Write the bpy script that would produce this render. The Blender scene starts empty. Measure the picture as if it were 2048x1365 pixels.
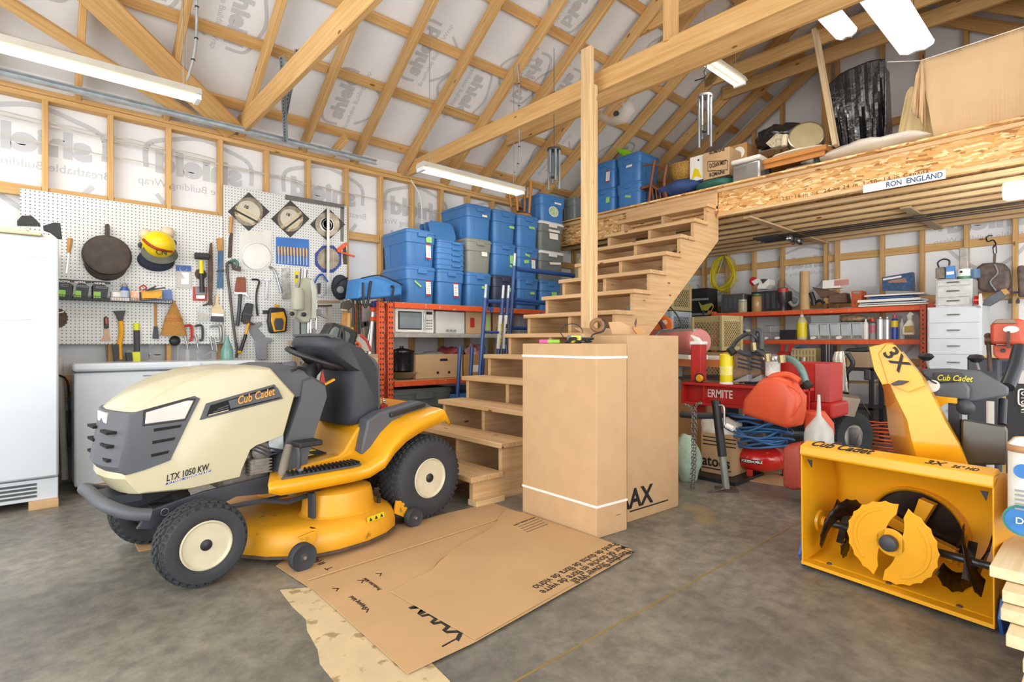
import bpy,bmesh,math,random
from mathutils import Vector,Matrix,Euler,noise
random.seed(7)
R=math.radians
V=Vector
SC=bpy.context.scene
COL=SC.collection
# ---------------------------------------------------------------- camera, light, exposure
FPX,HC,YAW=1080.0,1.1,R(48.4)
CA,SA=math.cos(YAW),math.sin(YAW)
cam=bpy.data.objects.new('camera',bpy.data.cameras.new('camera'))
COL.objects.link(cam);SC.camera=cam
cam.location=(0,0,HC);cam.rotation_euler=(R(90),0,YAW-R(90))
cam.data.sensor_width=36;cam.data.lens=FPX/2048*36;cam.data.shift_y=2.5/2048
cam.data.clip_start=0.05;cam.data.clip_end=60
world=bpy.data.worlds.new('world');SC.world=world;world.use_nodes=True
world.node_tree.nodes['Background'].inputs[0].default_value=(1.0,0.99,0.96,1)
world.node_tree.nodes['Background'].inputs[1].default_value=2.6
def area(name,loc,target,sx,sy,power,col=(1,1,1)):
 l=bpy.data.lights.new(name,'AREA');l.shape='RECTANGLE';l.size=sx;l.size_y=sy;l.energy=power;l.color=col
 o=bpy.data.objects.new(name,l);COL.objects.link(o);o.location=loc
 o.rotation_euler=(V(target)-V(loc)).to_track_quat('-Z','Y').to_euler();return o
area('door_daylight',(-2.6,1.2,1.7),(5,2.6,3.9),5.0,3.6,235,(1.0,0.99,0.97))
area('side_fill',(2.2,-2.6,1.9),(5.5,3.6,4.2),5.0,3.4,240,(1.0,0.98,0.95))  # added fill lamp, shining in where the unseen side wall is left out
SC.view_settings.view_transform='Standard';SC.view_settings.look='None'
SC.view_settings.exposure=-0.52;SC.view_settings.gamma=1.0;SC.view_settings.use_curve_mapping=False
SC.cycles.max_bounces=8;SC.cycles.diffuse_bounces=5;SC.cycles.use_denoising=True

# ---------------------------------------------------------------- measuring helpers: sight lines meeting real planes
def ray(px,py):
 u=(px-1024)/FPX;v=(685-py)/FPX
 return V((CA+u*SA,SA-u*CA,v))
CAMP=V((0,0,HC))
def hit(px,py,o,n):
 d=ray(px,py);o=V(o);n=V(n)
 return CAMP+d*((o-CAMP).dot(n)/d.dot(n))
class Plane:
 """a real upright surface: o point on it, ex along it, en its normal towards the room"""
 def __init__(s,o,ex,en):s.o=V(o);s.ex=V(ex).normalized();s.en=V(en).normalized();s.ez=V((0,0,1))
 def p(s,px,py,d=0.0):return hit(px,py,s.o+s.en*d,s.en)
 def c(s,a,z,d=0.0):return s.o+s.ex*a+s.ez*z+s.en*d
LW=Plane((0,5.45,0),(1,0,0),(0,-1,0))
# ---------------------------------------------------------------- materials
def lin(h):
 if isinstance(h,str):
  h=h.lstrip('#');c=[int(h[i:i+2],16)/255 for i in(0,2,4)]
 else:c=h
 return tuple((x/12.92 if x<=.04045 else((x+.055)/1.055)**2.4)for x in c)+(1,)
MATS={}
def mat(name,col,rough=.5,metal=0.,var=.12,scale=6.,stretch=(1,1,1),bump=0.,bscale=60.,col2=None,trans=0.,coat=0.,emit=0.,fac=None,alpha=1.,rnd=.0,spots=None):
 if name in MATS:return MATS[name]
 m=bpy.data.materials.new(name);m.use_nodes=True;nt=m.node_tree;N=nt.nodes;L=nt.links
 b=N['Principled BSDF'];c=lin(col)
 b.inputs['Roughness'].default_value=rough;b.inputs['Metallic'].default_value=metal
 b.inputs['Transmission Weight'].default_value=trans;b.inputs['Coat Weight'].default_value=coat
 b.inputs['Alpha'].default_value=alpha
 tc=N.new('ShaderNodeTexCoord');mp=N.new('ShaderNodeMapping');mp.inputs['Scale'].default_value=stretch
 L.new(tc.outputs['Object'],mp.inputs['Vector'])
 vec=mp.outputs['Vector']
 if rnd:
  oi=N.new('ShaderNodeObjectInfo');ad=N.new('ShaderNodeVectorMath');ad.operation='MULTIPLY_ADD'
  L.new(oi.outputs['Random'],ad.inputs[0]);ad.inputs[1].default_value=(37,51,23);L.new(vec,ad.inputs[2]);vec=ad.outputs[0]
 no=N.new('ShaderNodeTexNoise');no.inputs['Scale'].default_value=scale;no.inputs['Detail'].default_value=5
 L.new(vec,no.inputs['Vector'])
 rp=N.new('ShaderNodeValToRGB');rp.color_ramp.elements[0].position=.3;rp.color_ramp.elements[1].position=.7
 c2=lin(col2)if col2 else tuple(x*(1-var)for x in c[:3])+(1,)
 c1=c if col2 else tuple(min(1,x*(1+var*.5))for x in c[:3])+(1,)
 rp.color_ramp.elements[0].color=c2;rp.color_ramp.elements[1].color=c1
 L.new(no.outputs['Fac'],rp.inputs['Fac']);out=rp.outputs['Color']
 if spots:
  s2=N.new('ShaderNodeTexNoise');s2.inputs['Scale'].default_value=spots[1];s2.inputs['Detail'].default_value=8;L.new(vec,s2.inputs['Vector'])
  r2=N.new('ShaderNodeValToRGB');r2.color_ramp.elements[0].position=spots[2];r2.color_ramp.elements[1].position=spots[2]+.06
  L.new(s2.outputs['Fac'],r2.inputs['Fac'])
  mx=N.new('ShaderNodeMix');mx.data_type='RGBA';L.new(r2.outputs['Color'],mx.inputs['Factor']);L.new(out,mx.inputs[6]);mx.inputs[7].default_value=lin(spots[0]);out=mx.outputs[2]
 if rnd:
  hs=N.new('ShaderNodeHueSaturation');mr=N.new('ShaderNodeMapRange');L.new(oi.outputs['Random'],mr.inputs[0]);mr.inputs[3].default_value=1-rnd;mr.inputs[4].default_value=1+rnd
  L.new(mr.outputs[0],hs.inputs['Value']);L.new(out,hs.inputs['Color']);out=hs.outputs['Color']
 L.new(out,b.inputs['Base Color'])
 if emit:L.new(out,b.inputs['Emission Color']);b.inputs['Emission Strength'].default_value=emit
 if bump:
  n2=N.new('ShaderNodeTexNoise');n2.inputs['Scale'].default_value=bscale;n2.inputs['Detail'].default_value=4;L.new(vec,n2.inputs['Vector'])
  bp=N.new('ShaderNodeBump');bp.inputs['Strength'].default_value=bump;bp.inputs['Distance'].default_value=.01
  L.new(n2.outputs['Fac'],bp.inputs['Height']);L.new(bp.outputs[0],b.inputs['Normal'])
 MATS[name]=m;return m
def woodmat(name,col,col2,knot='#7a4a20',rnd=.1):
 """grain runs along the board's own local X"""
 m=bpy.data.materials.new(name);m.use_nodes=True;nt=m.node_tree;N=nt.nodes;L=nt.links;b=N['Principled BSDF']
 b.inputs['Roughness'].default_value=.62
 tc=N.new('ShaderNodeTexCoord');oi=N.new('ShaderNodeObjectInfo');ad=N.new('ShaderNodeVectorMath');ad.operation='MULTIPLY_ADD'
 L.new(oi.outputs['Random'],ad.inputs[0]);ad.inputs[1].default_value=(31,57,83);L.new(tc.outputs['Object'],ad.inputs[2])
 mp=N.new('ShaderNodeMapping');mp.inputs['Scale'].default_value=(1.2,26,26);L.new(ad.outputs[0],mp.inputs[0])
 no=N.new('ShaderNodeTexNoise');no.inputs['Scale'].default_value=1.6;no.inputs['Detail'].default_value=6;no.inputs['Distortion'].default_value=.6;L.new(mp.outputs[0],no.inputs['Vector'])
 rp=N.new('ShaderNodeValToRGB');rp.color_ramp.elements[0].position=.35;rp.color_ramp.elements[1].position=.65
 rp.color_ramp.elements[0].color=lin(col2);rp.color_ramp.elements[1].color=lin(col);L.new(no.outputs['Fac'],rp.inputs[0])
 vo=N.new('ShaderNodeTexVoronoi');mp2=N.new('ShaderNodeMapping');mp2.inputs['Scale'].default_value=(2.2,6,6);L.new(ad.outputs[0],mp2.inputs[0]);L.new(mp2.outputs[0],vo.inputs['Vector']);vo.inputs['Scale'].default_value=1.3
 kr=N.new('ShaderNodeValToRGB');kr.color_ramp.elements[0].position=.06;kr.color_ramp.elements[1].position=.1
 kr.color_ramp.elements[0].color=(1,1,1,1);kr.color_ramp.elements[1].color=(0,0,0,1);L.new(vo.outputs['Distance'],kr.inputs[0])
 mx=N.new('ShaderNodeMix');mx.data_type='RGBA';L.new(kr.outputs[0],mx.inputs['Factor']);L.new(rp.outputs[0],mx.inputs[6]);mx.inputs[7].default_value=lin(knot)
 hs=N.new('ShaderNodeHueSaturation');mr=N.new('ShaderNodeMapRange');L.new(oi.outputs['Random'],mr.inputs[0]);mr.inputs[3].default_value=1-rnd;mr.inputs[4].default_value=1+rnd
 L.new(mr.outputs[0],hs.inputs['Value']);L.new(mx.outputs[2],hs.inputs['Color']);L.new(hs.outputs[0],b.inputs['Base Color'])
 bp=N.new('ShaderNodeBump');bp.inputs['Strength'].default_value=.15;L.new(no.outputs['Fac'],bp.inputs['Height']);L.new(bp.outputs[0],b.inputs['Normal'])
 MATS[name]=m;return m
WOOD=woodmat('spruce','#d2ab74','#bf9559')
WOODP=woodmat('pale_spruce','#dcbf93','#cba777')
WOODR=woodmat('stair_fir','#d3b085','#c29c6c',rnd=.06)
WOODG=woodmat('weathered_wood','#b9a686','#a08b69')
WHITE_WOOD=woodmat('white_pine','#e6d3b0','#d8c197')

# ---------------------------------------------------------------- mesh builder
class B:
 def __init__(s,M=None):s.v=[];s.f=[];s.mi=[];s.cm=0;s.M=M
 def add(s,vs,fs):
  n=len(s.v);s.v+=[(s.M@V(p))if s.M else V(p)for p in vs];s.f+=[tuple(i+n for i in f)for f in fs];s.mi+=[s.cm]*len(fs);return s
 def hexa(s,a):return s.add(a,[(0,3,2,1),(4,5,6,7),(0,1,5,4),(1,2,6,5),(2,3,7,6),(3,0,4,7)])
 def box(s,x0,x1,y0,y1,z0,z1,M=None):
  a=[V(p)for p in((x0,y0,z0),(x1,y0,z0),(x1,y1,z0),(x0,y1,z0),(x0,y0,z1),(x1,y0,z1),(x1,y1,z1),(x0,y1,z1))]
  if M:a=[M@p for p in a]
  return s.hexa(a)
 def beam(s,p,q,w,h,up=(0,0,1)):
  M,l=along(p,q,up);return s.box(0,l,-w/2,w/2,-h/2,h/2,M)
 def prism(s,poly,d,n=None):
  """poly: 3-D points of one face; d: depth vector"""
  poly=[V(p)for p in poly];d=V(d);k=len(poly)
  return s.add(poly+[p+d for p in poly],[tuple(range(k)),tuple(range(2*k-1,k-1,-1))]+[(i,i+k,(i+1)%k+k,(i+1)%k)for i in range(k)])
 def loft(s,rings,cap=True,close=True):
  k=len(rings[0]);vs=[p for r in rings for p in r];fs=[]
  for i in range(len(rings)-1):
   for j in range(k if close else k-1):
    a=i*k+j;b=i*k+(j+1)%k;fs.append((a,b,b+k,a+k))
  if cap and close:fs+=[tuple(range(k))[::-1],tuple(range((len(rings)-1)*k,len(rings)*k))]
  return s.add(vs,fs)
 def lathe(s,prof,n=24,M=None,cap=True):
  M=M or Matrix();rings=[[M@V((r*math.cos(2*math.pi*j/n),r*math.sin(2*math.pi*j/n),z))for j in range(n)]for r,z in prof]
  return s.loft(rings,cap)
 def tube(s,pts,r,n=8,smooth=0,closed=False,cap=True):
  pts=[V(p)for p in pts]
  if smooth:pts=spline(pts,smooth,closed)
  rr=r if isinstance(r,(list,tuple))else[r]*len(pts)
  if len(rr)!=len(pts):rr=[rr[min(len(rr)-1,int(i*len(rr)/len(pts)))]for i in range(len(pts))]
  rings=[];nrm=None;m=len(pts)
  for i,p in enumerate(pts):
   a=pts[(i-1)%m]if(closed or i)else p;b_=pts[(i+1)%m]if(closed or i<m-1)else p
   t=(b_-a)
   if t.length<1e-9:t=V((0,0,1))
   t.normalize()
   if nrm is None:
    nrm=t.orthogonal().normalized()
   else:
    nrm=nrm-t*nrm.dot(t)
    nrm=nrm.normalized()if nrm.length>1e-6 else t.orthogonal().normalized()
   bn=t.cross(nrm)
   rings.append([p+(nrm*math.cos(2*math.pi*j/n)+bn*math.sin(2*math.pi*j/n))*rr[i]for j in range(n)])
  if closed:
   k0=len(rings);rings.append(rings[0]);return s.loft(rings,False)
  return s.loft(rings,cap)
 def ball(s,c,r,n=12,M=None):
  c=V(c);r=r if isinstance(r,(tuple,list))else(r,r,r);m=n//2+1
  M=M or Matrix()
  rings=[[c+M@V((r[0]*math.sin(math.pi*i/m)*math.cos(2*math.pi*j/n),r[1]*math.sin(math.pi*i/m)*math.sin(2*math.pi*j/n),r[2]*math.cos(math.pi*i/m)))for j in range(n)]for i in range(m,-1,-1)]
  rings[0]=[c+M@V((r[0]*.02*math.cos(2*math.pi*j/n),r[1]*.02*math.sin(2*math.pi*j/n),-r[2]))for j in range(n)]
  rings[-1]=[c+M@V((r[0]*.02*math.cos(2*math.pi*j/n),r[1]*.02*math.sin(2*math.pi*j/n),r[2]))for j in range(n)]
  return s.loft(rings)
 def sheet(s,grid,th=0):
  h=len(grid);w=len(grid[0]);vs=[V(p)for r in grid for p in r]
  fs=[(i*w+j,i*w+j+1,(i+1)*w+j+1,(i+1)*w+j)for i in range(h-1)for j in range(w-1)]
  return s.add(vs,fs)
def spline(p,k,closed=False):
 out=[];n=len(p)
 rng=range(n)if closed else range(n-1)
 for i in rng:
  g=(lambda j:p[j%n])if closed else(lambda j:p[max(0,min(n-1,j))])
  a,b,c,d=g(i-1),g(i),g(i+1),g(i+2)
  for q in range(k):
   t=q/k;out.append(.5*((2*b)+(c-a)*t+(2*a-5*b+4*c-d)*t*t+(3*b-a-3*c+d)*t**3))
 if not closed:out.append(p[-1])
 return out
def along(p,q,up=(0,0,1)):
 p=V(p);q=V(q);x=(q-p);l=x.length;x.normalize();up=V(up)
 if abs(x.dot(up))>.999:up=V((0,1,0))
 y=up.cross(x).normalized();z=x.cross(y)
 return Matrix(((x.x,y.x,z.x,p.x),(x.y,y.y,z.y,p.y),(x.z,y.z,z.z,p.z),(0,0,0,1))),l
def TM(loc=(0,0,0),rot=(0,0,0),s=(1,1,1)):
 return Matrix.LocRotScale(V(loc),Euler([R(a)for a in rot]),V(s))
def mesh_obj(name,b,mats,smooth=None,bev=0.,seg=2,sub=0,solid=0.,recalc=True):
 me=bpy.data.meshes.new(name)
 me.from_pydata(b.v,[],b.f);
 if recalc:
  bm=bmesh.new();bm.from_mesh(me);bmesh.ops.remove_doubles(bm,verts=bm.verts,dist=1e-5);bmesh.ops.recalc_face_normals(bm,faces=bm.faces)
  if not isinstance(mats,(list,tuple))or len(b.f)!=len(bm.faces):bm.to_mesh(me)
  else:bm.to_mesh(me)
  bm.free()
 for m in(mats if isinstance(mats,(list,tuple))else[mats]):me.materials.append(m)
 if smooth is not None:
  for p in me.polygons:p.use_smooth=True
  me.set_sharp_from_angle(angle=R(smooth))
 o=bpy.data.objects.new(name,me);COL.objects.link(o)
 if solid:md=o.modifiers.new('s','SOLIDIFY');md.thickness=solid;md.offset=0
 if bev:md=o.modifiers.new('b','BEVEL');md.width=bev;md.segments=seg;md.limit_method='ANGLE';md.angle_limit=R(40)
 if sub:md=o.modifiers.new('u','SUBSURF');md.levels=sub;md.render_levels=sub
 return o
class T:
 """one top-level thing: an Empty at its base whose children are its parts"""
 def __init__(s,name,label=None,cat=None,group=None,kind=None):
  s.e=bpy.data.objects.new(name,None);COL.objects.link(s.e);s.e.empty_display_size=.1;s.ps=[];s.label(label,cat,group,kind)
 def label(s,label=None,cat=None,group=None,kind=None):
  for k,v in(('label',label),('category',cat),('group',group),('kind',kind)):
   if v:s.e[k]=v
 def part(s,name,b,m,parent=None,label=None,kind=None,**kw):
  o=mesh_obj(name,b,m,**kw);return s.own(o,parent,label,kind)
 def own(s,o,parent=None,label=None,kind=None):
  o['pp']=parent.name if parent else '';s.ps.append((o,parent))
  if label:o['label']=label
  if kind:o['kind']=kind
  return o
 def text(s,*a,parent=None,**kw):
  kw.setdefault('name','lettering');o=text(*a,**kw);return s.own(o,parent)
 def lumber(s,p,q,w,h,m=None,name='board',parent=None,up=(0,0,1),bev=.004,label=None):
  return s.own(lumber(name,p,q,w,h,m or WOOD,up,bev),parent,label)
 def done(s,at=None,z=None):
  if at is None:
   lo=V((1e9,)*3);hi=V((-1e9,)*3)
   for o,_ in s.ps:
    for c in o.data.vertices if o.type=='MESH' else[]:
     p=o.matrix_basis@c.co
     for i in range(3):lo[i]=min(lo[i],p[i]);hi[i]=max(hi[i],p[i])
   at=V(((lo.x+hi.x)/2,(lo.y+hi.y)/2,lo.z))
  at=V(at);s.e.location=at;W={}
  for o,par in s.ps:
   w=o.matrix_basis.copy()
   if w==Matrix()and o.type=='MESH' and o.data.users==1:
    o.data.transform(Matrix.Translation(-at));w=Matrix.Translation(at)
   W[o.name]=w
  for o,par in s.ps:
   if par:o.parent=par;o.matrix_basis=W[par.name].inverted()@W[o.name]
   else:o.parent=s.e;o.matrix_basis=Matrix.Translation(-at)@W[o.name]
   del o['pp']
  return s
_unit={}
def lumber(name,p,q,w,h,m,up=(0,0,1),bev=.004):
 M,l=along(p,q,up);k=(round(l,4),round(w,4),round(h,4),m.name,bev)
 if k in _unit:
  o=bpy.data.objects.new(name,_unit[k]);COL.objects.link(o)
 else:
  b=B().box(0,l,-w/2,w/2,-h/2,h/2);o=mesh_obj(name,b,m);_unit[k]=o.data
 if bev:md=o.modifiers.new('b','BEVEL');md.width=bev;md.segments=1
 o.matrix_basis=M;return o
def single(name,b,m,label=None,cat=None,group=None,kind=None,**kw):
 o=mesh_obj(name,b,m,**kw);lo=[min(v.co[i]for v in o.data.vertices)for i in range(3)];hi=[max(v.co[i]for v in o.data.vertices)for i in range(3)]
 at=V(((lo[0]+hi[0])/2,(lo[1]+hi[1])/2,lo[2]));o.data.transform(Matrix.Translation(-at));o.location=at
 for k,v in(('label',label),('category',cat),('group',group),('kind',kind)):
  if v:o[k]=v
 return o
def tag(o,label=None,cat=None,group=None,kind=None):
 for k,v in(('label',label),('category',cat),('group',group),('kind',kind)):
  if v:o[k]=v
 return o
def dup(e,M,label=None,group=None):
 """copy a thing with its parts and sub-parts; M places the copy"""
 c=e.copy();COL.objects.link(c);c.matrix_basis=M
 if label:c['label']=label
 if group:c['group']=group
 def rec(a,b_):
  for ch in a.children:
   d=ch.copy();COL.objects.link(d);d.parent=b_;rec(ch,d)
 rec(e,c);return c
def text(s,o,ex,ey,size,m,name='lettering',ext=.0008,shear=0.,bold=0.,align='LEFT',width=None,spacing=1.):
 """flat lettering: o = start of the baseline, ex reading direction, ey up"""
 cu=bpy.data.curves.new('t','FONT');cu.body=s;cu.size=size;cu.extrude=ext;cu.shear=shear;cu.offset=bold*size;cu.align_x=align;cu.resolution_u=3;cu.space_character=spacing
 t=bpy.data.objects.new('t',cu);COL.objects.link(t);dg=bpy.context.evaluated_depsgraph_get();me=bpy.data.meshes.new_from_object(t.evaluated_get(dg))
 bpy.data.objects.remove(t);bpy.data.curves.remove(cu);me.materials.clear();me.materials.append(m)
 if width and len(me.vertices):
  w0=max(v.co.x for v in me.vertices)-min(v.co.x for v in me.vertices)
  me.transform(Matrix.Diagonal((width/w0,1,1,1)))
 ex=V(ex).normalized();ey=V(ey);ey=(ey-ex*ey.dot(ex)).normalized();n=ex.cross(ey);o=V(o)
 ob=bpy.data.objects.new(name,me);COL.objects.link(ob)
 ob.matrix_basis=Matrix(((ex.x,ey.x,n.x,o.x),(ex.y,ey.y,n.y,o.y),(ex.z,ey.z,n.z,o.z),(0,0,0,1)));return ob
BLACK=mat('black_plastic','#232427',.45,var=.2);DARK=mat('dark_grey','#3c3f44',.5);STEEL=mat('steel','#b4b6b8',.32,.85,bump=.03)
GALV=mat('galvanised','#b8c2c8',.4,.5,var=.2,scale=20);WHITE=mat('white_paint','#e9eef4',.35,var=.03);RUBBER=mat('rubber','#34373c',.75,bump=.1,bscale=150)
RUST=mat('rusty_steel','#6b5344',.75,.3,col2='#4a4542',scale=30);YEL=mat('yellow_paint','#e6a416',.3,var=.08,coat=.25,scale=4);CARD=mat('cardboard','#c2a078',.85,var=.06,scale=9,bump=.05)
RED=mat('red_paint','#b82420',.38,var=.12);ORANGE=mat('orange_paint','#e0592a',.5,var=.12,scale=12,spots=('#b9a79a',30,.63));BLUE=mat('blue_paint','#274a9a',.4)
INK=mat('black_ink','#1c1c1e',.6,var=.02);PAPER=mat('paper_white','#eceae4',.6,var=.03);GREYP=mat('grey_plastic','#8d9295',.5);CLEARP=mat('clear_plastic','#e8eef2',.12,trans=.85,alpha=.45)
IRON=mat('cast_iron','#3f3a36',.6,.4,col2='#544a42',scale=14,bump=.1);WOODH=mat('tool_wood','#b98647',.5,var=.2,stretch=(1,1,1),scale=20)
CHROME=mat('chrome','#dcdedf',.15,1.)
# ================================================================ SETTING
def nodes_of(m):return m.node_tree.nodes,m.node_tree.links,m.node_tree.nodes['Principled BSDF']
def floor_mat():
 m=mat('concrete','#918e83',.4,scale=1.1,col2='#6b6861',bump=.06,bscale=90)
 N,L,b=nodes_of(m);tc=N['Texture Coordinate']
 n3=N.new('ShaderNodeTexNoise');n3.inputs['Scale'].default_value=14;n3.inputs['Detail'].default_value=9;n3.inputs['Roughness'].default_value=.7;L.new(tc.outputs['Object'],n3.inputs['Vector'])
 r3=N.new('ShaderNodeValToRGB');r3.color_ramp.elements[0].position=.38;r3.color_ramp.elements[1].position=.68;r3.color_ramp.elements[0].color=(.62,.62,.62,1);r3.color_ramp.elements[1].color=(1.12,1.1,1.06,1)
 L.new(n3.outputs['Fac'],r3.inputs[0]);mx=N.new('ShaderNodeMix');mx.data_type='RGBA';mx.blend_type='MULTIPLY';mx.inputs['Factor'].default_value=1
 src=b.inputs['Base Color'].links[0].from_socket;L.new(src,mx.inputs[6]);L.new(r3.outputs[0],mx.inputs[7])
 n4=N.new('ShaderNodeTexNoise');n4.inputs['Scale'].default_value=1.6;n4.inputs['Detail'].default_value=3;L.new(tc.outputs['Object'],n4.inputs['Vector'])
 r4=N.new('ShaderNodeValToRGB');r4.color_ramp.elements[0].position=.68;r4.color_ramp.elements[1].position=.78;L.new(n4.outputs['Fac'],r4.inputs[0])
 m2=N.new('ShaderNodeMix');m2.data_type='RGBA';L.new(r4.outputs[0],m2.inputs['Factor']);L.new(mx.outputs[2],m2.inputs[6]);m2.inputs[7].default_value=lin('#9c8b5e')
 L.new(m2.outputs[2],b.inputs['Base Color']);return m
single('floor',B().box(-4,8.6,-2.2,6.1,-.12,0),floor_mat(),kind='structure')
j=single('trim_1',B().box(-1.5,8.4,1.298,1.306,0,.0012),mat('joint_sealant','#8a7440',.7),kind='structure');j['label']='narrow yellowish joint strip across the concrete floor'
WRAP=mat('house_wrap','#e6eaef',.5,scale=2.2,var=.05,bump=.35,bscale=7);PRINT=mat('wrap_print','#c3c7cd',.55,var=.02);FOUND=mat('foundation','#7d7c78',.8,scale=5,var=.35,bump=.3)
X0,X1,YL_,XB=-2.2,8.0,5.5,8.0
# --- left wall
wl=T('wall_left',kind='structure')
wl.part('house_wrap',B().box(X0,8.1,5.6,5.66,.5,3.3),WRAP)
wl.part('foundation',B().box(X0,8.1,5.5,5.66,0,.55),FOUND)
wl.lumber((X0,5.55,.68),(8.0,5.55,.68),.1,.04,WOODG,'sill_plate')
s0=.073;sp=.4085
for i in range(-5,20):
 x=s0+i*sp
 if x<7.95:wl.lumber((x,5.545,.6),(x,5.545,2.97),.038,.09,WOOD,'stud',up=(0,1,0))
wl.lumber((X0,5.545,2.985),(8.0,5.545,2.985),.095,.038,WOOD,'top_plate');wl.lumber((X0,5.545,3.026),(8.0,5.545,3.026),.095,.038,WOOD,'top_plate')
for i in range(-5,19):
 x=s0+i*sp
 wl.lumber((x+.02,5.53,2.255),(x+sp-.02,5.53,2.255),.038,.085,WOOD,'blocking')
 wl.lumber((x+.02,5.53,.8),(x+sp-.02,5.53,.8),.038,.085,WOOD,'blocking')
def wrap_logo(tt,o,ex,ey,s,mirror=True):
 """the printed mark of the wrap, seen from its back: outline of a shield, one big word, one small line"""
 o=V(o);ex=V(ex).normalized();ey=V(ey).normalized();n=ex.cross(ey)
 tt.own(text('shield',o-ex*.34*s,ex,ey,.27*s,PRINT,'wrap_print',.0004,bold=.05,width=.7*s))
 tt.own(text('Breathable Building Wrap',o-ex*.47*s-ey*.13*s,ex,ey,.092*s,PRINT,'wrap_print',.0004))
 b=B();pts=[(-.34,.02),(-.33,.22),(-.17,.31),(0,.36),(.17,.31),(.33,.22),(.34,.02)]
 pts2=[(-.28,-.2),(-.17,-.36),(0,-.48),(.17,-.36),(.28,-.2)]
 for P in(pts,pts2):
  pp=spline([o+ex*a*s*1.25+ey*c*s for a,c in P],5)
  for a,c in zip(pp,pp[1:]):
   b.beam(a,c,.038*s,.0008,up=n)
 tt.part('wrap_print',b,PRINT)
for x,z in((.02,2.58),(1.16,2.6),(2.32,2.6),(3.45,2.6),(4.6,2.6),(.9,.95)):
 wrap_logo(wl,(x,5.598,z),(-1,0,0),(0,0,1),1.0)
for zz,a,c in((2.86,-1.8,1.2),(2.83,-1.8,.9),(2.8,-.6,2.2),(2.76,.5,2.9),(2.72,2.2,5.6),(2.69,-1.8,.9)):
 b=B();k=int((c-a)/sp);pts=[]
 for q in range(k+1):
  pts+=[(a+q*sp,5.51,zz-.005*math.sin(q*1.7)-.01*q),(a+(q+.5)*sp,5.53,zz-.006-.01*q)]
 wl.part('cable',b.tube(pts,.0045,5,smooth=2),mat('cable_grey','#c9c7c0',.6),smooth=60)
wl.part('cable',B().tube([(3.3,5.5,3.0),(3.42,5.48,2.8),(3.45,5.49,2.4),(3.45,5.5,2.1)],.007,6,smooth=4),PAPER,smooth=60)
wl.done((0,5.6,0))
# --- back wall (gable)
wb=T('wall_back',kind='structure')
RZ,SL,RY=3.02,.667,2.05 # eaves height, roof slope, ridge line y
def roofz(y,off=0.):return RZ+off+SL*((YL_-y)if y>RY else(YL_-2*RY+y))
g=[(8.1,5.66,.0),(8.1,-2.2,.0),(8.1,-2.2,roofz(-2.2)+.25),(8.1,RY,roofz(RY)+.25),(8.1,5.66,roofz(5.66)+.25)]
wb.part('house_wrap',B().prism(g,(.05,0,0)),WRAP)
wb.part('foundation',B().box(8.0,8.1,-2.2,5.6,0,.3),FOUND)
for yy in['.0952','.1468','.1986','.2497','.3138','.3308','.402','.4527','.504','.5526','.605','.656','.04','-.01','-.06']:
 y=float(yy)*8
 wb.lumber((8.045,y,.3),(8.045,y,min(roofz(y)+.03,6)),.042,.09,WOOD,'stud',up=(1,0,0))
for z in(.85,1.62,2.235,3.85):
 if z>3:wb.lumber((8.02,4.35,z),(8.02,-.3,z),.04,.09,WOOD,'girt')
 else:wb.lumber((8.07,5.5,z),(8.07,-2.2,z),.04,.09,WOOD,'girt')
wb.lumber((7.93,5.5,2.52),(7.93,-2.2,2.52),.04,.1,WOOD,'ledger')
for y,z,s in((4.3,2.2,.8),(2.95,2.15,.8),(1.0,2.4,1.0),(2.9,3.6,1.0),(1.4,3.55,1.0),(4.2,1.4,.9),(2.0,1.25,.9)):
 wrap_logo(wb,(8.098,y,z),(0,1,0),(0,0,1),s)
for sgn in(1,-1):
 a=(7.97,RY,roofz(RY)+.02);e=(7.97,5.5 if sgn>0 else 2*RY-5.5,RZ+.02);wb.lumber(a,e,.14,.04,WOOD,'rafter',up=(1,0,0))
wb.done((8.1,2,0))
# --- roof
cl=T('ceiling',kind='structure')
n=V((0,SL,1)).normalized();ys=5.75
for sgn in(1,-1):
 def yy(y):return y if sgn>0 else 2*RY-y
 def P(x,y,off):return V((x,yy(y),RZ+SL*(YL_-y)+off))
 b=B();a=[P(X0,ys,.235),P(8.2,ys,.235),P(8.2,RY,.235),P(X0,RY,.235)];b.prism(a,(0,0,.05));cl.part('house_wrap',b,WRAP)
 for y in(5.39,4.87,4.37,3.87,3.37,2.87,2.37):
  cl.lumber(P(X0,y,.195),P(8.0,y,.195),.089,.04,WOOD,'strapping',up=(0,SL*sgn,1))
 for x in(-1.5,-.9,-.3,.27,.87,1.48,2.06,2.62,3.2,3.8,4.29,4.87,5.38,5.95,6.5,7.0,7.5):
  p,q=P(x,5.62,.085),P(x,RY,.085);cl.lumber(p,q,.042,.14,WOOD,'rafter',up=(0,SL*sgn,1))
ex=V((0,-1,SL)).normalized()
for x,y,s,d in((.62,4.62,.9,1),(1.2,4.75,.9,1),(1.77,4.1,.9,1),(2.36,5.1,.9,-1),(2.9,4.5,.9,-1),(3.5,4.7,.9,1),(4.05,4.35,.9,1),(4.55,4.35,.9,1),(5.1,5.0,.9,-1),(2.35,3.9,.9,-1),(4.06,3.6,.9,1),(5.65,3.6,.9,1),(6.2,4.8,.9,1),(.0,4.8,.9,1)):
 wrap_logo(cl,(x,y,RZ+SL*(YL_-y)+.233),ex*-d,V((d,0,0)),s*.8)
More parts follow.
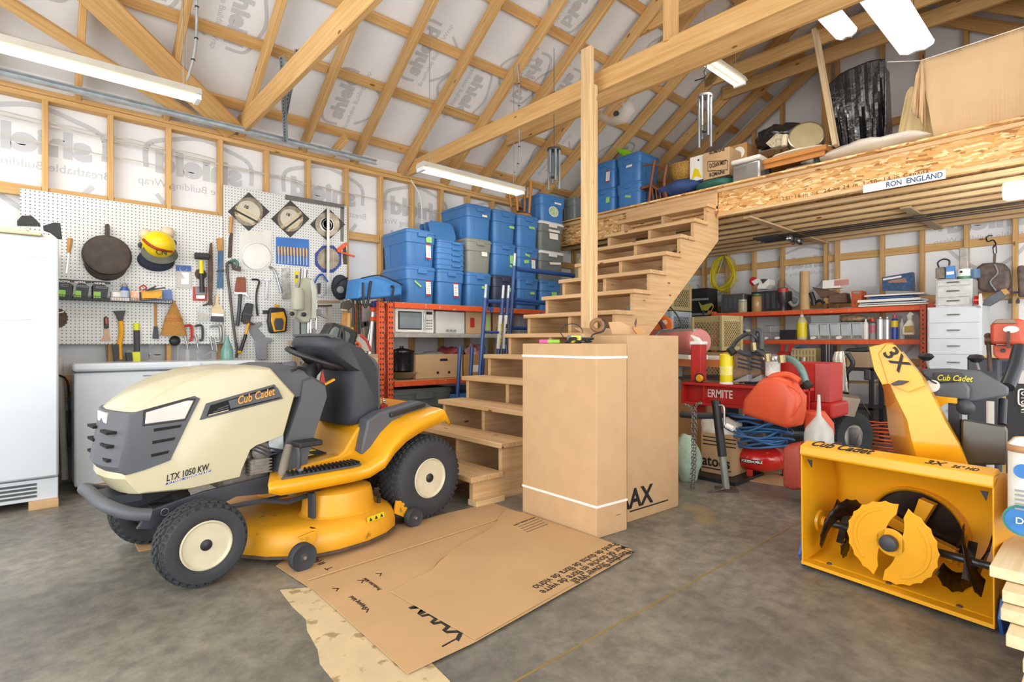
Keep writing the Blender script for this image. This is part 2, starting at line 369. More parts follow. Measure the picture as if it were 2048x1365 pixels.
# truss chords and collar ties
def tie(x,z,y0,y1,h=.14,name='collar_tie',w=.042):cl.lumber((x,y0,z+h/2),(x,y1,z+h/2),w,h,WOOD,name)
tie(1.46,3.03,5.5,-1.2,.19,'bottom_chord');tie(1.51,3.13,5.3,-1.2,.1,'bottom_chord')
tie(3.25,3.02,5.45,-1.2,.15,'bottom_chord');
tie(4.24,3.44,4.86,-.8,.17)
for x in(4.92,5.43,6.0):tie(x,4.42,3.5,.8,.15)
tie(6.5,4.38,3.55,.6,.17);tie(6.95,4.36,3.55,.5,.17)
cl.lumber((3.28,2.05,3.15),(3.28,2.05,5.3),.14,.04,WOOD,'king_post',up=(0,1,0))
cl.lumber((1.4,5.45,3.05),(.25,4.72,3.55),.2,.04,WOOD,'roof_brace',up=(0,SL,1));cl.lumber((1.05,5.4,3.07),(-.6,4.75,3.5),.09,.04,WOOD,'roof_brace',up=(0,SL,1))
cl.lumber((2.32,5.45,3.05),(2.4,5.25,3.2),.1,.04,WOOD,'block',up=(1,0,0))
pa,pb=hit(1630,60,(5.62,0,0),(1,0,0)),hit(1672,292,(5.62,0,0),(1,0,0));cl.lumber(pa,pb,.04,.09,WOODG,'prop',up=(1,0,0))
cl.lumber((7.9,2.6,2.8),(7.9,2.6,4.8),.1,.06,WOOD,'gable_post',up=(1,0,0))
for x,y in((3.85,4.63),(5.3,3.95)): # loose plastic vapour hoods over electrical boxes
 pass
cl.done((3,3,3.02))
# --- loft
LZ=2.74
lf=T('loft','loft platform with an oriented strand board edge carrying a white name sign','loft',kind='structure')
OSB=mat('strand_board','#e0b070',.6,scale=5,col2='#c08a45')
def osb():
 N,L,b=nodes_of(OSB);tc=N['Texture Coordinate'];vo=N.new('ShaderNodeTexVoronoi');mp=N.new('ShaderNodeMapping');mp.inputs['Scale'].default_value=(30,9,55);mp.inputs['Rotation'].default_value=(.35,0,0)
 no=N.new('ShaderNodeTexNoise');no.inputs['Scale'].default_value=5;L.new(tc.outputs['Object'],no.inputs['Vector']);ad=N.new('ShaderNodeVectorMath');ad.operation='MULTIPLY_ADD';L.new(no.outputs['Color'],ad.inputs[0]);ad.inputs[1].default_value=(.03,.03,.03);L.new(tc.outputs['Object'],ad.inputs[2])
 L.new(ad.outputs[0],mp.inputs[0]);L.new(mp.outputs[0],vo.inputs['Vector']);vo.inputs['Scale'].default_value=1.
 rp=N.new('ShaderNodeValToRGB');e=rp.color_ramp.elements;rp.color_ramp.interpolation='CONSTANT';e[0].color=lin('#a87238');e[1].color=lin('#f0d2a0');e[0].position=0;e[1].position=.8;e.new(.12).color=lin('#cf9d5c');e.new(.3).color=lin('#dcae6e');e.new(.5).color=lin('#d2a15f');e.new(.65).color=lin('#e2b980');v2=N.new('ShaderNodeTexVoronoi');m2=N.new('ShaderNodeMapping');m2.inputs['Scale'].default_value=(30,14,60);m2.inputs['Rotation'].default_value=(-.6,0,0);L.new(ad.outputs[0],m2.inputs[0]);L.new(m2.outputs[0],v2.inputs['Vector']);v2.inputs['Scale'].default_value=1.;sx=N.new('ShaderNodeMix');sx.data_type='RGBA';sw_=N.new('ShaderNodeMath');sw_.operation='GREATER_THAN';sw_.inputs[1].default_value=.5;L.new(no.outputs['Fac'],sw_.inputs[0]);no.inputs['Scale'].default_value=12;L.new(sw_.outputs[0],sx.inputs['Factor']);L.new(vo.outputs['Color'],sx.inputs[6]);L.new(v2.outputs['Color'],sx.inputs[7]);sc_=N.new('ShaderNodeSeparateColor');L.new(sx.outputs[2],sc_.inputs[0]);L.new(sc_.outputs[0],rp.inputs[0]);L.new(rp.outputs[0],b.inputs['Base Color'])
osb()
lf.part('floor_deck',B().box(5.42,8.05,-2.0,5.5,LZ,LZ+.018),OSB)
lf.part('rim_board',B().box(5.5,5.54,2.86,-2.0,2.44,LZ),OSB)
lf.lumber((5.48,2.86,2.72),(5.48,-2.0,2.72),.03,.035,WOODP,'rim_trim');lf.lumber((5.49,2.86,2.458),(5.49,-2.0,2.458),.035,.035,WOODP,'rim_trim')
lf.part('rim_board',B().box(5.52,5.56,2.87,5.5,2.44,LZ),OSB);lf.lumber((5.49,5.5,2.72),(5.49,2.86,2.72),.03,.04,WOODP,'rim_trim')
JW=mat('joist_web','#b08f5e',.7,scale=25,col2='#6f5334')
for i in range(8):
 x=5.82+i*.3
 lf.part('joist_web',B().box(x-.005,x+.005,-2.0,5.45,2.48,LZ-.04),JW)
 lf.lumber((x,5.45,2.46),(x,-2.0,2.46),.06,.04,WOODP,'joist_flange')
 lf.lumber((x,5.45,LZ-.02),(x,-2.0,LZ-.02),.06,.04,WOODP,'joist_flange')
PR2=mat('stencil_ink','#7a4a22',.7)
for i,s in enumerate(('LSI  16 in o.c  24 oc 24 in  L-50  14 in Canada','I-joist 11 7/8  LSL  made in Canada  CSA')):
 lf.own(text(s,(5.498+i*.32-(.01 if i else 0),2.2-i*.2,2.49),(0,-1,0),(0,0,1),.05,PR2,'stencil',spacing=1.2))
lf.lumber((5.65,2.62,2.425),(7.9,2.62,2.425),.09,.02,WOODP,'rod_batten',up=(0,0,1));lf.lumber((6.4,1.4,2.425),(7.9,1.4,2.425),.09,.02,WOODG,'rod_batten')
lf.done((6.7,2,2.44))
sg=T('name_sign','long white sign reading RON ENGLAND in blue on the strand board edge','sign')
a,c=hit(1729,377,(5.49,0,0),(1,0,0)),hit(1893,350,(5.49,0,0),(1,0,0));zc=(2.475,2.535)
sg.part('panel',B().box(5.448,5.458,c.y,a.y,2.41,2.48),PAPER)
sg.text('RON  ENGLAND',(5.447,a.y-.17,2.424),(0,-1,0),(0,0,1),.062,mat('sign_blue','#1f4a77',.5),bold=.012,width=abs(a.y-c.y)-.19)
sg.done()
# --- roof-bearing post
ps=T('timber_post','upright bare timber post rising in front of the stair treads','post');p0=hit(1178,668,(3.12,0,0),(1,0,0))
ps.lumber((3.1,p0.y,0),(3.1,p0.y,3.3),.1,.038,WOODP,'timber',up=(1,0,0));ps.lumber((3.139,p0.y-.004,0),(3.139,p0.y-.004,3.02),.1,.038,WOODP,'timber',up=(1,0,0));ps.done()
# --- open stairs
st=T('staircase','open wooden staircase of thirteen plank treads leading to the loft','staircase')
r,run,YN,YF=.197,.2583,2.86,4.03
for k in range(1,14):
 x=2.437+run*(k-2);z=r*k
 for q in(0,1):st.lumber((x+.07+q*.14,YN,z-.019),(x+.07+q*.14,YF,z-.019),.138,.038,WOODR,'tread')
for y in(YN+.03,(YN+YF)/2,YF-.03):
 poly=[];
 for k in range(1,14):
  x=2.437+run*(k-2)+.035;z=r*k-.038
  poly+=[(x,y,z-r if k>1 else 0),(x,y,z)]
 xe=2.437+run*12+.02
 poly+=[(xe,y,r*13-.038),(xe,y,r*13-.36),(2.437+.36,y,0)]
 st.part('stringer',B().prism(poly,(0,.038 if y<3 else-.038,0)),WOODR)
st.lumber((2.2,YN+.02,.02),(2.45,YN+.02,.02),.1,.04,WOODP,'foot_block');st.lumber((5.47,YN,2.6),(5.47,YF,2.6),.038,.2,WOODR,'hanger_board')
st.done((2.2,3.4,0))
# ================================================================ LEFT SIDE: appliances, pegboards, tools
bx=lambda*a:B().box(*a)
class Zm:
 """reads points off an enlargement of the view: origin and scale"""
 def __init__(s,ox,oy,k):s.o=(ox,oy,k)
 def __call__(s,x,y):return(s.o[0]+x/s.o[2],s.o[1]+y/s.o[2])
def depth_at(pl,px,py,d=0):
 p=pl.p(px,py,d);return V((p.x,p.y,0)).dot(V((CA,SA,0)))
class W:
 """collects shapes lying against a plane; coordinates come through z (a Zm), d = stand-off, th = thickness"""
 def __init__(s,pl,z,d=0.012):s.pl=pl;s.z=z;s.d=d
 def p(s,x,y,d=None):return s.pl.p(*s.z(x,y),s.d if d is None else d)
 def m(s,r,x,y):return r/s.z.o[2]*depth_at(s.pl,*s.z(x,y),s.d)/FPX
 def plate(s,pts,th=.012,d=None,smooth=0,b=None):
  P=[s.p(x,y,d)for x,y in pts]
  if smooth:P=spline(P,smooth,True)
  return(b or B()).prism(P,s.pl.en*th)
 def tube(s,pts,r,d=None,n=8,smooth=4,b=None,closed=False):
  P=[s.p(q[0],q[1],q[2]if len(q)>2 else d)for q in pts]
  return(b or B()).tube(P,r,n,smooth=smooth,closed=closed)
 def M(s,x,y,d=None,tilt=0):
  c=s.p(x,y,d);e=s.pl;ex,ey,ez=e.ez.cross(e.en),e.ez,e.en
  return Matrix(((ex.x,ey.x,ez.x,c.x),(ex.y,ey.y,ez.y,c.y),(ex.z,ey.z,ez.z,c.z),(0,0,0,1)))@Matrix.Rotation(R(tilt),4,'Z')
 def disc(s,x,y,prof,d=None,n=28,b=None,sc=(1,1)):
  """prof: (radius in enlargement px, height m)"""
  return(b or B()).lathe([(s.m(r,x,y),h)for r,h in prof],n,s.M(x,y,d)@Matrix.Diagonal((sc[0],sc[1],1,1)))
# --- pegboards
PEG=mat('pegboard','#d5d8d8',.45,var=.02)
def pegholes():
 N,L,b=nodes_of(PEG);ge=N.new('ShaderNodeNewGeometry');ds=N.new('ShaderNodeVectorMath');ds.operation='SCALE';ds.inputs['Scale'].default_value=1/.0262;L.new(ge.outputs['Position'],ds.inputs[0])
 fr=N.new('ShaderNodeVectorMath');fr.operation='FRACTION';L.new(ds.outputs[0],fr.inputs[0]);sb=N.new('ShaderNodeVectorMath');sb.operation='SUBTRACT';L.new(fr.outputs[0],sb.inputs[0]);sb.inputs[1].default_value=(.5,.5,.5)
 ml=N.new('ShaderNodeVectorMath');ml.operation='MULTIPLY';L.new(sb.outputs[0],ml.inputs[0]);ml.inputs[1].default_value=(1,0,1);le=N.new('ShaderNodeVectorMath');le.operation='LENGTH';L.new(ml.outputs[0],le.inputs[0])
 lt=N.new('ShaderNodeMath');lt.operation='LESS_THAN';L.new(le.outputs['Value'],lt.inputs[0]);lt.inputs[1].default_value=.16
 src=b.inputs['Base Color'].links[0].from_socket;mx=N.new('ShaderNodeMix');mx.data_type='RGBA';L.new(lt.outputs[0],mx.inputs['Factor']);L.new(src,mx.inputs[6]);mx.inputs[7].default_value=lin('#3a3a38');L.new(mx.outputs[2],b.inputs['Base Color'])
pegholes()
p0=T('pegboard','wide white perforated board above the chest freezer holding the hard hat and skillets','pegboard');p0.part('panel',bx(-.07,1.3,5.44,5.447,1.085,2.25),PEG);p0.done()
p0=T('pegboard','taller white perforated board holding the three diamond-shaped saw blade cards','pegboard');p0.part('panel',bx(1.305,2.49,5.442,5.45,.9,2.54),PEG);p0.done()
# --- upright freezer, chest freezer
def appliance(rot,at):return Matrix.Translation(V(at))@Matrix.Rotation(R(rot),4,'Z')
WH=mat('enamel_white','#d3dce6',.25,var=.02,coat=.2);GAS=mat('gasket','#6f7478',.6)
u=T('upright_freezer','tall white upright freezer at the far end of the wall of tools','freezer')
u.part('body',bx(-.66,.13,4.8,5.42,.12,1.79),WH,bev=.012);u.part('door',bx(-.66,.132,4.735,4.79,.2,1.80),WH,bev=.014,smooth=40)
u.part('kick_panel',bx(-.66,.13,4.76,4.8,.05,.19),WH,bev=.006)
for i in range(4):u.part('vent_slot',bx(-.5,.02,4.757,4.762,.075+i*.026,.09+i*.026),mat('vent_dark','#51565a',.6))
u.part('badge',bx(-.03,.07,4.731,4.736,1.66,1.685),GALV)
for x in(-.6,.08):u.part('skid_board',bx(x-.1,x+.05,4.72,5.42,0,.05),WOODR)
u.part('cord',B().tube([(-.6,4.732,1.5),(-.25,4.72,1.27),(-.02,4.73,1.25),(.16,4.8,1.31)],.003,5,smooth=4),PAPER,smooth=60);u.done()
c=T('chest_freezer','low white chest freezer on wooden blocks behind the lawn tractor','freezer')
c.part('body',bx(.225,1.45,5.02,5.42,.045,.875),WH,bev=.015,smooth=40);c.part('lid',bx(.215,1.46,5.0,5.43,.885,.945),WH,bev=.02,seg=3,smooth=40)
c.part('gasket',bx(.235,1.44,5.03,5.42,.873,.888),GAS);lk=c.part('lock',bx(.95,1.03,4.985,5.005,.83,.93),WH,bev=.004);c.part('keyhole',B().lathe([(.01,0),(.01,.004)],12,TM((.99,4.984,.85),(90,0,0))),DARK,parent=lk)
c.part('drain_plug',B().lathe([(.03,0),(.03,.006),(.022,.009)],20,TM((.48,5.022,.2),(90,0,0))),WH)
for i in range(3):c.part('print',bx(.64+i*.09,.71+i*.09,5.0185,5.0195,.835,.845),GREYP)
for x in(.3,1.35):c.part('block',bx(x,x+.14,5.0,5.1,0,.045),WOODR)
c.part('block',bx(.3,.44,5.3,5.4,0,.045),WOODR);c.part('cord',B().tube([(.14,5.44,.85),(.2,5.41,.8),(.21,5.36,.6),(.205,5.3,.3)],.008,6,smooth=4),BLACK,smooth=60);c.done()
single('cardboard_tube',B().tube([(.155,5.455,.98),(.19,5.455,.03)],.022,12),mat('poly_tube','#cfcac0',.4),'long pale tube leaning in the gap between the two freezers','tube',smooth=40)
# things on the upright freezer
bd=T('board_stack','two pale offcut boards lying on top of the upright freezer','boards')
bd.lumber((-.6,4.85,1.812),(.05,4.78,1.812),.16,.02,WHITE_WOOD);bd.lumber((-.6,4.9,1.834),(-.02,4.8,1.834),.12,.02,WHITE_WOOD);bd.done()
g=T('scraper_brush','black snow brush with wide scraper blade lying on the upright freezer','brush');q=Zm(0,400,3.791)
FR=Plane((0,4.95,0),(1,0,0),(0,-1,0));w=W(FR,q)
g.part('blade',w.plate([(405,180),(455,184),(470,300),(440,300),(385,255),(330,235),(325,205)],.05),BLACK,bev=.003);g.part('handle',w.plate([(130,170),(165,130),(240,130),(275,160),(310,205),(130,200)],.06),BLACK,bev=.004);g.done()
# --- hanging tools, first board (enlargement q)
A=W(LW,q)
def tool(name,label,cat,*parts,group=None):
 t=T(name,label,cat,group)
 for pr in parts:
  nm,b,m=pr[:3];kw=pr[3]if len(pr)>3 else{};t.part(nm,b,m,**{**dict(smooth=35),**kw})
 t.done();return t
SM=dict(smooth=40)
YP=mat('yellow_plastic','#e9d415',.4);YO=mat('tool_yellow','#e2a313',.42);REDP=mat('red_plastic','#b3342c',.4);BLUP=mat('blue_plastic','#2a57a5',.4);GREENP=mat('lime','#8cc63f',.4)
tool('wood_chisel','long chisel with a wooden handle hanging beside the upright freezer','chisel',('handle',A.tube([(532,292),(528,340),(520,398)],[.017,.016,.012],smooth=0),WOODH),('blade',A.plate([(514,400),(528,400),(510,558),(496,558)],.006),STEEL))
tool('cast_iron_skillet','big cast iron skillet hung by its handle, seen from below','skillet',
     ('pan',A.disc(817,420,[(20,.0),(118,.0),(140,-.006),(150,-.035),(153,-.04),(153,-.032)],d=.11,n=40),IRON),('handle',A.plate([(795,190),(812,182),(830,192),(830,300),(795,300)],.02,d=.06),IRON,dict(bev=.005)),('spout',A.plate([(668,380),(660,410),(690,420)],.02,d=.06),IRON))
tool('cast_iron_skillet','second cast iron skillet showing its rim below the first','skillet',('pan',A.disc(808,475,[(20,.0),(110,.0),(130,-.01),(135,-.03),(130,-.03)],d=.05,n=40),IRON),('spout',A.plate([(655,455),(650,480),(665,500),(700,480)],.02,d=.03),IRON),('spout',A.plate([(960,480),(968,500),(950,520),(920,510)],.02,d=.03),IRON),('handle',A.plate([(800,200),(825,200),(825,400),(800,400)],.012,d=.02),IRON))
# hard hat
def dome(w,x,y,r,h,d,m=14,n=28,sx=1.,sy=1.,tilt=0):
 M=w.M(x,y,d,tilt);rr=w.m(r,x,y)
 return B().lathe([(rr*math.cos(math.pi/2*i/m),h*math.sin(math.pi/2*i/m))for i in range(m)],n,M@Matrix.Diagonal((sx,sy,1,1)))
h=T('hard_hat','yellow hard hat with ear muffs, goggles strap and dark liner hanging on the board','hard hat')
h.part('shell',dome(A,1200,345,112,.15,.06,tilt=-12,sy=.95),mat('hat_yellow','#efd012',.35),smooth=60)
h.part('brim',A.disc(1205,415,[(20,0),(95,0),(108,.02),(112,.045),(108,.05)],d=.07,sc=(1.05,.68)),mat('hat_visor','#4d4f3c',.35),smooth=50)
h.part('liner',dome(A,1185,460,110,.07,.02,sx=1.1,sy=.75),mat('navy_cloth','#2b3346',.8,bump=.3),smooth=60)
for x,y in((1105,265),(1270,250)):h.part('ear_cushion',dome(A,x,y,45,.05,.03),mat('cushion','#d8c9ad',.6),smooth=60)
for x,y in((1078,345),(1305,330)):h.part('ear_cup',dome(A,x,y,28,.08,.03),DARK,smooth=60)
h.part('strap',A.tube([(1085,300,.14),(1130,340,.19),(1200,375,.215),(1305,392,.15)],.011,n=6),mat('strap_red','#a03a22',.7),smooth=60)
h.text('CN',A.p(1180,412,.2),(1,0,0),(0,0,1),.055,INK,bold=.02);h.done()
tool('hardware_packet','clear packet of corner braces with a blue header card','packet',('bag',A.plate([(1335,540),(1447,545),(1447,670),(1335,665)],.008),mat('packet_grey','#b9b8b0',.25)),('header',A.plate([(1335,495),(1447,500),(1447,545),(1335,540)],.009),BLUP),('brace',A.plate([(1370,550),(1430,555),(1430,640),(1372,642),(1372,600),(1400,600)],.012),STEEL),('ring',B().tube([A.p(1390+28*math.cos(k*.5),522+22*math.sin(k*.5),.025)for k in range(13)],.002,5),STEEL))
tool('rubber_mallet','black rubber mallet with a yellow and black handle','mallet',('head',A.tube([(1478,425,.08),(1578,430,.08)],A.m(25,1520,430),smooth=0,n=16),RUBBER),('handle',A.tube([(1525,460,.07),(1528,560,.07)],.017,smooth=0),YP),('grip',A.tube([(1528,558,.07),(1534,702,.06)],.02,smooth=0),BLACK))
tool('pipe_wrench','long rusty wrench with a hooked jaw at its lower end','wrench',('handle',A.plate([(1580,410),(1590,330),(1605,325),(1608,400),(1612,550),(1605,760),(1580,760),(1574,550)],.025,d=.04),RUST,dict(bev=.004)),('jaw',A.plate([(1582,760),(1605,755),(1612,800),(1575,798),(1540,808),(1535,795),(1570,785)],.02,d=.04),RUST))
tool('old_disc','round rusty disc hanging behind the mallet','disc',('plate',A.disc(1520,565,[(2,0),(38,0),(40,.01),(2,.016)]),RUST))
tool('pry_scraper','blue steel pry scraper with a scuffed wooden upper end','scraper',('blade',A.plate([(1652,380),(1690,380),(1682,535),(1690,670),(1645,670),(1650,540)],.014),mat('blue_steel','#3d5c7d',.4,.5)),('handle',A.plate([(1640,295),(1682,290),(1690,385),(1650,388)],.02),WOODH),('clip',A.plate([(1645,535),(1693,530),(1693,545),(1645,545)],.03),DARK))
tool('hardware_packet','small red and clear packet hanging under the mallet','packet',('card',A.plate([(1462,658),(1570,662),(1568,768),(1460,765)],.006),REDP),('window',A.plate([(1480,665),(1560,668),(1558,720),(1480,716)],.009),GREYP),('item',A.plate([(1485,725),(1550,725),(1550,750),(1485,750)],.014),STEEL))
tool('screw_bag','small clear bag of pale plastic pieces hanging above the clamps','bag',('bag',A.plate([(1490,812),(1580,815),(1588,925),(1495,928)],.012),CLEARP),('contents',A.plate([(1500,850),(1575,870),(1575,915),(1505,920)],.01),mat('peach','#e2c3a6',.6,scale=40,col2='#8fb9c0')))
pb=tool('paint_brush','wide paint brush with a pale wooden handle in clear wrap','brush',('handle',A.plate([(1630,730),(1640,718),(1652,730),(1650,790),(1690,835),(1690,865),(1600,862),(1600,830),(1628,790)],.02),WHITE_WOOD),('ferrule',A.plate([(1600,862),(1690,866),(1688,885),(1598,882)],.024),STEEL),('bristles',A.plate([(1600,882),(1688,885),(1692,928),(1596,922)],.03),DARK))
# wire shelf with its goods
S=T('wire_shelf','narrow wire shelf hung on the board carrying three lamp boxes','shelf');b=B()
za=A.p(440,760).z;x0,x1=A.p(430,780).x,A.p(1290,785).x;x0=.135
zs=A.p(860,770,.06).z
for k in range(6):S.part('wire',B().tube([(x0,5.43-k*.022,zs),(x1,5.43-k*.022,zs)],.0022,4),DARK)
for k in range(46):
 x=x0+(x1-x0)*k/45;b.tube([(x,5.44,zs),(x,5.315,zs),(x,5.31,zs+.03)],.0016,4)
S.part('cross_wires',b,DARK,kind='stuff');S.part('wire',B().tube([(x0,5.31,zs+.03),(x1,5.31,zs+.03)],.0025,4),DARK);S.done()
sh=Plane((0,5.34,0),(1,0,0),(0,-1,0));A2=W(sh,q,0);BOXB=mat('box_black','#2b2c31',.5)
for k,(a,c2,lab)in enumerate(((432,545,'black lamp box on the wire shelf, half behind the upright freezer'),(552,692,'black lamp box on the wire shelf, middle one of the three'),(703,838,'black lamp box on the wire shelf, beside the white tub'))):
 t=T('lamp_box',lab,'box','black lamp boxes on the wire shelf');xa,xb=A2.p(a,700).x,A2.p(c2,700).x;z0=zs+.003;z1=A2.p(600,608).z
 t.part('carton',bx(xa,xb,5.34,5.42,z0,z1),BOXB);t.part('green_patch',bx(xa+.005,xa+.05,5.338,5.34,z0+.015,z0+.065),GREENP)
 t.text('NOMA',(xa+.01,5.338,z1-.025),(1,0,0),(0,0,1),.022,PAPER,bold=.02)
 t.part('lamp_picture',B().prism([(xa+.09,5.339,z0+.02),(xa+.1,5.339,z0+.1),(xa+.07,5.339,z0+.125),(xa+.13,5.339,z0+.13),(xa+.112,5.339,z0+.1),(xa+.11,5.339,z0+.02)],(0,-.001,0)),GREYP)
 for j in range(2):t.part('print_line',bx(xa+.02,xb-.02,5.338,5.34,z1-.045-j*.01,z1-.041-j*.01),GREYP)
 t.done()
def on_shelf(name,label,cat,x0_,x1_,ytop,m,ybot=757,d0=5.36,d1=5.42):
 xa,xb=A2.p(x0_,700).x,A2.p(x1_,700).x;return xa,xb,zs+.004,A2.p(x0_,ytop).z
a,c2,z0,z1=on_shelf(0,0,0,850,912,697,0);single('tub',B().lathe([(0.03,z0),(.036,z0),(.037,z1),(.03,z1)],20,TM(((a+c2)/2,5.38,0))),PAPER,'small white tub on the wire shelf between the boxes and blue bottle','tub',smooth=40)
a,c2,z0,z1=on_shelf(0,0,0,918,982,650,0);t=T('glue_bottle','blue squeeze bottle with a grey cap on the wire shelf','bottle');xm=(a+c2)/2
t.part('bottle',B().lathe([(.03,z0),(.034,z0+.01),(.034,z1-.03),(.02,z1-.005)],20,TM((xm,5.38,0))),mat('bottle_blue','#3f5f9e',.35),smooth=40);t.part('cap',B().lathe([(.02,z1-.006),(.02,z1+.012),(.006,z1+.03)],16,TM((xm,5.38,0))),GREYP,smooth=40);t.part('label_panel',B().lathe([(.0345,z0+.03),(.0345,z0+.085)],20,TM((xm,5.38,0)),cap=False),mat('label_white','#b9c4da',.5),smooth=60);t.done()
single('flat_box',bx(A2.p(838,700).x,A2.p(980,700).x,5.325,5.36,zs+.003,zs+.028),PAPER,'flat white carton under the blue squeeze bottle on the wire shelf','box')
tool('blade_packet','orange and white packet of saw blades on the wire shelf','packet',('packet',A2.plate([(988,692),(1050,690),(1055,765),(990,762)],.02,d=.0),mat('orange_print','#d98658',.5,scale=60,col2='#e8dccb')))
tool('utility_knife_pack','yellow tool in clear pack on the wire shelf','packet',('card',A2.plate([(1070,690),(1225,682),(1228,750),(1072,758)],.01,d=.012),YO),('tool',A2.plate([(1075,705),(1200,700),(1225,720),(1200,745),(1075,748)],.02,d=.02),YO))
tool('envelope','blue sleeve leaning on the wire shelf behind the yellow pack','sleeve',('sleeve',A2.plate([(1050,700),(1300,680),(1310,765),(1060,768)],.01,d=-.02),mat('sleeve_blue','#5b76ad',.5)))
tool('scissors','red handled scissors on top of the packets on the wire shelf','scissors',('handle',A2.tube([(1070,685),(1060,665),(1090,650),(1110,670),(1080,685)],.006,d=.03),REDP),('blades',A2.plate([(1100,680),(1250,662),(1255,672),(1105,692)],.01,d=.03),DARK),('grip',A2.plate([(1120,678),(1180,650),(1185,660),(1130,690)],.015,d=.045),BLACK))
tool('rusty_saw_disc','brown toothed disc hanging half behind the upright freezer','saw blade',('blade',A.plate([(430+(90 if k%2 else 80)*math.cos(k*math.pi/20),898+(80 if k%2 else 72)*math.sin(k*math.pi/20))for k in range(40)],.004),RUST))
tool('putty_knife','multi-tool scraper with a red and black grip','scraper',('handle',A.plate([(787,900),(800,880),(818,895),(824,975),(788,978)],.03),BLACK,dict(bev=.006)),('grip_inlay',A.plate([(795,900),(808,890),(814,930),(806,950),(796,930)],.036),REDP),('blade',A.plate([(785,980),(828,980),(830,1030),(840,1072),(762,1070),(790,1020)],.006),mat('old_blade','#b79a80',.5,.4)))
tool('snow_brush','orange-yellow snow brush with black scraper head and bristles','brush',('handle',A.tube([(915,920),(920,1000),(915,1050),(905,1110),(912,1210)],.019,d=.03,n=10),YO),('scraper',A.plate([(856,845),(952,840),(935,890),(930,928),(900,928),(880,880)],.02,d=.02),BLACK,dict(bev=.003)),('bristles',A.plate([(845,1098),(895,1095),(898,1210),(862,1225)],.05,d=.01),BLACK))
tool('snow_brush','lime yellow snow brush with grey grip and broad scraper','brush',('head',A.plate([(995,1155),(1058,1150),(1062,1230),(1108,1250),(1100,1262),(1000,1260)],.035),mat('lime_yellow','#d9e021',.4),dict(bev=.006)),('grip',A.tube([(1036,990),(1040,1150)],.023,d=.03,smooth=0,n=10),DARK),('handle_end',A.tube([(1034,935),(1036,995)],.021,d=.03,smooth=0,n=10),MATS['lime_yellow']),('bristles',A.plate([(948,1160),(992,1158),(1005,1260),(962,1260)],.06,d=.005),BLACK))
tool('dust_brush','slim brush with wooden handle and dark flared tip','brush',('handle',A.tube([(1178,790),(1178,960)],.011,smooth=0),WOODH),('bristles',A.plate([(1165,960),(1192,960),(1202,1055),(1155,1052)],.02),DARK))
wb_=T('whisk_broom','straw whisk broom hanging with a dark duster behind it','broom');STR=mat('straw','#c9964f',.8,scale=3,stretch=(120,120,2),col2='#9a6a30',bump=.4,bscale=100)
M=A.M(1318,1020,.05);r0=A.m(90,1318,1000)
H_=A.p(1318,790).z-A.p(1318,1030).z
wb_.part('straw',B().lathe([(r0,0),(r0*.95,.01),(r0*.78,H_*.3),(r0*.6,H_*.55),(r0*.3,H_*.85),(r0*.16,H_)],24,A.M(1318,1030,.05)@Matrix.Rotation(R(-90),4,'X')@Matrix.Diagonal((1,.4,1,1))),STR,smooth=60)
for f in(.45,.52):wb_.part('stitching',B().lathe([(r0*(.95-f*.6)*1.02,H_*f),(r0*(.95-f*.6)*1.02,H_*f+.004)],24,A.M(1318,1030,.05)@Matrix.Rotation(R(-90),4,'X')@Matrix.Diagonal((1,.42,1,1)),cap=False),REDP)
wb_.part('neck',A.tube([(1318,800,.05),(1320,765,.05)],.012,smooth=0),WOODH);wb_.part('duster',dome(A,1325,1070,38,.03,.01),BLACK,smooth=60);wb_.done()
def cclamp(lab,m,x,y,s=1.,w=55,h=110):
 t=T('c_clamp',lab,'clamp',None);P=[(x,y+8),(x+10,y),(x+w*.7,y-4),(x+w,y+15),(x+w,y+h-10),(x+w*.6,y+h)]
 t.part('frame',A.tube([(a,c2)for a,c2 in P],.011*s,d=.03,n=6,smooth=3),m,smooth=50)
 t.part('screw',A.tube([(x+5,y+h*.75),(x+25,y+h+70)],.007,d=.03,smooth=0),STEEL,smooth=50);t.part('tommy_bar',A.tube([(x-40,y+h+55),(x+30,y+h+65)],.0035,d=.035,smooth=0),STEEL);t.part('screw_pad',A.tube([(x+3,y+h*.68),(x+8,y+h*.78)],.013,d=.03,smooth=0),STEEL);t.done()
cclamp('red c-clamp hanging beside the straw broom',REDP,1400,955,1.1);cclamp('dark grey c-clamp, middle one of the row under the paint brush',DARK,1480,955,1.);cclamp('bare steel c-clamp under the paint brush',STEEL,1590,960,.9,80,115);cclamp('steel c-clamp hooked behind another steel clamp under the paint brush',STEEL,1625,955,.8,65,130)
tool('teal_bottle','teal and clear spray bottle standing on the chest freezer lid','bottle',('body',B().lathe([(.05,.945),(.052,.96),(.05,1.03),(.025,1.1),(.012,1.14),(.012,1.16)],20,TM((1.3,5.3,0))),mat('teal_clear','#8fc7bd',.15,trans=.5)))
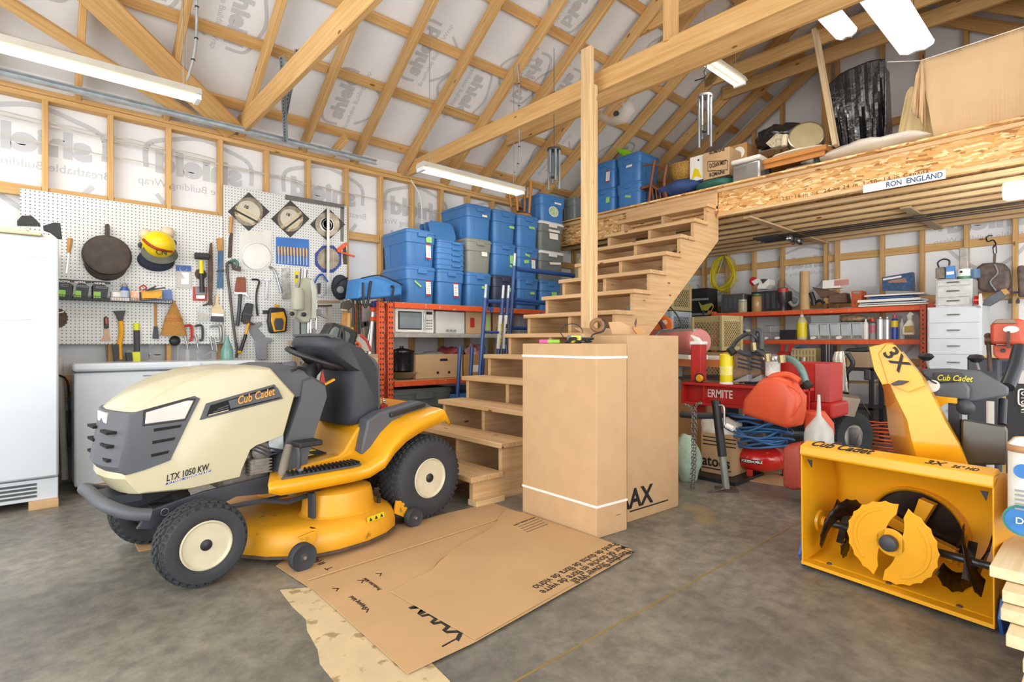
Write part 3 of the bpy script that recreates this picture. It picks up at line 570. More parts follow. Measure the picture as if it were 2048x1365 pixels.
# --- second board (enlargement q3)
q3=Zm(420,350,3.689);C=W(LW,q3,.008)
tool('wood_chisel','big file-like chisel with wooden handle beside the saw blade cards','chisel',('handle',C.tube([(160,310),(156,360),(150,430)],[.018,.016,.013],d=.03,smooth=0),WOODH),('blade',C.plate([(148,430),(168,432),(158,612),(130,612),(138,470)],.008),RUST))
SAW=mat('saw_steel','#a9a395',.3,.7,scale=12,col2='#77705f')
def sawcard(lab,x,y,hw,hh,r,ang,plain=False):
 t=T('saw_blade_card',lab,'saw blade');t.part('card',C.plate([(x,y-hh),(x+hw,y+(0)),(x,y+hh),(x-hw,y)],.006),mat('card_dark','#3d3c3a',.6),bev=.002)
 t.part('blade',C.plate([(x+(r if k%2 else r*.95)*math.cos(k*math.pi/36),y+(r if k%2 else r*.95)*math.sin(k*math.pi/36))for k in range(72)],.003,d=.016),SAW)
 t.part('label_disc',C.disc(x,y,[(r*.74,0),(r*.74,.001)],d=.02),mat('blade_label','#c9c4b4',.5)if not plain else SAW)
 if not plain:
  ca_,sa_=math.cos(ang),math.sin(ang)
  for k,(f,hh_)in enumerate(((.05,10),(.28,14),(.55,12))):
   px=[];
   for sgn in(-1,1):
    hl=math.sqrt(max(0,.93-(f+.08)**2))*r
    px+=[(x-sa_*f*r+sgn*ca_*hl,y+ca_*f*r+sgn*sa_*hl)]
   px+=[(px[1][0]-sa_*hh_,px[1][1]+ca_*hh_),(px[0][0]-sa_*hh_,px[0][1]+ca_*hh_)]
   t.part('print_band',C.plate(px,.001,d=.022),mat('band_gold','#cbb98d',.5)if k!=1 else mat('band_dark','#3a352b',.5))
  t.text('10',C.p(x-r*.35,y-r*.3,.0235),(1,0,-.25),(0,0,1),.04,INK,bold=.03)
 else:
  for rr in(.62,.4):t.part('ring',C.disc(x,y,[(r*rr,0),(r*rr*.9,.003),(r*rr*.8,0)],d=.022),STEEL,smooth=50)
 t.done()
sawcard('round saw blade on a dark diamond card, first of the three, beside the chisel',285,272,155,143,108,R(28));sawcard('round saw blade on a dark diamond card, middle one of the three',592,325,143,137,97,R(-38));sawcard('bare steel saw blade on a dark diamond card behind the long ruler',866,366,130,125,92,0,True)
tool('framing_square','dark steel framing square over the corner of the pegboard','square',('blade',C.plate([(555,145),(990,222),(990,250),(553,182)],.004),mat('dark_steel','#6d6f6c',.45,.5,scale=20)),('tongue',C.plate([(962,240),(990,245),(985,492),(962,492)],.004),MATS['dark_steel']))
tool('round_screen_bag','clear plastic bag holding a large white disc','bag',('bag',C.plate([(225,420),(455,415),(440,705),(205,695)],.006),mat('bag_film','#d9dad6',.2)),('disc',C.disc(343,602,[(102,0),(104,.004),(98,.006)],d=.016,n=40),mat('disc_white','#e7e7e4',.5)),('hoop',B().tube([C.p(343+104*math.cos(k*math.pi/16),602+97*math.sin(k*math.pi/16),.02)for k in range(32)],.0035,5,closed=True),STEEL))
k_=T('carving_tool_roll','blue pouch of ten wooden handled carving chisels','tool roll');k_.part('pouch',C.plate([(485,458),(728,478),(730,680),(487,655)],.006),mat('pouch_blue','#2f6fc0',.35));
for i in range(10):
 x=505+i*23;y=528+i*1.6;k_.part('chisel_handle',C.tube([(x,y),(x+1,y+30),(x+2,y+62)],[.009,.011,.009],d=.02,smooth=0,n=8),mat('handle_pale','#cfa878',.5),smooth=50);k_.part('chisel_blade',C.plate([(x-2,y+62),(x+5,y+62),(x+5,y+125),(x-2,y+125)],.002,d=.018),STEEL)
k_.done()
tool('octagon_blade_card','saw blade on a blue octagon card behind the ruler','saw blade',('card',C.plate([(870+105*math.cos(R(22.5+45*k)),622+108*math.sin(R(22.5+45*k)))for k in range(8)],.005),mat('card_blue','#2c3f8f',.45)),('blade',C.plate([(872+(84 if k%2 else 78)*math.cos(k*math.pi/24),620+(84 if k%2 else 78)*math.sin(k*math.pi/24))for k in range(48)],.003,d=.014),SAW))
tool('steel_ruler','long upright aluminium ruler in front of two saw blades','ruler',('rule',C.plate([(862,238),(882,238),(880,880),(860,880)],.003,d=.045),mat('aluminium','#c9cbc9',.35,.7)))
tool('spring_clamp','orange spring clamp hanging at the board edge above rusty pliers','clamp',('jaw',C.plate([(930,552),(985,505),(1005,500),(1008,520),(960,565),(1067,598),(1062,610),(940,572)],.02,d=.02),ORANGE,dict(bev=.003)),('pliers',C.plate([(985,530),(1000,535),(1010,660),(985,660),(978,600)],.01),RUST))
tool('wrecking_bar','long dark wrecking bar with a curved hook','bar',('bar',C.tube([(170,690),(165,655),(140,645),(126,670),(135,780),(150,900),(165,1050),(185,1200),(200,1290),(195,1350)],.011,d=.03,n=7),mat('bar_dark','#5a5550',.5,.5)))
tool('vise_clamp','small teal green clamp on the hook of the wrecking bar','clamp',('body',C.tube([(150,640),(185,632),(205,660),(190,690)],.014,d=.05),mat('teal_paint','#4b7470',.5)),('screw',C.plate([(160,665),(225,680),(222,715),(165,700)],.02,d=.04),RUST))
tool('hatchet','hatchet with dark handle and brown leather sheath','hatchet',('sheath',C.plate([(195,755),(258,758),(262,870),(178,868)],.025),mat('leather_brown','#8a4a33',.6),dict(bev=.006)),('head',C.plate([(172,862),(262,866),(288,915),(255,885),(175,880)],.022),STEEL),('handle',C.tube([(225,880),(215,1000),(202,1115)],.016,d=.025,smooth=0),DARK))
tool('nail_puller','black cat-paw nail puller with a bent claw','nail puller',('bar',C.tube([(308,772),(355,775),(362,800),(345,860),(342,940),(352,1040)],.009,d=.02),BLACK))
tool('small_hammer','small all-steel hammer beside the nail puller','hammer',('head',C.plate([(390,765),(440,768),(438,785),(392,782)],.022),STEEL),('handle',C.plate([(408,783),(424,783),(420,915),(402,915)],.014),STEEL))
tool('brake_spoon','curved silver wrench with a forked end','wrench',('bar',C.tube([(435,682),(460,690),(485,730),(505,800),(525,870)],.012,d=.02),STEEL),('fork',C.plate([(470,745),(520,745),(515,757),(472,760)],.01),STEEL))
tool('parts_bag','narrow clear bag of metal parts','bag',('bag',C.plate([(530,690),(580,685),(590,915),(530,918)],.014),mat('bag_silver','#c3c3bf',.25,.2,scale=30,col2='#8d8c86')))
tool('torpedo_level','yellow torpedo level beside the band saw','level',('body',C.plate([(622,712),(648,712),(646,800),(620,800)],.03,d=-.004),YP),('vial',C.plate([(626,740),(642,740),(642,765),(626,765)],.024),BLUP))
tool('headlamp_helmet','dark cap with a lamp hanging at the board edge','cap',('cap',dome(C,960,830,75,.1,.01,sy=1.25,sx=.9),mat('cap_navy','#2d3640',.7,bump=.4,bscale=30),dict(smooth=60)),('lamp',C.disc(955,850,[(22,0),(25,.03),(16,.035)],d=.1),GREYP),('strap',C.tube([(900,850),(960,780),(1015,760)],.008,d=.1),BLACK))
tool('blue_clippers','clippers with bent blue grips in a hoop of clear tube','clippers',('hoop',B().tube([C.p(812+55*math.cos(k*math.pi/12),830+75*math.sin(k*math.pi/12),.02)for k in range(24)],.009,6,closed=True),CLEARP),('grip',C.tube([(770,800),(805,740),(825,740)],.009,d=.05),BLUP),('grip',C.tube([(870,790),(830,735),(810,745)],.009,d=.05),BLUP),('jaw',C.plate([(790,800),(815,798),(812,880),(795,880)],.012,d=.03),DARK))
tool('knee_pad','black and yellow work pack hanging under the steel tools','pack',('body',C.plate([(430,980),(540,985),(558,1060),(552,1160),(430,1170),(412,1080)],.06),BLACK,dict(bev=.015,seg=2)),('yellow_trim',C.plate([(450,1020),(540,1010),(558,1060),(550,1150),(470,1160),(448,1080)],.012,d=.062),YO,dict(bev=.004)),('pad',C.plate([(478,1060),(530,1058),(540,1090),(530,1145),(480,1145),(470,1090)],.02,d=.068),DARK,dict(bev=.006)),('loop',C.plate([(475,955),(502,960),(500,980),(475,975)],.02),YO),('buckle',C.plate([(388,1000),(430,1000),(430,1025),(388,1028)],.02),BLACK))
tool('tool_pouch','black leather hammer holster','pouch',('pouch',C.plate([(262,945),(315,955),(300,1040),(285,1090),(225,1085),(235,1020)],.04),BLACK,dict(bev=.006)),('strap',C.plate([(240,1020),(305,1030),(303,1045),(238,1035)],.046),DARK))
tool('claw_hammer','claw hammer with yellow and black fibreglass handle','hammer',('head',C.tube([(245,1085),(290,1090),(325,1105)],[.016,.014,.008],d=.05,smooth=0),RUST),('handle',C.tube([(285,1095),(265,1180)],.012,d=.05,smooth=0),YO),('grip',C.tube([(265,1178),(222,1310)],.016,d=.05,smooth=0),BLACK),('end_cap',C.tube([(222,1300),(216,1318)],.019,d=.05,smooth=0),YO))
tool('work_gloves','pair of grey cotton work gloves clipped to the board','gloves',('glove',C.plate([(280,1100),(375,1085),(380,1110),(345,1130),(400,1190),(395,1230),(335,1240),(290,1160)],.02),mat('glove_grey','#8b8c94',.9,bump=.4,bscale=120),dict(bev=.005)),('glove',C.plate([(325,1230),(400,1200),(450,1205),(455,1225),(415,1250),(420,1364),(345,1364)],.02,d=.03),MATS['glove_grey'],dict(bev=.005)))
# ================================================================ LAWN TRACTOR
def frame(o,deg):return Matrix.Translation(V(o))@Matrix.Rotation(R(deg),4,'Z')
MW=frame((.584,2.704,0),6.5) # local: x rearwards, y away from the aisle, z up
L_=lambda:B(MW)
CREAM=mat('hood_cream','#c6bf9f',.3,var=.04,coat=.3);CHAR=mat('charcoal_plastic','#555960',.5,var=.1,bump=.05,bscale=200);NAVY=mat('seat_vinyl','#31343d',.55,var=.15,bump=.08,bscale=200);SHELL=mat('seat_shell','#5a5c61',.6)
CREAMR=mat('rim_cream','#cfc8ae',.4,var=.1,scale=14);DIRT=mat('deck_yellow','#dfa023',.42,scale=5,var=.08,spots=('#9a6a2a',9,.64));CHASS=mat('chassis_black','#3a3e47',.45,var=.15);ENG=mat('engine_metal','#86817a',.5,.5,var=.3,scale=25,bump=.2)
def pillow(b,prof,rings,ctr=None):
 """prof: side outline (x, z); rings: (y, shrink towards the middle) give a crowned solid"""
 cx=sum(p[0]for p in prof)/len(prof);cz=sum(p[1]for p in prof)/len(prof)
 if ctr:cx,cz=ctr
 out=[]
 for r in rings:
  y,k=r[0],r[1];dx=r[2]if len(r)>2 else 0
  out.append([V((cx+(x-cx)*k+(dx if x<cx else 0),y,cz+(z-cz)*k))for x,z in prof])
 return b.loft(out)
lt=T('lawn_tractor','cream and yellow riding lawn tractor parked in front of the chest freezer','lawn tractor')
def wheel(t,nm,u,w0,Rr,Wd,r,sgn,lug_rows,nl,M=MW):
 """sgn +1: outer face at w0 and body towards +y"""
 Mx=M@Matrix.Translation(V((u,w0,Rr)))@Matrix.Diagonal((1,sgn,1,1))@Matrix.Rotation(R(-90),4,'X')
 h=Rr-r
 pr=[(r,.02),(r+.006,.008),(r+h*.35,.0),(r+h*.7,.004),(Rr-.022,.018),(Rr-.012,.032),(Rr-.01,Wd/2)]
 pr+=[(a,Wd-z)for a,z in pr[-2::-1]]
 ty=t.part(nm,B(Mx).lathe([(r-.002,.03)]+pr+[(r-.002,Wd-.03)],56),RUBBER,smooth=50)
 b=B(Mx)
 for i in range(lug_rows):
  z0=.022+(Wd-.044)*i/lug_rows;z1=.022+(Wd-.044)*(i+1)/lug_rows-.004
  edge=i in(0,lug_rows-1)
  for k in range(nl):
   a=2*math.pi*(k+(i%2)*.5)/nl;da=2*math.pi/nl*.36;rr=Rr-(.012 if edge else .004)
   P=[]
   for q,(rad)in enumerate((rr-.014,rr+.004)):
    for sg,zz in((-1,z0),(1,z0),(1,z1),(-1,z1)):
     aa=a+sg*da*(1 if zz==z0 else .8)+(.25*da if zz==z0 else-.25*da)
     P.append(V((rad*math.cos(aa),rad*math.sin(aa),zz)))
   b.hexa(P)
  if edge:
   for k in range(nl):
    a=2*math.pi*(k+(i%2)*.5)/nl;da=2*math.pi/nl*.22;s0,s1=(.006,.03)if i==0 else(Wd-.03,Wd-.006)
    P=[V((rad*math.cos(a+sg*da),rad*math.sin(a+sg*da),zz))for rad,zz4 in((Rr-.05,(s0,s0,s1,s1)),(Rr-.012,(s0+(.008 if i==0 else 0),s0+(.008 if i==0 else 0),s1,s1)))for sg,zz in zip((-1,1,1,-1),zz4)]
    b.hexa(P)
 t.part('tread',b,RUBBER,parent=ty,kind='stuff')
 rim=t.part('rim',B(Mx).lathe([(r,.016),(r+.004,.008),(r-.002,.004),(r-.008,.014),(r-.016,.02),(r-.022,.055),(r*.55,.062),(r*.45,.035),(.02,.03),(.001,.03)],40),CREAMR,parent=ty,smooth=40)
 t.part('hub_cap',B(Mx).lathe([(.024*r/.1,.034),(.026*r/.1,.026),(.023*r/.1,.012),(.01,.004),(.001,.003)],20),BLACK,parent=rim,smooth=40)
 t.part('valve',B(Mx).tube([(r*.62,r*.35,.05),(r*.72,r*.52,.03)],.006,8),BLACK,parent=rim)
wheel(lt,'front_tyre',.0,.0,.19,.155,.106,1,6,30);wheel(lt,'front_tyre',.0,.93,.19,.155,.098,-1,6,30)
wheel(lt,'rear_tyre',1.265,-.02,.258,.22,.118,1,7,42);wheel(lt,'rear_tyre',1.265,.95,.258,.22,.118,-1,7,42)
hp=[(-.268,.50),(-.215,.425),(-.02,.405),(.22,.418),(.228,.45),(.272,.55),(.302,.568),(.445,.602),(.508,.814),(.375,.965),(.24,.975),(.10,.962),(-.02,.93),(-.14,.868),(-.205,.815),(-.235,.785),(-.258,.65)]
rings=[(.205,.97,.012),(.212,.992,.004),(.23,1.0),(.27,1.012,-.014),(.34,1.022,-.028),(.46,1.028,-.036),(.58,1.022,-.028),(.65,1.012,-.014),(.69,1.0),(.708,.992,.004),(.715,.97,.012)]
lt.part('hood',pillow(L_(),hp,rings,(.15,.66)),CREAM,smooth=32)
gp=[(-.285,.555),(-.262,.52),(-.2,.53),(-.09,.557),(.0,.757),(.036,.832),(.012,.846),(-.19,.800),(-.247,.785),(-.266,.66)]
gr=[(.199,.99,.01),(.205,1.0,.0),(.23,1.01),(.27,1.02,-.014),(.34,1.03,-.03),(.46,1.03,-.039),(.58,1.03,-.03),(.65,1.02,-.014),(.69,1.01),(.715,1.0,.0),(.721,.99,.01)]
G=lt.part('grille',pillow(L_(),gp,gr,(-.1,.69)),CHAR,smooth=32)
for w,s in((.196,1),(.724,-1)):
 lt.part('headlight',L_().prism([(-.19,w,.735),(-.186,w,.788),(-.02,w,.828),(.008,w,.826),(-.03,w,.742)],(0,.01*s,0)),mat('lens','#d6d4cf',.12,coat=.5),bev=.004)
 lt.part('lens_rim',L_().prism([(-.2,w+.002*s,.725),(-.197,w+.002*s,.796),(-.02,w+.002*s,.838),(.02,w+.002*s,.834),(-.027,w+.002*s,.732)],(0,.012*s,0)),BLACK,bev=.003)
 for z,a,c2 in((.705,-.155,-.05),(.65,-.16,-.075),(.592,-.165,-.1)):
  lt.part('louvre',L_().prism([(a,w,z-.007),(c2,w,z),(c2+.005,w,z+.012),(a,w,z+.006)],(0,.008*s,0)),mat('slot_black','#101010',.8),parent=G)
 lt.part('side_vent',L_().prism([(.034,w+.002*s,.729),(.062,w+.002*s,.806),(.392,w+.002*s,.879),(.437,w+.002*s,.80)],(0,.01*s,0)),CHAR,bev=.003)
 lt.part('vent_opening',L_().prism([(.062,w-.0,.745),(.08,w,.796),(.385,w,.868),(.42,w,.805)],(0,.004*s,0)),mat('slot_black','#101010',.8))
 lt.part('name_band',L_().prism([(.17,w-.003*s,.772),(.16,w-.003*s,.812),(.405,w-.003*s,.86),(.428,w-.003*s,.812)],(0,.004*s,0)),CHAR)
 for k in range(3):lt.part('louvre',L_().beam((.07+.02*k,w-.002*s,.75+.012*k),(.16,w-.002*s,.766+.012*k),.006,.004),CREAM if k==0 else CHAR)
ux=MW.to_3x3()@V((1,0,0));uz=V((0,0,1));MP=lambda u,w,z:MW@V((u,w,z))
LOGO=mat('logo_orange','#f0a63a',.4);
lt.text('Cub Cadet',MP(.2,.189,.79),ux*.98+uz*.19,uz,.055,LOGO,bold=.012,shear=.35,width=.19)
lt.text('LTX 1050 KW',MP(-.105,.203,.463),ux+uz*.13,uz,.042,INK,bold=.01,shear=.3,width=.185)
lt.part('stripe',L_().prism([(-.108,.204,.447),(-.104,.204,.457),(.085,.204,.484),(.083,.204,.475)],(0,.002,0)),BLUE)
lt.text('V-TWIN  HYDROSTATIC',MP(-.1,.202,.449),ux+uz*.14,uz,.013,PAPER,bold=.01,shear=.3,width=.18)
for z in(.70,.64,.58):
 for w in(.33,.59):lt.part('louvre',L_().box(-.315,-.27,w-.06,w+.06,z-.006,z+.006),mat('slot_black','#101010',.8),parent=G)
lt.part('badge_light',L_().box(-.296,-.28,.38,.54,.73,.78),MATS['lens'],bev=.004)
# dash, column, wheel
lt.part('dash',pillow(L_(),[(.37,.90),(.37,.972),(.45,.985),(.56,.955),(.60,.915),(.70,.86),(.68,.80),(.5,.79)],[(.235,.9),(.25,.98),(.3,1.0),(.46,1.03),(.62,1.0),(.67,.98),(.685,.9)]),CHAR,smooth=40)
lt.part('knob',L_().lathe([(.04,0),(.042,.02),(.036,.034),(.001,.036)],20,TM((.52,.3,.955),(0,-10,0))),CHAR,smooth=40)
lt.part('steering_tower',pillow(L_(),[(.37,.35),(.40,.42),(.47,.60),(.545,.80),(.56,.90),(.62,.915),(.70,.865),(.71,.80),(.645,.62),(.59,.46),(.58,.38),(.5,.36)],[(.22,.93),(.235,.98),(.29,1.0),(.63,1.0),(.685,.98),(.70,.93)]),CHAR,smooth=40)
lt.part('column_boot',L_().lathe([(.06,0),(.055,.06),(.045,.1),(.04,.12)],24,TM((.69,.46,.865),(0,22,0))),BLACK,smooth=40)
Ms=MW@TM((.775,.46,1.0),(11,16,0));
sw=lt.part('steering_wheel',B(Ms).tube([(.182*math.cos(k*math.pi/16),.182*math.sin(k*math.pi/16),0)for k in range(32)],.0155,10,closed=True),BLACK,smooth=60)
for a in(90,210,330):lt.part('spoke',B(Ms).tube([(.03*math.cos(R(a)),.03*math.sin(R(a)),-.03),(.1*math.cos(R(a)),.1*math.sin(R(a)),-.025),(.18*math.cos(R(a)),.18*math.sin(R(a)),0)],[.022,.018,.012],8),BLACK,parent=sw,smooth=50)
lt.part('wheel_hub',B(Ms).lathe([(.03,-.1),(.05,-.04),(.045,-.015),(.001,-.01)],20),BLACK,parent=sw,smooth=40)
lt.part('throttle_lever',L_().tube([(.56,.2,.95),(.5,.16,.965),(.45,.13,.95)],.009,6),BLACK)
lt.part('tag',L_().prism([(.70,.3,.86),(.72,.3,.93),(.735,.3,.86)],(0,.01,0)),REDP,label='red tag with a yellow key');lt.part('key',L_().beam((.72,.3,.85),(.79,.3,.88),.02,.012),YO)
# seat folded forward
sp_=[(x-.07 if x>.92 else .85+(x-.92)*.55,z)for x,z in[(1.06,.592),(1.12,.63),(1.135,.70),(1.128,.93),(1.10,.975),(.962,1.068),(.80,1.115),(.681,1.135),(.62,1.125),(.597,1.09),(.615,1.062),(.70,1.02),(.84,.965),(.945,.925),(.93,.86),(.895,.64),(.92,.6)]]
lt.part('seat',pillow(L_(),sp_,[(.235,.93,.05),(.25,.975,.04),(.285,1.0,.02),(.36,1.0),(.46,.99),(.56,1.0),(.635,1.0,.02),(.67,.975,.04),(.685,.93,.05)],(.93,.93)),NAVY,smooth=60)
sh_=[(x-.07 if x>.92 else .85+(x-.92)*.56,z)for x,z in[(1.085,.6),(1.13,.64),(1.15,.70),(1.142,.95),(1.11,.995),(.962,1.083),(.80,1.13),(.681,1.15),(.69,1.138),(.962,1.055),(1.09,.97),(1.12,.93),(1.12,.68)]]
lt.part('seat_shell',L_().loft([[V((x,w,z))for x,z in sh_]for w in(.25,.28,.46,.64,.67)]),SHELL,smooth=40)
lt.part('seat_hinge',L_().box(.93,1.12,.36,.56,.56,.6),BLACK);lt.part('seat_spring',L_().tube([(1.16+.012*math.cos(k),.33+.012*math.sin(k),.66+k*.0022)for k in range(36)],.003,5),STEEL)
lt.part('latch',L_().box(1.12,1.17,.3,.35,.66,.7),REDP)
# yellow body
st_=[(.27,.385,.40,.405),(.285,.388,.405,.41),(.34,.39,.41,.412),(.5,.385,.405,.405),(.74,.38,.40,.40),(.85,.385,.408,.45),(.93,.43,.455,.52),(1.0,.505,.53,.60),(1.08,.56,.59,.655),(1.18,.60,.63,.675),(1.30,.63,.66,.68),(1.38,.655,.675,.68),(1.42,.59,.60,.62)]
for sg in(1,-1):
 Y=lambda w:w if sg>0 else .93-w
 grid=[[V((u,Y(-.012 if u>.9 else .02),z0-(.05 if .3<u<1.4 else .025))),V((u,Y(-.015 if u>.9 else .018),z0)),V((u,Y(.0 if u>.9 else .03),z0+.012)),V((u,Y(.05),z1)),V((u,Y(.13),z1+(z2-z1)*.35)),V((u,Y(.235),z2)),V((u,Y(.3),z2))]for u,z0,z1,z2 in st_]
 for row in grid[:4]:
  for p in row:w=p.y if sg>0 else .93-p.y;p.x=max(p.x,.27+.5*max(0,w))
 lt.part('fender',L_().sheet(grid),YEL,smooth=50,solid=.008,bev=0)
 M_=[(.36,.408),(.8,.402),(.83,.395)]
 fm=lt.part('foot_mat',L_().prism([(.35,Y(.04),.412),(.80,Y(.035),.404),(.835,Y(.07),.404),(.81,Y(.13),.41),(.42,Y(.13),.416)],(0,0,.008)),CHAR,bev=.003)
 for k in range(17):lt.part('rib',L_().beam((.40+k*.025,Y(.045),.424),(.425+k*.023,Y(.125),.428),.009,.012),BLACK,parent=fm)
 Z4=[(1262,520),(1320,483),(1420,455),(1500,430),(1540,440),(1572,458),(1520,488),(1440,520),(1380,565),(1335,612),(1310,650),(1285,690),(1228,682),(1240,620),(1252,570)]
 P4=[]
 en=MW.to_3x3()@V((0,1,0));MI=MW.inverted()
 for x,y in Z4:
  p=MI@hit(200+x/2.353,620+y/2.353,MP(0,.13,0),en);P4.append(V((p.x,Y(.13),p.z)))
 lt.part('side_trim',L_().prism(P4,(0,.1*sg,0)),CHAR,bev=.012,seg=3,smooth=40)
 lt.part('armrest',L_().beam((1.06,Y(.16),.655),(1.33,Y(.16),.70),.1,.03),BLACK,bev=.01,seg=2)
lt.part('seat_deck',L_().loft([[V((x,w,z))for x,z in[(.45,.405),(.60,.43),(.76,.445),(.80,.47),(.885,.585),(.93,.615),(1.12,.635),(1.4,.70),(1.415,.55),(1.0,.40),(.5,.37)]]for w in(.2,.26,.46,.67,.73)]),YEL,smooth=35,bev=.01)
lt.part('warning_decal',L_().prism([(.60,.30,.438),(.745,.30,.449),(.765,.56,.45),(.62,.56,.44)],(0,0,.003)),INK,label='black decal panel with yellow squares')
lt.part('decal_square',L_().box(.63,.68,.33,.4,.4435,.4475),YP);lt.part('decal_square',L_().box(.70,.74,.42,.5,.451,.454),YP)
lt.part('brake_pedal',L_().tube([(.47,.10,.42),(.475,.1,.5),(.475,.11,.545)],.012,8),CHASS);lt.part('pedal_pad',L_().box(.47,.60,.08,.18,.545,.575),BLACK,bev=.008)
lt.part('pedal_bolt',L_().lathe([(.014,0),(.014,.012)],12,TM((.47,.084,.43),(90,0,0))),STEEL)
# chassis, engine, bumper
for w in(.2,.7):
 lt.part('frame_rail',L_().prism([(-.22,w,.275),(-.17,w,.345),(.05,w,.385),(.5,w,.41),(1.3,w,.36),(1.3,w,.28),(.45,w,.30),(.2,w,.33),(.02,w,.27),(-.1,w,.24)],(0,.02,0)),CHASS,bev=.003)
for w in(.11,.12):lt.part('link_rod',L_().tube([(.02,w,.26),(.15,w,.31),(.3,w,.305),(.42,w,.27),(.6,w,.29)],.012,6),CHASS)
lt.part('front_axle',L_().beam((.0,.12,.2),(.0,.82,.2),.05,.04),CHASS);lt.part('spindle',L_().tube([(.0,.165,.17),(.0,.165,.33)],.016,8),STEEL);lt.part('rear_axle',L_().tube([(1.265,.1,.258),(1.265,.85,.258)],.02,8),CHASS)
lt.part('tie_rod',L_().tube([(.05,.16,.22),(.2,.4,.25)],.01,6),STEEL);lt.part('pin_ring',L_().tube([(-.115+.016*math.cos(k),.185,.33+.016*math.sin(k))for k in[i*.6 for i in range(11)]],.002,5),STEEL)
lt.part('bumper',L_().tube([(-.175,.17,.335),(-.25,.19,.355),(-.325,.27,.395),(-.335,.46,.41),(-.325,.65,.395),(-.25,.73,.355),(-.175,.75,.335)],.028,14,smooth=4),CHAR,smooth=50)
lt.part('bumper_bracket',L_().box(-.32,-.16,.36,.56,.36,.4),CHASS)
lt.part('engine',L_().box(.14,.40,.26,.66,.36,.62),ENG,bev=.02,smooth=40);lt.part('air_cleaner',L_().lathe([(.06,0),(.065,.05),(.04,.07)],20,TM((.34,.27,.53),(90,0,0),(.8,.8,.8))),ENG,smooth=40)
lt.part('heat_shield',L_().box(.37,.45,.22,.24,.52,.62),GALV,bev=.004);lt.part('cylinder_head',L_().box(.27,.37,.20,.26,.42,.5),ENG,bev=.01)
for k in range(5):lt.part('cooling_fin',L_().box(.265,.375,.195,.265,.425+k*.016,.431+k*.016),ENG)
lt.part('exhaust_hose',L_().tube([(.46,.18,.55),(.42,.15,.47),(.40,.13,.40),(.43,.12,.33),(.47,.16,.3)],.022,10,smooth=3),mat('hose_tan','#7d756a',.7),smooth=50)
for k in range(3):lt.part('cable',L_().tube([(.27,.22,.6-.02*k),(.36,.2,.55-.02*k),(.45,.22,.52)],.005,5),CHASS)
# mower deck
def outline(z,k=0.,kz=0.):
 o=[(.19,.62),(.17,.4),(.2,.2),(.28,.06),(.37,-.03),(.45,-.09),(.58,-.125),(.74,-.13),(.88,-.10),(.98,-.04),(1.04,.06),(1.06,.3),(1.06,.6),(1.02,.85),(.85,.97),(.6,1.0),(.4,.97),(.25,.85)]
 c=(.62,.42);return[V((c[0]+(x-c[0])*(1-k),c[1]+(y-c[1])*(1-k),z))for x,y in o]
dk=lt.part('mower_deck',L_().loft([outline(.035,.01),outline(.05),outline(.09,.0),outline(.13,.02),outline(.155,.07),outline(.168,.16),outline(.17,.5)]),DIRT,smooth=50)
lt.part('deck_edge',L_().loft([outline(.028,.015),outline(.028,-.008),outline(.042,-.008),outline(.042,.015)],cap=False),RUST)
lt.part('pulley_cover',L_().lathe([(.225,0),(.205,.012),(.195,.09),(.185,.12),(.16,.13),(.001,.135)],36,TM((.72,.13,.165),(0,0,0),(1,.8,1))),DIRT,smooth=40,parent=dk)
lt.part('pulley_cover',L_().lathe([(.2,0),(.19,.08),(.17,.1),(.001,.105)],36,TM((.72,.7,.165))),DIRT,smooth=40,parent=dk)
lt.part('belt',L_().tube([(.1,.3,.25),(.5,.25,.27),(.72,.2,.33)],.01,6),CHASS);lt.part('deck_hanger',L_().beam((.52,.05,.18),(.52,.05,.31),.02,.05),CHASS)
lt.part('warning_label',L_().prism([(.745,-.121,.135),(.865,-.098,.135),(.865,-.092,.162),(.745,-.115,.162)],(0,-.003,0)),mat('label_yellow','#e6d41a',.5))
for k in range(3):lt.part('label_mark',L_().prism([(.755+k*.04,-.124+k*.008,.141),(.775+k*.04,-.12+k*.008,.141),(.765+k*.04,-.118+k*.008,.157)],(0,-.002,0)),INK)
lt.part('deck_badge',L_().lathe([(.035,0),(.035,.003)],24,TM((.50,-.035,.158),(12,0,0),(1,.6,1))),INK)
lt.part('wash_port',L_().tube([(.93,.05,.16),(.93,.05,.2)],.01,8),BLACK)
def deckwheel(u,w,r,br):
 Mx=MW@Matrix.Translation(V((u,w,r)))@Matrix.Rotation(R(-90),4,'X')
 a=lt.part('gauge_wheel',B(Mx).lathe([(r-.02,.008),(r-.006,.0),(r,.008),(r,.04),(r-.006,.048),(r-.02,.04)],32),RUBBER,smooth=40)
 lt.part('wheel_disc',B(Mx).lathe([(r-.016,.012),(r*.4,.02),(r*.3,.008),(.001,.006)],24),DARK,parent=a,smooth=40);lt.part('axle_bolt',B(Mx).lathe([(.009,-.004),(.009,.01)],8),STEEL,parent=a)
 lt.part('wheel_bracket',L_().prism(br,(0,.02,0)),DIRT,bev=.003)
deckwheel(.376,-.155,.066,[(.35,-.1,.06),(.40,-.1,.13),(.37,-.1,.15),(.46,-.1,.16),(.47,-.1,.12),(.40,-.1,.06)])
deckwheel(1.115,-.06,.058,[(1.0,-.008,.10),(1.02,-.008,.17),(1.14,-.008,.14),(1.135,-.008,.10),(1.09,-.008,.05)])
lt.done((MW@V((.6,.46,0))))
# ================================================================ SNOW THROWER
MS=frame((2.80,1.03,.035),-8);S_=lambda:B(MS) # local: x rearwards, y (negative) along the mouth, z up
sn=T('snow_thrower','yellow two stage snow thrower with open auger housing facing the aisle','snow thrower')
Wd_=.725;YH=mat('housing_yellow','#e6a51b',.34,var=.06,scale=3,coat=.3,spots=('#6b4318',20,.76))
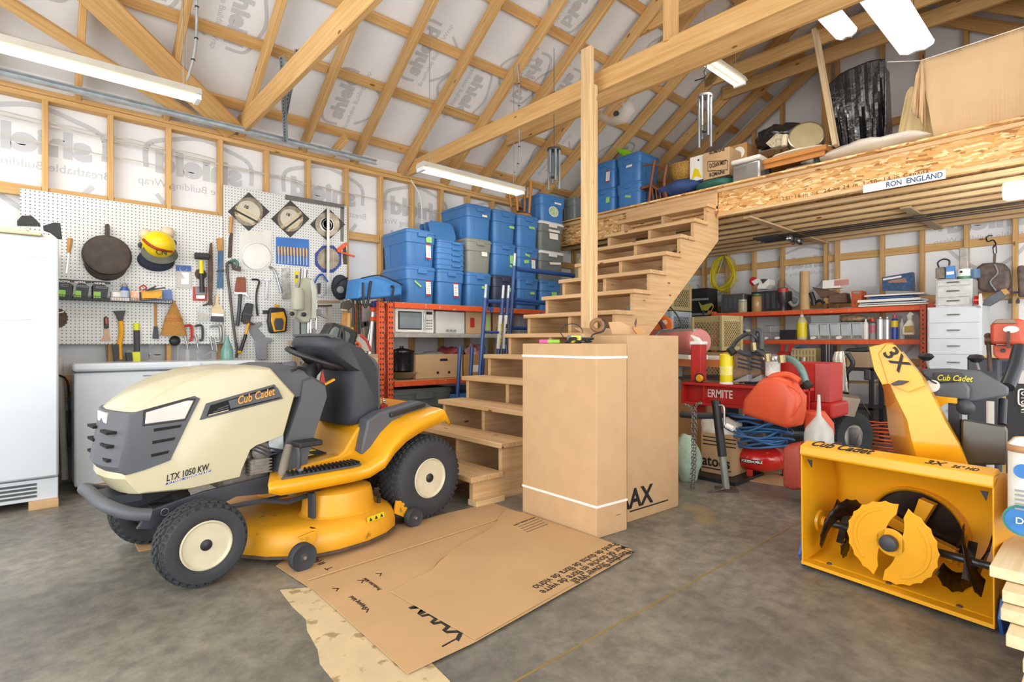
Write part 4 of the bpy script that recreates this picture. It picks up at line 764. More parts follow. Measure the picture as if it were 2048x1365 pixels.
# side plates
for y in(0,-Wd_):
 s_=sn.part('side_plate',S_().prism([(0,y,0),(-.01,y,.53),(.03,y,.56),(.12,y,.56),(.3,y,.47),(.38,y,.3),(.38,y,.08),(.32,y,0)],(0,-.006 if y==0 else .006,0)),YH,bev=.002)
 sn.part('skid_shoe',S_().prism([(.03,y+(.006 if y==0 else-.006),-.035),(.0,y+(.006 if y==0 else-.006),.03),(.03,y+(.006 if y==0 else-.006),.1),(.2,y+(.006 if y==0 else-.006),.1),(.26,y+(.006 if y==0 else-.006),-.035)],(0,.012 if y==0 else-.012,0)),BLUP,bev=.003)
 sn.part('bearing_plate',S_().lathe([(.055,0),(.05,.012),(.025,.016),(.025,.03)],20,TM((.16,y+(-.007 if y==0 else .007),.17),(90 if y==0 else-90,0,0))),YH,smooth=40)
# curved back: top hood down to scraper
pr=[(-.005,.562),(.02,.563),(.10,.56),(.2,.53),(.28,.46),(.33,.36),(.345,.25),(.33,.14),(.27,.06),(.18,.02),(.04,.0)]
prs=spline([V((x,0,z))for x,z in pr],4)
sn.part('housing_back',S_().sheet([[V((p.x,-Wd_*k/12,p.z))for p in prs]for k in range(13)]),YH,smooth=50,solid=.005)
sn.part('front_lip',S_().prism([(-.012,0,.515),(-.02,0,.525),(-.015,0,.565),(.045,0,.585),(.07,0,.565)],(0,-Wd_,0)),YH,bev=.004,smooth=40)
sn.part('scraper_blade',S_().box(-.004,.05,-Wd_,0,-.012,.004),YH)
for y in(-.1,-.35,-.6):sn.part('bolt_head',S_().lathe([(.012,0),(.009,.005)],10,TM((.06,y,.006))),RUST)
for y,dy in((-.04,0),(-Wd_+.03,0)):sn.part('corner_gusset',S_().prism([(0,y-.012,.5),(0,y+.012,.5),(0.02,y,.46)],(-.006,0,0)),DARK)
# impeller housing ring, impeller, gear case disc
YC=-Wd_/2;DK=mat('dark_steel_blade','#33251a',.35,.5,scale=20,col2='#191410')
ring=lambda r,x,z0=.19:[V((x,YC+r*math.cos(k*math.pi/20),z0+r*math.sin(k*math.pi/20)))for k in range(40)]
sn.part('impeller_ring',S_().loft([ring(.185,.30),ring(.2,.29),ring(.2,.33),ring(.185,.5),ring(.165,.5)],cap=False),YH,smooth=40,solid=.003)
sn.part('impeller_drum',S_().loft([ring(.185,.325),ring(.12,.33),ring(.02,.33)],cap=True),DK)
for a in(20,110,200,290):
 d=V((0,math.cos(R(a)),math.sin(R(a))));e=V((0,-d.z,d.y));o=V((.31,YC,.19))
 sn.part('impeller_vane',S_().prism([o+d*.03-e*.02,o+d*.165-e*.03,o+d*.17+e*.03,o+d*.03+e*.02],(-.05,0,0)),YH,bev=.003)
# the big spoked disc (serrated auger flight seen face on)
def serr(r0,r1,a0,a1,n,x,tilt=0.,teeth=.006):
 out=[]
 for k in range(n+1):
  a=R(a0+(a1-a0)*k/n);out.append((r1+(teeth if k%3==0 else 0),a))
 for k in range(n,-1,-1):
  a=R(a0+(a1-a0)*k/n);out.append((r0,a))
 return out
def flight(nm,yc,zc,xc,r0,r1,a0,a1,n,pitch,m,lab=None,lean=0.,parent=None):
 """helical serrated ribbon round the shaft (axis along y)"""
 ring0=[];ring1=[]
 for k in range(n+1):
  f=k/n;a=R(a0+(a1-a0)*f);y=yc+pitch*(f-.5);t_=.007 if k%3==0 else 0
  ring0.append(V((xc+r0*math.cos(a),y,zc+r0*math.sin(a))));ring1.append(V((xc+(r1+t_)*math.cos(a),y+lean,zc+(r1+t_)*math.sin(a))))
 return sn.part(nm,S_().sheet([ring0,ring1]),m,solid=.005,smooth=50,label=lab,parent=parent)
AX,AZ=.155,.17
sn.part('auger_shaft',S_().tube([(AX,-.01,AZ),(AX,-Wd_+.01,AZ)],.016,14),mat('shaft_steel','#43464a',.3,.7),smooth=50)
# accelerator disc in the middle, facing forward
Mo=V((.045,YC-.0,.192));
def face_disc(poly,th,m,nm,**kw):return sn.part(nm,S_().prism([Mo+V((0,r*math.cos(a),r*math.sin(a)))for r,a in poly],(th,0,0)),m,**kw)
for a0,a1 in((112,280),(-68,100)):
 P=[(.172+(.006 if k%3==0 else 0),R(a0+(a1-a0)*k/30))for k in range(31)]+[(.03+.1*abs(2*k/30-1)**3.2,R(a0+(a1-a0)*k/30))for k in range(30,-1,-1)]
 face_disc(P,.006,YEL,'serrated_flight',bev=.002);P=[(.15,R(a0+25+(a1-a0-50)*k/20))for k in range(21)]+[(.135,R(a0+25+(a1-a0-50)*k/20))for k in range(20,-1,-1)]
 face_disc([(r,a)for r,a in P],-.004,YEL,'pressed_ridge',bev=.002)
face_disc([(.06,R(0+k*12))for k in range(30)],.012,YEL,'flight_hub',bev=.004)
sn.part('hub_knob',S_().lathe([(.032,0),(.036,.012),(.033,.03),(.02,.036),(.001,.037)],28,TM((Mo.x-.001,Mo.y,Mo.z),(0,-90,0))),DARK,smooth=40)
for yc,s in((-.12,1),(-Wd_+.12,-1)):
 flight('auger_flight',yc,AZ,AX,.06,.135,20,230,26,.12*s,DK,lean=.0);flight('auger_flight',yc+.01,AZ,AX,.06,.135,200,410,26,.12*s,DK)
 for a in(60,240):sn.part('flight_arm',S_().beam((AX,yc,AZ),(AX+.08*math.cos(R(a)),yc,AZ+.08*math.sin(R(a))),.03,.006),DK)
sn.text('Cub Cadet',MS@V((.0,-.035,.571)),MS.to_3x3()@V((0,-1,0)),MS.to_3x3()@V((.06,0,.02)),.075,INK,bold=.016,shear=.35,width=.265)
sn.text('3X',MS@V((.0,-.5,.571)),MS.to_3x3()@V((0,-1,0)),MS.to_3x3()@V((.06,0,.02)),.042,INK,bold=.02,shear=.3,width=.07)
sn.text('26" HD',MS@V((.0,-.59,.571)),MS.to_3x3()@V((0,-1,0)),MS.to_3x3()@V((.06,0,.02)),.03,INK,bold=.005,shear=.3,width=.085)
# chute: tapered curved channel leaning towards the camera's left
enS=V((1,0,0));
def chp(px,py,x=3.02):return hit(px,py,(x,0,0),enS)
left=[(1790,905),(1778,860),(1774,820),(1768,780),(1757,745),(1740,705),(1738,692)];
right=[(1935,935),(1917,890),(1890,845),(1868,800),(1852,772),(1845,760),(1800,705)]
mid_l=[(1840,935),(1824,880),(1815,840),(1795,800),(1778,762),(1764,730),(1760,690)]
b=B();g_=[]
for a,c2,e in zip(left,mid_l,right):
 A_,Bq,Cq=chp(*a,3.16),chp(*c2,3.0),chp(*e,3.02);D_=Cq+V((.14,.02,0));g_.append([A_,Bq,Cq,D_])
ch=sn.part('chute',b.sheet(g_),YEL,solid=.005,smooth=25)
top=[(1738,700),(1770,686),(1800,703),(1846,756),(1851,775),(1832,782),(1776,768),(1752,735)]
d_=sn.part('chute_deflector',B().prism([chp(x,y,2.975)for x,y in[(1757,708),(1774,688),(1790,690),(1842,752),(1850,772),(1816,785),(1776,768),(1766,735)]],(.006,0,0)),YEL,bev=.002)
sn.part('chute_deflector',B().prism([chp(x,y,2.98)for x,y in[(1738,695),(1774,686),(1757,708),(1766,735),(1776,768),(1764,770),(1748,740)]],(.12,0,0)),YEL,bev=.002)
sn.text('3X',chp(1764,706,2.970),chp(1800,748,2.97)-chp(1764,706,2.97),V((0,-.3,1)),.085,INK,bold=.02,width=.11)
sn.part('wing_knob',B().prism([chp(x,y,2.965)for x,y in[(1782,768),(1798,761),(1820,763),(1805,770),(1790,772)]],(-.015,0,0)),DARK,bev=.003,parent=d_)
# engine, dash, handlebars behind
sn.part('dash_panel',B().loft([[hit(x,y,(X,0,0),enS)for x,y in[(1842,738),(1900,737),(1960,742),(2000,765),(2018,775),(2017,792),(1942,806),(1862,795),(1850,775)]]for X in(3.35,3.4,3.58,3.64)]),CHAR,bev=.01,smooth=40)
PX=lambda x,y,X:hit(x,y,(X,0,0),enS)
sn.part('dash_recess',B().prism([PX(x,y,3.345)for x,y in[(1868,746),(1924,746),(1934,762),(1868,766)]],(-.006,0,0)),DARK,bev=.002)
sn.text('Cub Cadet',PX(1873,761,3.335),(0,-1,0),(0,0,1),.04,YP,bold=.01,shear=.3,width=.135)
sn.part('dash_lip',B().prism([PX(x,y,3.34)for x,y in[(1850,770),(1930,763),(1942,775),(1940,800),(1862,795)]],(-.03,0,0)),CHAR,bev=.01,seg=2,smooth=40)
sn.part('headlamp',B().lathe([(.028,0),(.03,.02),(.012,.022),(.001,.02)],20,Matrix.Translation(PX(1866,772,3.31))@Matrix.Rotation(R(-90),4,'Y')),PAPER,smooth=40)
for x,y in((1852,714),(1952,717)):
 k=sn.part('control_knob',B().lathe([(.001,.02),(.025,.016),(.036,0),(.02,-.018),(.008,-.022)],20,Matrix.Translation(PX(x,y,3.5))),BLACK,smooth=50);sn.part('lever',B().tube([PX(x,y+6,3.5),PX(x+6,y+24,3.48)],.006,6),STEEL,parent=k)
sn.part('muffler_box',B().loft([[PX(x,y,X)for x,y in[(1922,846),(1925,838),(1995,850),(2012,852),(2016,862),(2014,930),(1922,930)]]for X in(3.12,3.14,3.4,3.42)]),mat('black_gloss','#54534f',.22,.6),bev=.008,smooth=40)
sn.part('yellow_bracket',B().prism([PX(x,y,3.25)for x,y in[(1865,792),(1913,797),(1913,808),(1895,806),(1880,815)]],(.02,0,0)),YEL)
sn.part('chute_post',B().prism([PX(x,y,3.28)for x,y in[(1896,800),(1920,803),(1922,925),(1896,915)]],(.05,0,0)),CHASS,bev=.003)
sn.part('crank_pulley',B().lathe([(.035,0),(.035,.02),(.02,.03)],18,Matrix.Translation(PX(1932,815,3.3))@Matrix.Rotation(R(-90),4,'Y')),CHASS,smooth=40)
sn.part('handle_tube',B().tube([PX(2004,850,3.42),PX(2006,800,3.5)],.017,10),mat('tube_black','#3c4047',.25,.3),smooth=50);sn.part('handle_tube',B().tube([PX(2014,775,3.5),PX(2030,735,3.6),PX(2040,695,3.68)],.03,12),MATS['tube_black'],smooth=50)
sn.part('axle_housing',S_().box(.38,.75,-.6,-.12,.1,.32),CHASS,bev=.02)
sn.part('cable',B().tube([PX(1848,750,3.3),PX(1862,762,3.27),PX(1878,770,3.3)],.004,5),BLACK)
for y in(-.02,-.7):
 Mx=MS@TM((.62,y-(.1 if y>-.3 else-.1)*0,.17))@Matrix.Rotation(R(90),4,'X')
 wt=sn.part('drive_tyre',B(Mx).lathe([(.08,-.05),(.13,-.065),(.185,-.06),(.195,-.04),(.195,.04),(.185,.06),(.13,.065),(.08,.05)],32),RUBBER,smooth=40);sn.part('rim',B(Mx).lathe([(.08,.05),(.075,.02),(.01,.02)],20),GREYP,parent=wt,smooth=40)
sn.done(MS@V((.3,-.36,-.035)))
# the blue lifting bits under it are the skid shoes above
# ================================================================ BOXES AND CARDBOARD
def fl(px,py):
 p=hit(px,py,(0,0,0),(0,0,1));return V((p.x,p.y,0))
TEXT=INK
A_,Bc,Cc=fl(1045,1026),fl(1193,1079),fl(1254,1060);dC=Cc-Bc;D_=A_+dC
t=T('tall_carton','tall plain carton standing nearer the tractor, bound with two white straps','box')
h1=1.1-(688-685)/FPX*(Bc.dot(V((CA,SA,0))))
t.part('carton',B().prism([A_,Bc,Cc,D_],(0,0,h1)),CARD,bev=.004)
c0=(A_+Cc)/2
for z in(h1-.085,.17):
 P=[c0+(p-c0)*1.006 for p in(A_,Bc,Cc,D_)]
 t.part('strap',B().loft([[p+V((0,0,z))for p in P],[p+V((0,0,z+.014))for p in P]],cap=False),PAPER,solid=.002)
for s_ in((A_,Bc),):t.part('staple',B().box(-.02,.02,-.001,.001,0,.004,Matrix.Translation(Cc+(Bc-Cc)*.3+V((0,0,.1)))@Matrix.Rotation(math.atan2(dC.y,dC.x),4,'Z')),STEEL)
t.done()
A2_,B2_=fl(1259,1045),fl(1357,1013);dv=V((.30,.12,0));
t=T('tall_carton','tall open carton with printed capital letters at its foot, behind the strapped one','box')
A2_=A2_+(A2_-B2_)*.04;h2=1.1+(685-672)/FPX*(B2_.dot(V((CA,SA,0))))
n2=V((B2_.y-A2_.y,A2_.x-B2_.x,0)).normalized()*-.34
t.part('carton',B().prism([A2_,B2_,B2_+n2,A2_+n2],(0,0,h2-.0)),CARD,bev=.004)
ee=(B2_-A2_).normalized();nn=-n2.normalized()
p1=hit(1240,1030,A2_+nn*.004,nn)
t.text('AAX',V((p1.x,p1.y,0))+ee*-.02+V((0,0,.085)),ee,(0,0,1),.165,TEXT,bold=.02,width=.35)
t.part('printed_line',B().prism([A2_+ee*.02+nn*.002+V((0,0,.06)),B2_-ee*.12+nn*.002+V((0,0,.06)),B2_-ee*.12+nn*.002+V((0,0,.068)),A2_+ee*.02+nn*.002+V((0,0,.068))],nn*.001),TEXT)
t.part('flap',B().prism([A2_+n2+V((0,0,h2)),B2_+n2+V((0,0,h2)),B2_+n2*1.3+V((0,0,h2+.05)),A2_+n2*1.3+V((0,0,h2+.05))],(0,0,.005)),CARD)
t.done()
# cardboard on the floor
CD=mat('floor_cardboard','#bd9a6e',.85,var=.08,scale=3,bump=.04);CD2=mat('soiled_cardboard','#c8b48e',.9,var=.1,scale=8,spots=('#9a845f',14,.56))
def sheetcard(name,pts,z,th,m,lab,kids=(),sm=0):
 P=[fl(*p)for p in pts];t=T(name,lab,'cardboard');
 t.part('sheet',B().prism([p+V((0,0,z))for p in P],(0,0,th)),m);return t
jag=random.Random(3)
edge=[(560,1182),(585,1215),(612,1240),(614,1262),(635,1300),(640,1330),(668,1365),(700,1400)]
t=sheetcard('cardboard_sheet',edge+[(860,1420),(900,1365),(700,1170)],.0005,.003,CD2,'torn soiled cardboard with a ragged edge, lowest of the floor layers');t.done()
t=sheetcard('cardboard_sheet',[(552,1135),(610,1095),(985,1008),(1130,1060),(1150,1100),(700,1170),(618,1178)],.004,.003,CD,'brown cardboard under the tractor deck wheels, printed with small symbols')
e1=(fl(675,1120)-fl(640,1105)).normalized();up=(fl(700,1090)-fl(660,1130)).normalized()
for k,(x,y)in enumerate(((638,1118),(652,1130),(668,1140))):t.own(text(('(c)','II (o)','T')[k],fl(x,y)+V((0,0,.0076)),-e1,V((0,0,1)).cross(-e1),.05,TEXT,bold=.01))
t.done()
t=sheetcard('cardboard_sheet',[(612,1170),(1000,1045),(1020,1030),(1265,1108),(1262,1114),(950,1290),(815,1354)],.008,.003,CD,'large creased cardboard sheet with shipping label corners printed on it')
fold=t.part('fold_ridge',B().tube([fl(616,1166)+V((0,0,.011)),fl(1005,1040)+V((0,0,.011))],.004,6),CD)
Z8=lambda x,y:(540+x/2.4976,960+y/2.4976)
def ft(s,a,c2,size,z=.0115,flip=1,**kw):
 a,c2=fl(*Z8(*a)),fl(*Z8(*c2));e=(c2-a).normalized();return t.own(text(s,a+V((0,0,z)),e,V((0,0,1)).cross(e),size,TEXT,**kw))
ft('Production label',(560,560),(480,505),.03,width=.15);ft('Shipping label',(490,655),(420,600),.03,width=.14)
for x,y in((560,480),(470,515),(345,555),(495,660)):
 a=fl(*Z8(x,y));t.part('corner_mark',B().box(0,.03,0,.005,0,.001,Matrix.Translation(a+V((0,0,.011)))@Matrix.Rotation(2.4,4,'Z')),TEXT);t.part('corner_mark',B().box(0,.005,0,.03,0,.001,Matrix.Translation(a+V((0,0,.011)))@Matrix.Rotation(2.4,4,'Z')),TEXT)
a,c2=fl(*Z8(860,850)),fl(*Z8(955,797));t.part('printed_line',B().beam(a+V((0,0,.0112)),c2+V((0,0,.0112)),.008,.001),TEXT)
ft('MAAX',(690,650),(930,812),.13,bold=.02,width=.34)
t.done()
t=sheetcard('cardboard_sheet',[(780,1190),(860,1150),(900,1110),(985,1060),(1010,1025),(1045,1030),(1265,1106),(950,1288)],.013,.003,CD,'uppermost cardboard sheet printed with shower wall text in three languages')
for k,(s,a,c2)in enumerate((('Fiberglass Shower Wall',(1785,365),(1500,520)),('Mur de douche en fibre de verre',(1755,345),(1345,575)),('Pared de ducha de fibra de vidrio',(1712,330),(1308,552)))):
 ft(s,a,c2,.066,z=.0165,width=(fl(*Z8(*a))-fl(*Z8(*c2))).length,bold=.004)
cz=[fl(*Z8(*q_))+V((0,0,.0165))for q_ in((612,578),(700,525),(790,480),(850,410),(960,340),(1060,275),(1130,235),(1190,190))]
t.part('crease',B().tube(cz,.0022,5,smooth=3),CD)
ft('www.maax.com',(1320,200),(1205,245),.03,z=.0165,bold=.005,width=.2)
for k in range(4):
 a,c2=fl(*Z8(1345+k*14,208+k*9)),fl(*Z8(1240+k*14,250+k*9));t.part('small_print',B().beam(a+V((0,0,.0165)),c2+V((0,0,.0165)),.006,.001),mat('ink_pale','#6d5a43',.8))
t.done()
t=sheetcard('cardboard_sheet',[(243,1035),(280,1055),(330,1095),(278,1105)],.001,.004,CD,'cardboard scrap under the tractor wheel nearest the chest freezer');t.done()
t=sheetcard('cardboard_sheet',[(1497,963),(1640,985),(1625,955),(1510,940)],.001,.004,CD,'small cardboard scrap under the red air compressor');t.done()
# ================================================================ LEFT RACK, TOTES
YFR=4.88
RP=Plane((0,YFR,0),(1,0,0),(0,-1,0))
rx=lambda px,y=YFR:hit(px,685,(0,y,0),(0,1,0)).x
rz=lambda px,py,y=YFR:hit(px,py,(0,y,0),(0,1,0)).z
def rack(name,label,posts,beams,deck,along_x=True):
 t=T(name,label,'rack')
 for(x,y)in posts:
  p=t.part('upright',bx(x-.03,x+.03,y-.03,y+.03,0,posts_top),ORANGE,bev=.003)
  b=B()
  for k in range(int(posts_top/.052)):
   z=.04+k*.052
   for dx in(-.014,.014):
    if along_x:b.box(x+dx-.006,x+dx+.006,y-.0315,y-.0295,z,z+.02)
    else:b.box(x-.0315,x-.0295,y+dx-.006,y+dx+.006,z,z+.02)
  t.part('slots',b,BLACK,parent=p,kind='stuff')
 for a,c2,z0,z1,m in beams:t.part('beam',bx(a[0],c2[0],a[1],c2[1],z0,z1),m,bev=.004)
 for a in deck:t.part('shelf_board',bx(*a[:6]),a[6])
 t.done();return t
posts_top=1.51;SGR=mat('shelf_grey','#a9a6a1',.5,scale=20,var=.2);DECK=mat('deck_board','#a58d68',.7)
rack('pallet_rack','orange slotted steel rack along the tool wall carrying the stacked totes',[(2.60,4.91),(2.70,4.91),(2.60,5.4),(5.38,4.91),(5.38,5.4)],
     [((2.74,4.87),(5.35,4.91),1.45,1.505,ORANGE),((2.74,4.87),(5.35,4.91),1.15,1.19,SGR),((2.74,4.87),(5.35,4.91),.645,.70,ORANGE),((2.74,5.38),(5.35,5.42),1.45,1.505,ORANGE),((2.74,5.38),(5.35,5.42),.645,.70,ORANGE)],
     [(2.64,5.36,4.9,5.42,1.495,1.512,DECK),(2.74,5.36,4.9,5.42,1.18,1.195,SGR),(2.74,5.36,4.9,5.42,.69,.705,DECK)])
def rrect(w,l,z,r=.05,n=4,y0=0):
 out=[]
 for cx,cy,a0 in((w/2-r,y0+l-r,0),(-w/2+r,y0+l-r,90),(-w/2+r,y0+r,180),(w/2-r,y0+r,270)):
  for k in range(n+1):a=R(a0+90*k/n);out.append(V((cx+r*math.cos(a),cy+r*math.sin(a),z)))
 return out
TB=mat('tote_blue','#437cba',.38,var=.05,rnd=.04);TG=mat('tote_grey','#8b8e86',.42,var=.05);TD=mat('tote_dark','#6e7472',.42);TNV=mat('tote_navy','#3a4257',.4);TW=mat('lid_white','#dfe0de',.4)
def tote_proto(name,body,lid,W_=.375,L=.56,H=.385,taper=.86,lidz=.03):
 t=T(name,'blue tote','tote');cy=L/2
 def rr(k,z):w,l=W_*k,L-W_*(1-k);return rrect(w,l,z,.045,y0=(L-l)/2)
 hb=H-lidz
 bd=t.part('body',B().loft([rr(taper-.02,0),rr(taper,.01),rr(taper+.05,hb*.68),rr(taper+.09,hb*.70),rr(taper+.11,hb*.97),rr(taper+.11,hb)]),body,smooth=40)
 t.part('lid',B().loft([rr(.99,hb-.008),rr(1.0,hb-.006),rr(1.0,hb+.012),rr(.96,hb+.018),rr(.94,H),rr(.88,H),rr(.86,H-.006)]),lid,smooth=40)
 ins=W_*(1-taper-.02)/2
 for yy,s in((0,-1),(L,1)):t.part('latch',bx(-.055,.055,(yy-.014)if s<0 else yy-.006,(yy+.006)if s<0 else yy+.014,hb-.045,hb+.004),lid if body is not TG else TG,bev=.005)
 for s in(-1,1):
  for q in(.3,.7):
   M=Matrix.Translation(V((0,0,0)))
   w0=W_*taper/2+.002;t.part('rib',B().hexa([V((s*(w0-.006),L*q-.012,.02)),V((s*(w0+.004),L*q-.012,.02)),V((s*(w0+.004),L*q+.012,.02)),V((s*(w0-.006),L*q+.012,.02)),V((s*(w0+.006),L*q-.012,hb*.68)),V((s*(w0+.016),L*q-.012,hb*.68)),V((s*(w0+.016),L*q+.012,hb*.68)),V((s*(w0+.006),L*q+.012,hb*.68))]),body)
 for q in(-.08,.08):
  y0=W_*(1-taper)/2-.004;y1=W_*(1-taper-.05)/2-.004
  t.part('rib',B().hexa([V((q-.006,y0,.02)),V((q+.006,y0,.02)),V((q+.006,y0+.01,.02)),V((q-.006,y0+.01,.02)),V((q-.006,y1,hb*.67)),V((q+.006,y1,hb*.67)),V((q+.006,y1+.01,hb*.67)),V((q-.006,y1+.01,hb*.67))]),body)
 t.done(at=(0,0,0));return t.e
TAPE=mat('green_tape','#9ad07a',.7);STK=mat('sticker','#f0eee8',.5);STR_=mat('sticker_red','#a8282a',.5)
protos={};first_used={}
def tote(kind,x,y,z,label,group,st=(),rot=0,W_=None,sc=(1,1,1)):
 if kind not in protos:
  args=dict(blue=(TB,TB),grey=(TG,TG),navy=(TNV,TNV),dark=(TD,TW),darkdark=(TD,TD))[kind]
  protos[kind]=tote_proto('storage_tote',*args,**(dict(taper=.84)if kind.startswith('dark')else{}));e=protos[kind];e.matrix_basis=TM((x,y,z),(0,0,rot),sc);first_used[kind]=1
  e['label']=label;e['group']=group
  pristine=True
 else:
  src=protos[kind];e=src.copy();COL.objects.link(e);e.matrix_basis=TM((x,y,z),(0,0,rot),sc);e['label']=label;e['group']=group
  for ch in src.children:
   if not ch.get('sticker'):
    d=ch.copy();COL.objects.link(d);d.parent=e
 for s in st:
  k,sx,sz=s[:3];yf=-.003+.032*(1-min(1,sz/.36))-.004
  def add(nm,b,m):o=mesh_obj(nm,b,m);o.parent=e;o['sticker']=1;return o
  if k=='tape':w,h=(s[3:5]if len(s)>4 else(.08,.03));add('tape',B().box(-w/2,w/2,-.002,0,-h/2,h/2,TM((sx,yf,sz),(-3,s[5]if len(s)>5 else 0,0))),TAPE)
  if k=='note':w,h=(s[3:5]if len(s)>4 else(.08,.035));add('paper_label',B().box(-w/2,w/2,-.002,0,-h/2,h/2,TM((sx,yf,sz),(-3,s[5]if len(s)>5 else 0,0))),STK)
  if k=='long':
   M=TM((sx,yf+.004,sz),(-3.5,0,0));o=add('product_label',B().box(-.03,.03,-.002,0,-.12,.12,M),STK)
   def sub(nm,b,m):q=mesh_obj(nm,b,m);q.parent=o;q['sticker']=1
   sub('red_band',B().box(-.03,.03,-.003,-.002,.03,.12,M),STR_);sub('picture',B().prism([M@V(p)for p in((-.022,-.003,.11),(.022,-.003,.11),(.022,-.003,.07),(0,-.003,.045),(-.022,-.003,.07))],M.to_3x3()@V((0,-.001,0))),INK)
   for q in range(6):sub('print_line',B().box(-.02,.02,-.003,-.002,.01-q*.018,.014-q*.018,M),GREYP)
   sub('red_band',B().box(-.03,.03,-.003,-.002,-.12,-.1,M),STR_)
 return e
GT='blue totes stacked on the steel rack'
Z1,Z2,Z3,Z4=1.513,1.90,2.29,2.66
C1,C2,C3,C4,C5,C6=3.07,3.45,3.85,4.235,4.62,5.02
tote('blue',C1,YFR,Z1,'lower blue tote of the pair nearest the tool wall, slanting green tape beside its label',GT,[('long',.08,.2),('tape',-.05,.2,.1,.02,35)])
tote('blue',C1,YFR,Z2,'upper blue tote of the pair nearest the tool wall, green tape above its product label',GT,[('long',.08,.2),('tape',.08,.29,.07,.06)])
tote('blue',C2,YFR,Z1,'blue tote under the stack of nested empty blue tubs',GT,[('long',.06,.2)])
tote('blue',C3,YFR,Z1,'blue tote with one green tape beneath the light grey tote',GT,[('tape',.06,.22)])
tote('grey',C3,YFR,Z2,'light grey tote between two blue ones on the rack','grey totes on the rack',[('note',.06,.22,.08,.05)])
tote('blue',C3,YFR,Z3,'blue tote on top of the light grey tote',GT,[('note',.06,.27,.07,.025)],sc=(1,1,1))
tote('navy',C4,YFR,Z1,'dark navy tote with green tape behind the scaffold frames','navy totes',[('tape',.1,.22,.09,.05)])
tote('blue',C4,YFR,Z2,'blue tote with two rows of green tape on top of the dark navy tote',GT,[('tape',.1,.2,.06,.1),('tape',.1,.12,.05,.03,20)])
tote('blue',C4,YFR,Z3,'blue tote with one green tape, topmost above the dark navy tote',GT,[('tape',.1,.2)])
tote('blue',C5,YFR,Z1,'blue tote low on the rack seen through the scaffold frame, one green tape',GT,[('tape',.06,.2,.07,.03)])
tote('blue',C5,YFR,Z2,'blue tote with a product label and two green tapes, middle of its stack',GT,[('long',.08,.2),('tape',-.03,.28,.08,.03,10),('tape',-.04,.2,.08,.04,-10)])
tote('blue',C5,YFR,Z3,'blue tote topmost in the stack under the chair legs',GT,[('tape',.05,.24,.1,.03)])
tote('blue',C6,YFR,Z1,'blue tote with a green tape square beside the stair treads',GT,[('tape',.05,.2,.09,.08)],sc=(1.05,1,1))
tote('dark',C6+.02,YFR,Z2,'dark grey white-lidded tote, lower of two, one slanted note','dark grey totes with white lids',[('note',.04,.23,.16,.03,-6)],sc=(1.3,1,.98))
tote('dark',C6+.02,YFR,Z3-.01,'dark grey white-lidded tote, upper of two, with two paper notes','dark grey totes with white lids',[('note',.02,.27,.16,.03),('note',.02,.2,.12,.08)],sc=(1.3,1,.98))
e=tote('blue',C6+.06,YFR+.02,Z4-.02,'blue tote with a round green picture on its end, highest on the rack',GT,[('note',.06,.29,.1,.025)],sc=(1.25,.72,.96))
o=mesh_obj('round_picture',B().lathe([(.072,0),(.072,.003),(.062,.004)],24,TM((.0,.006,.17),(87,0,0))),STK);o.parent=e;o['sticker']=1;o2=mesh_obj('picture',B().lathe([(.064,.003),(.064,.005)],24,TM((.0,.006,.17),(87,0,0))),mat('picture_green','#7fb26a',.5,scale=25,col2='#dfe8cf'));o2.parent=o;o2['sticker']=1
tote('darkdark',5.6,4.83,Z4+.08,'dark grey box tote standing beside the round-pictured tote near the roof','dark totes by the roof',sc=(1.1,.5,.8))
# nested tubs and loose lids
nt=T('nested_tubs','nested empty tubs','tub')
for k in range(5):
 t=T('empty_tub',('lowest','second','middle','fourth','topmost')[k]+' of five nested empty blue tubs beside the light grey tote','tub','nested blue tubs on the rack');z=Z1+.387+k*.062
 def rr(q,zz):w,l=.375*q,.56-.375*(1-q);return[p+V((C2,YFR,zz))for p in rrect(w,l,0,.045,y0=(.56-l)/2)]
 t.part('rim',B().loft([rr(.97,z),rr(.97,z+.045),rr(1.0,z+.047),rr(1.0,z+.062),rr(.93,z+.062),rr(.91,z+.01)],cap=False),TB,smooth=40)
 t.part('latch',bx(C2-.0,C2+.11,YFR-.014,YFR,z+.03,z+.058),TB,bev=.004);t.done()
bpy.data.objects.remove(nt.e)
for k in range(3):
 t=T('tote_cover',('front','middle','rear')[k]+' of three loose blue lids standing on the nested tubs','lid','loose blue lids');M=TM((C2-.02,YFR+.12+k*.07,Z2+.33),(0,0,0))@Matrix.Rotation(R(68-k*6),4,'X')
 t.part('lid',B(M).loft([rrect(.34,.24+.01*k,zz,.07,y0=-.0)for zz in(0,.012)]),TB,bev=.004,smooth=40);t.part('raised_panel',B(M).loft([rrect(.26,.18,zz,.05,y0=.03)for zz in(-.008,0)]),TB,bev=.003);t.done()
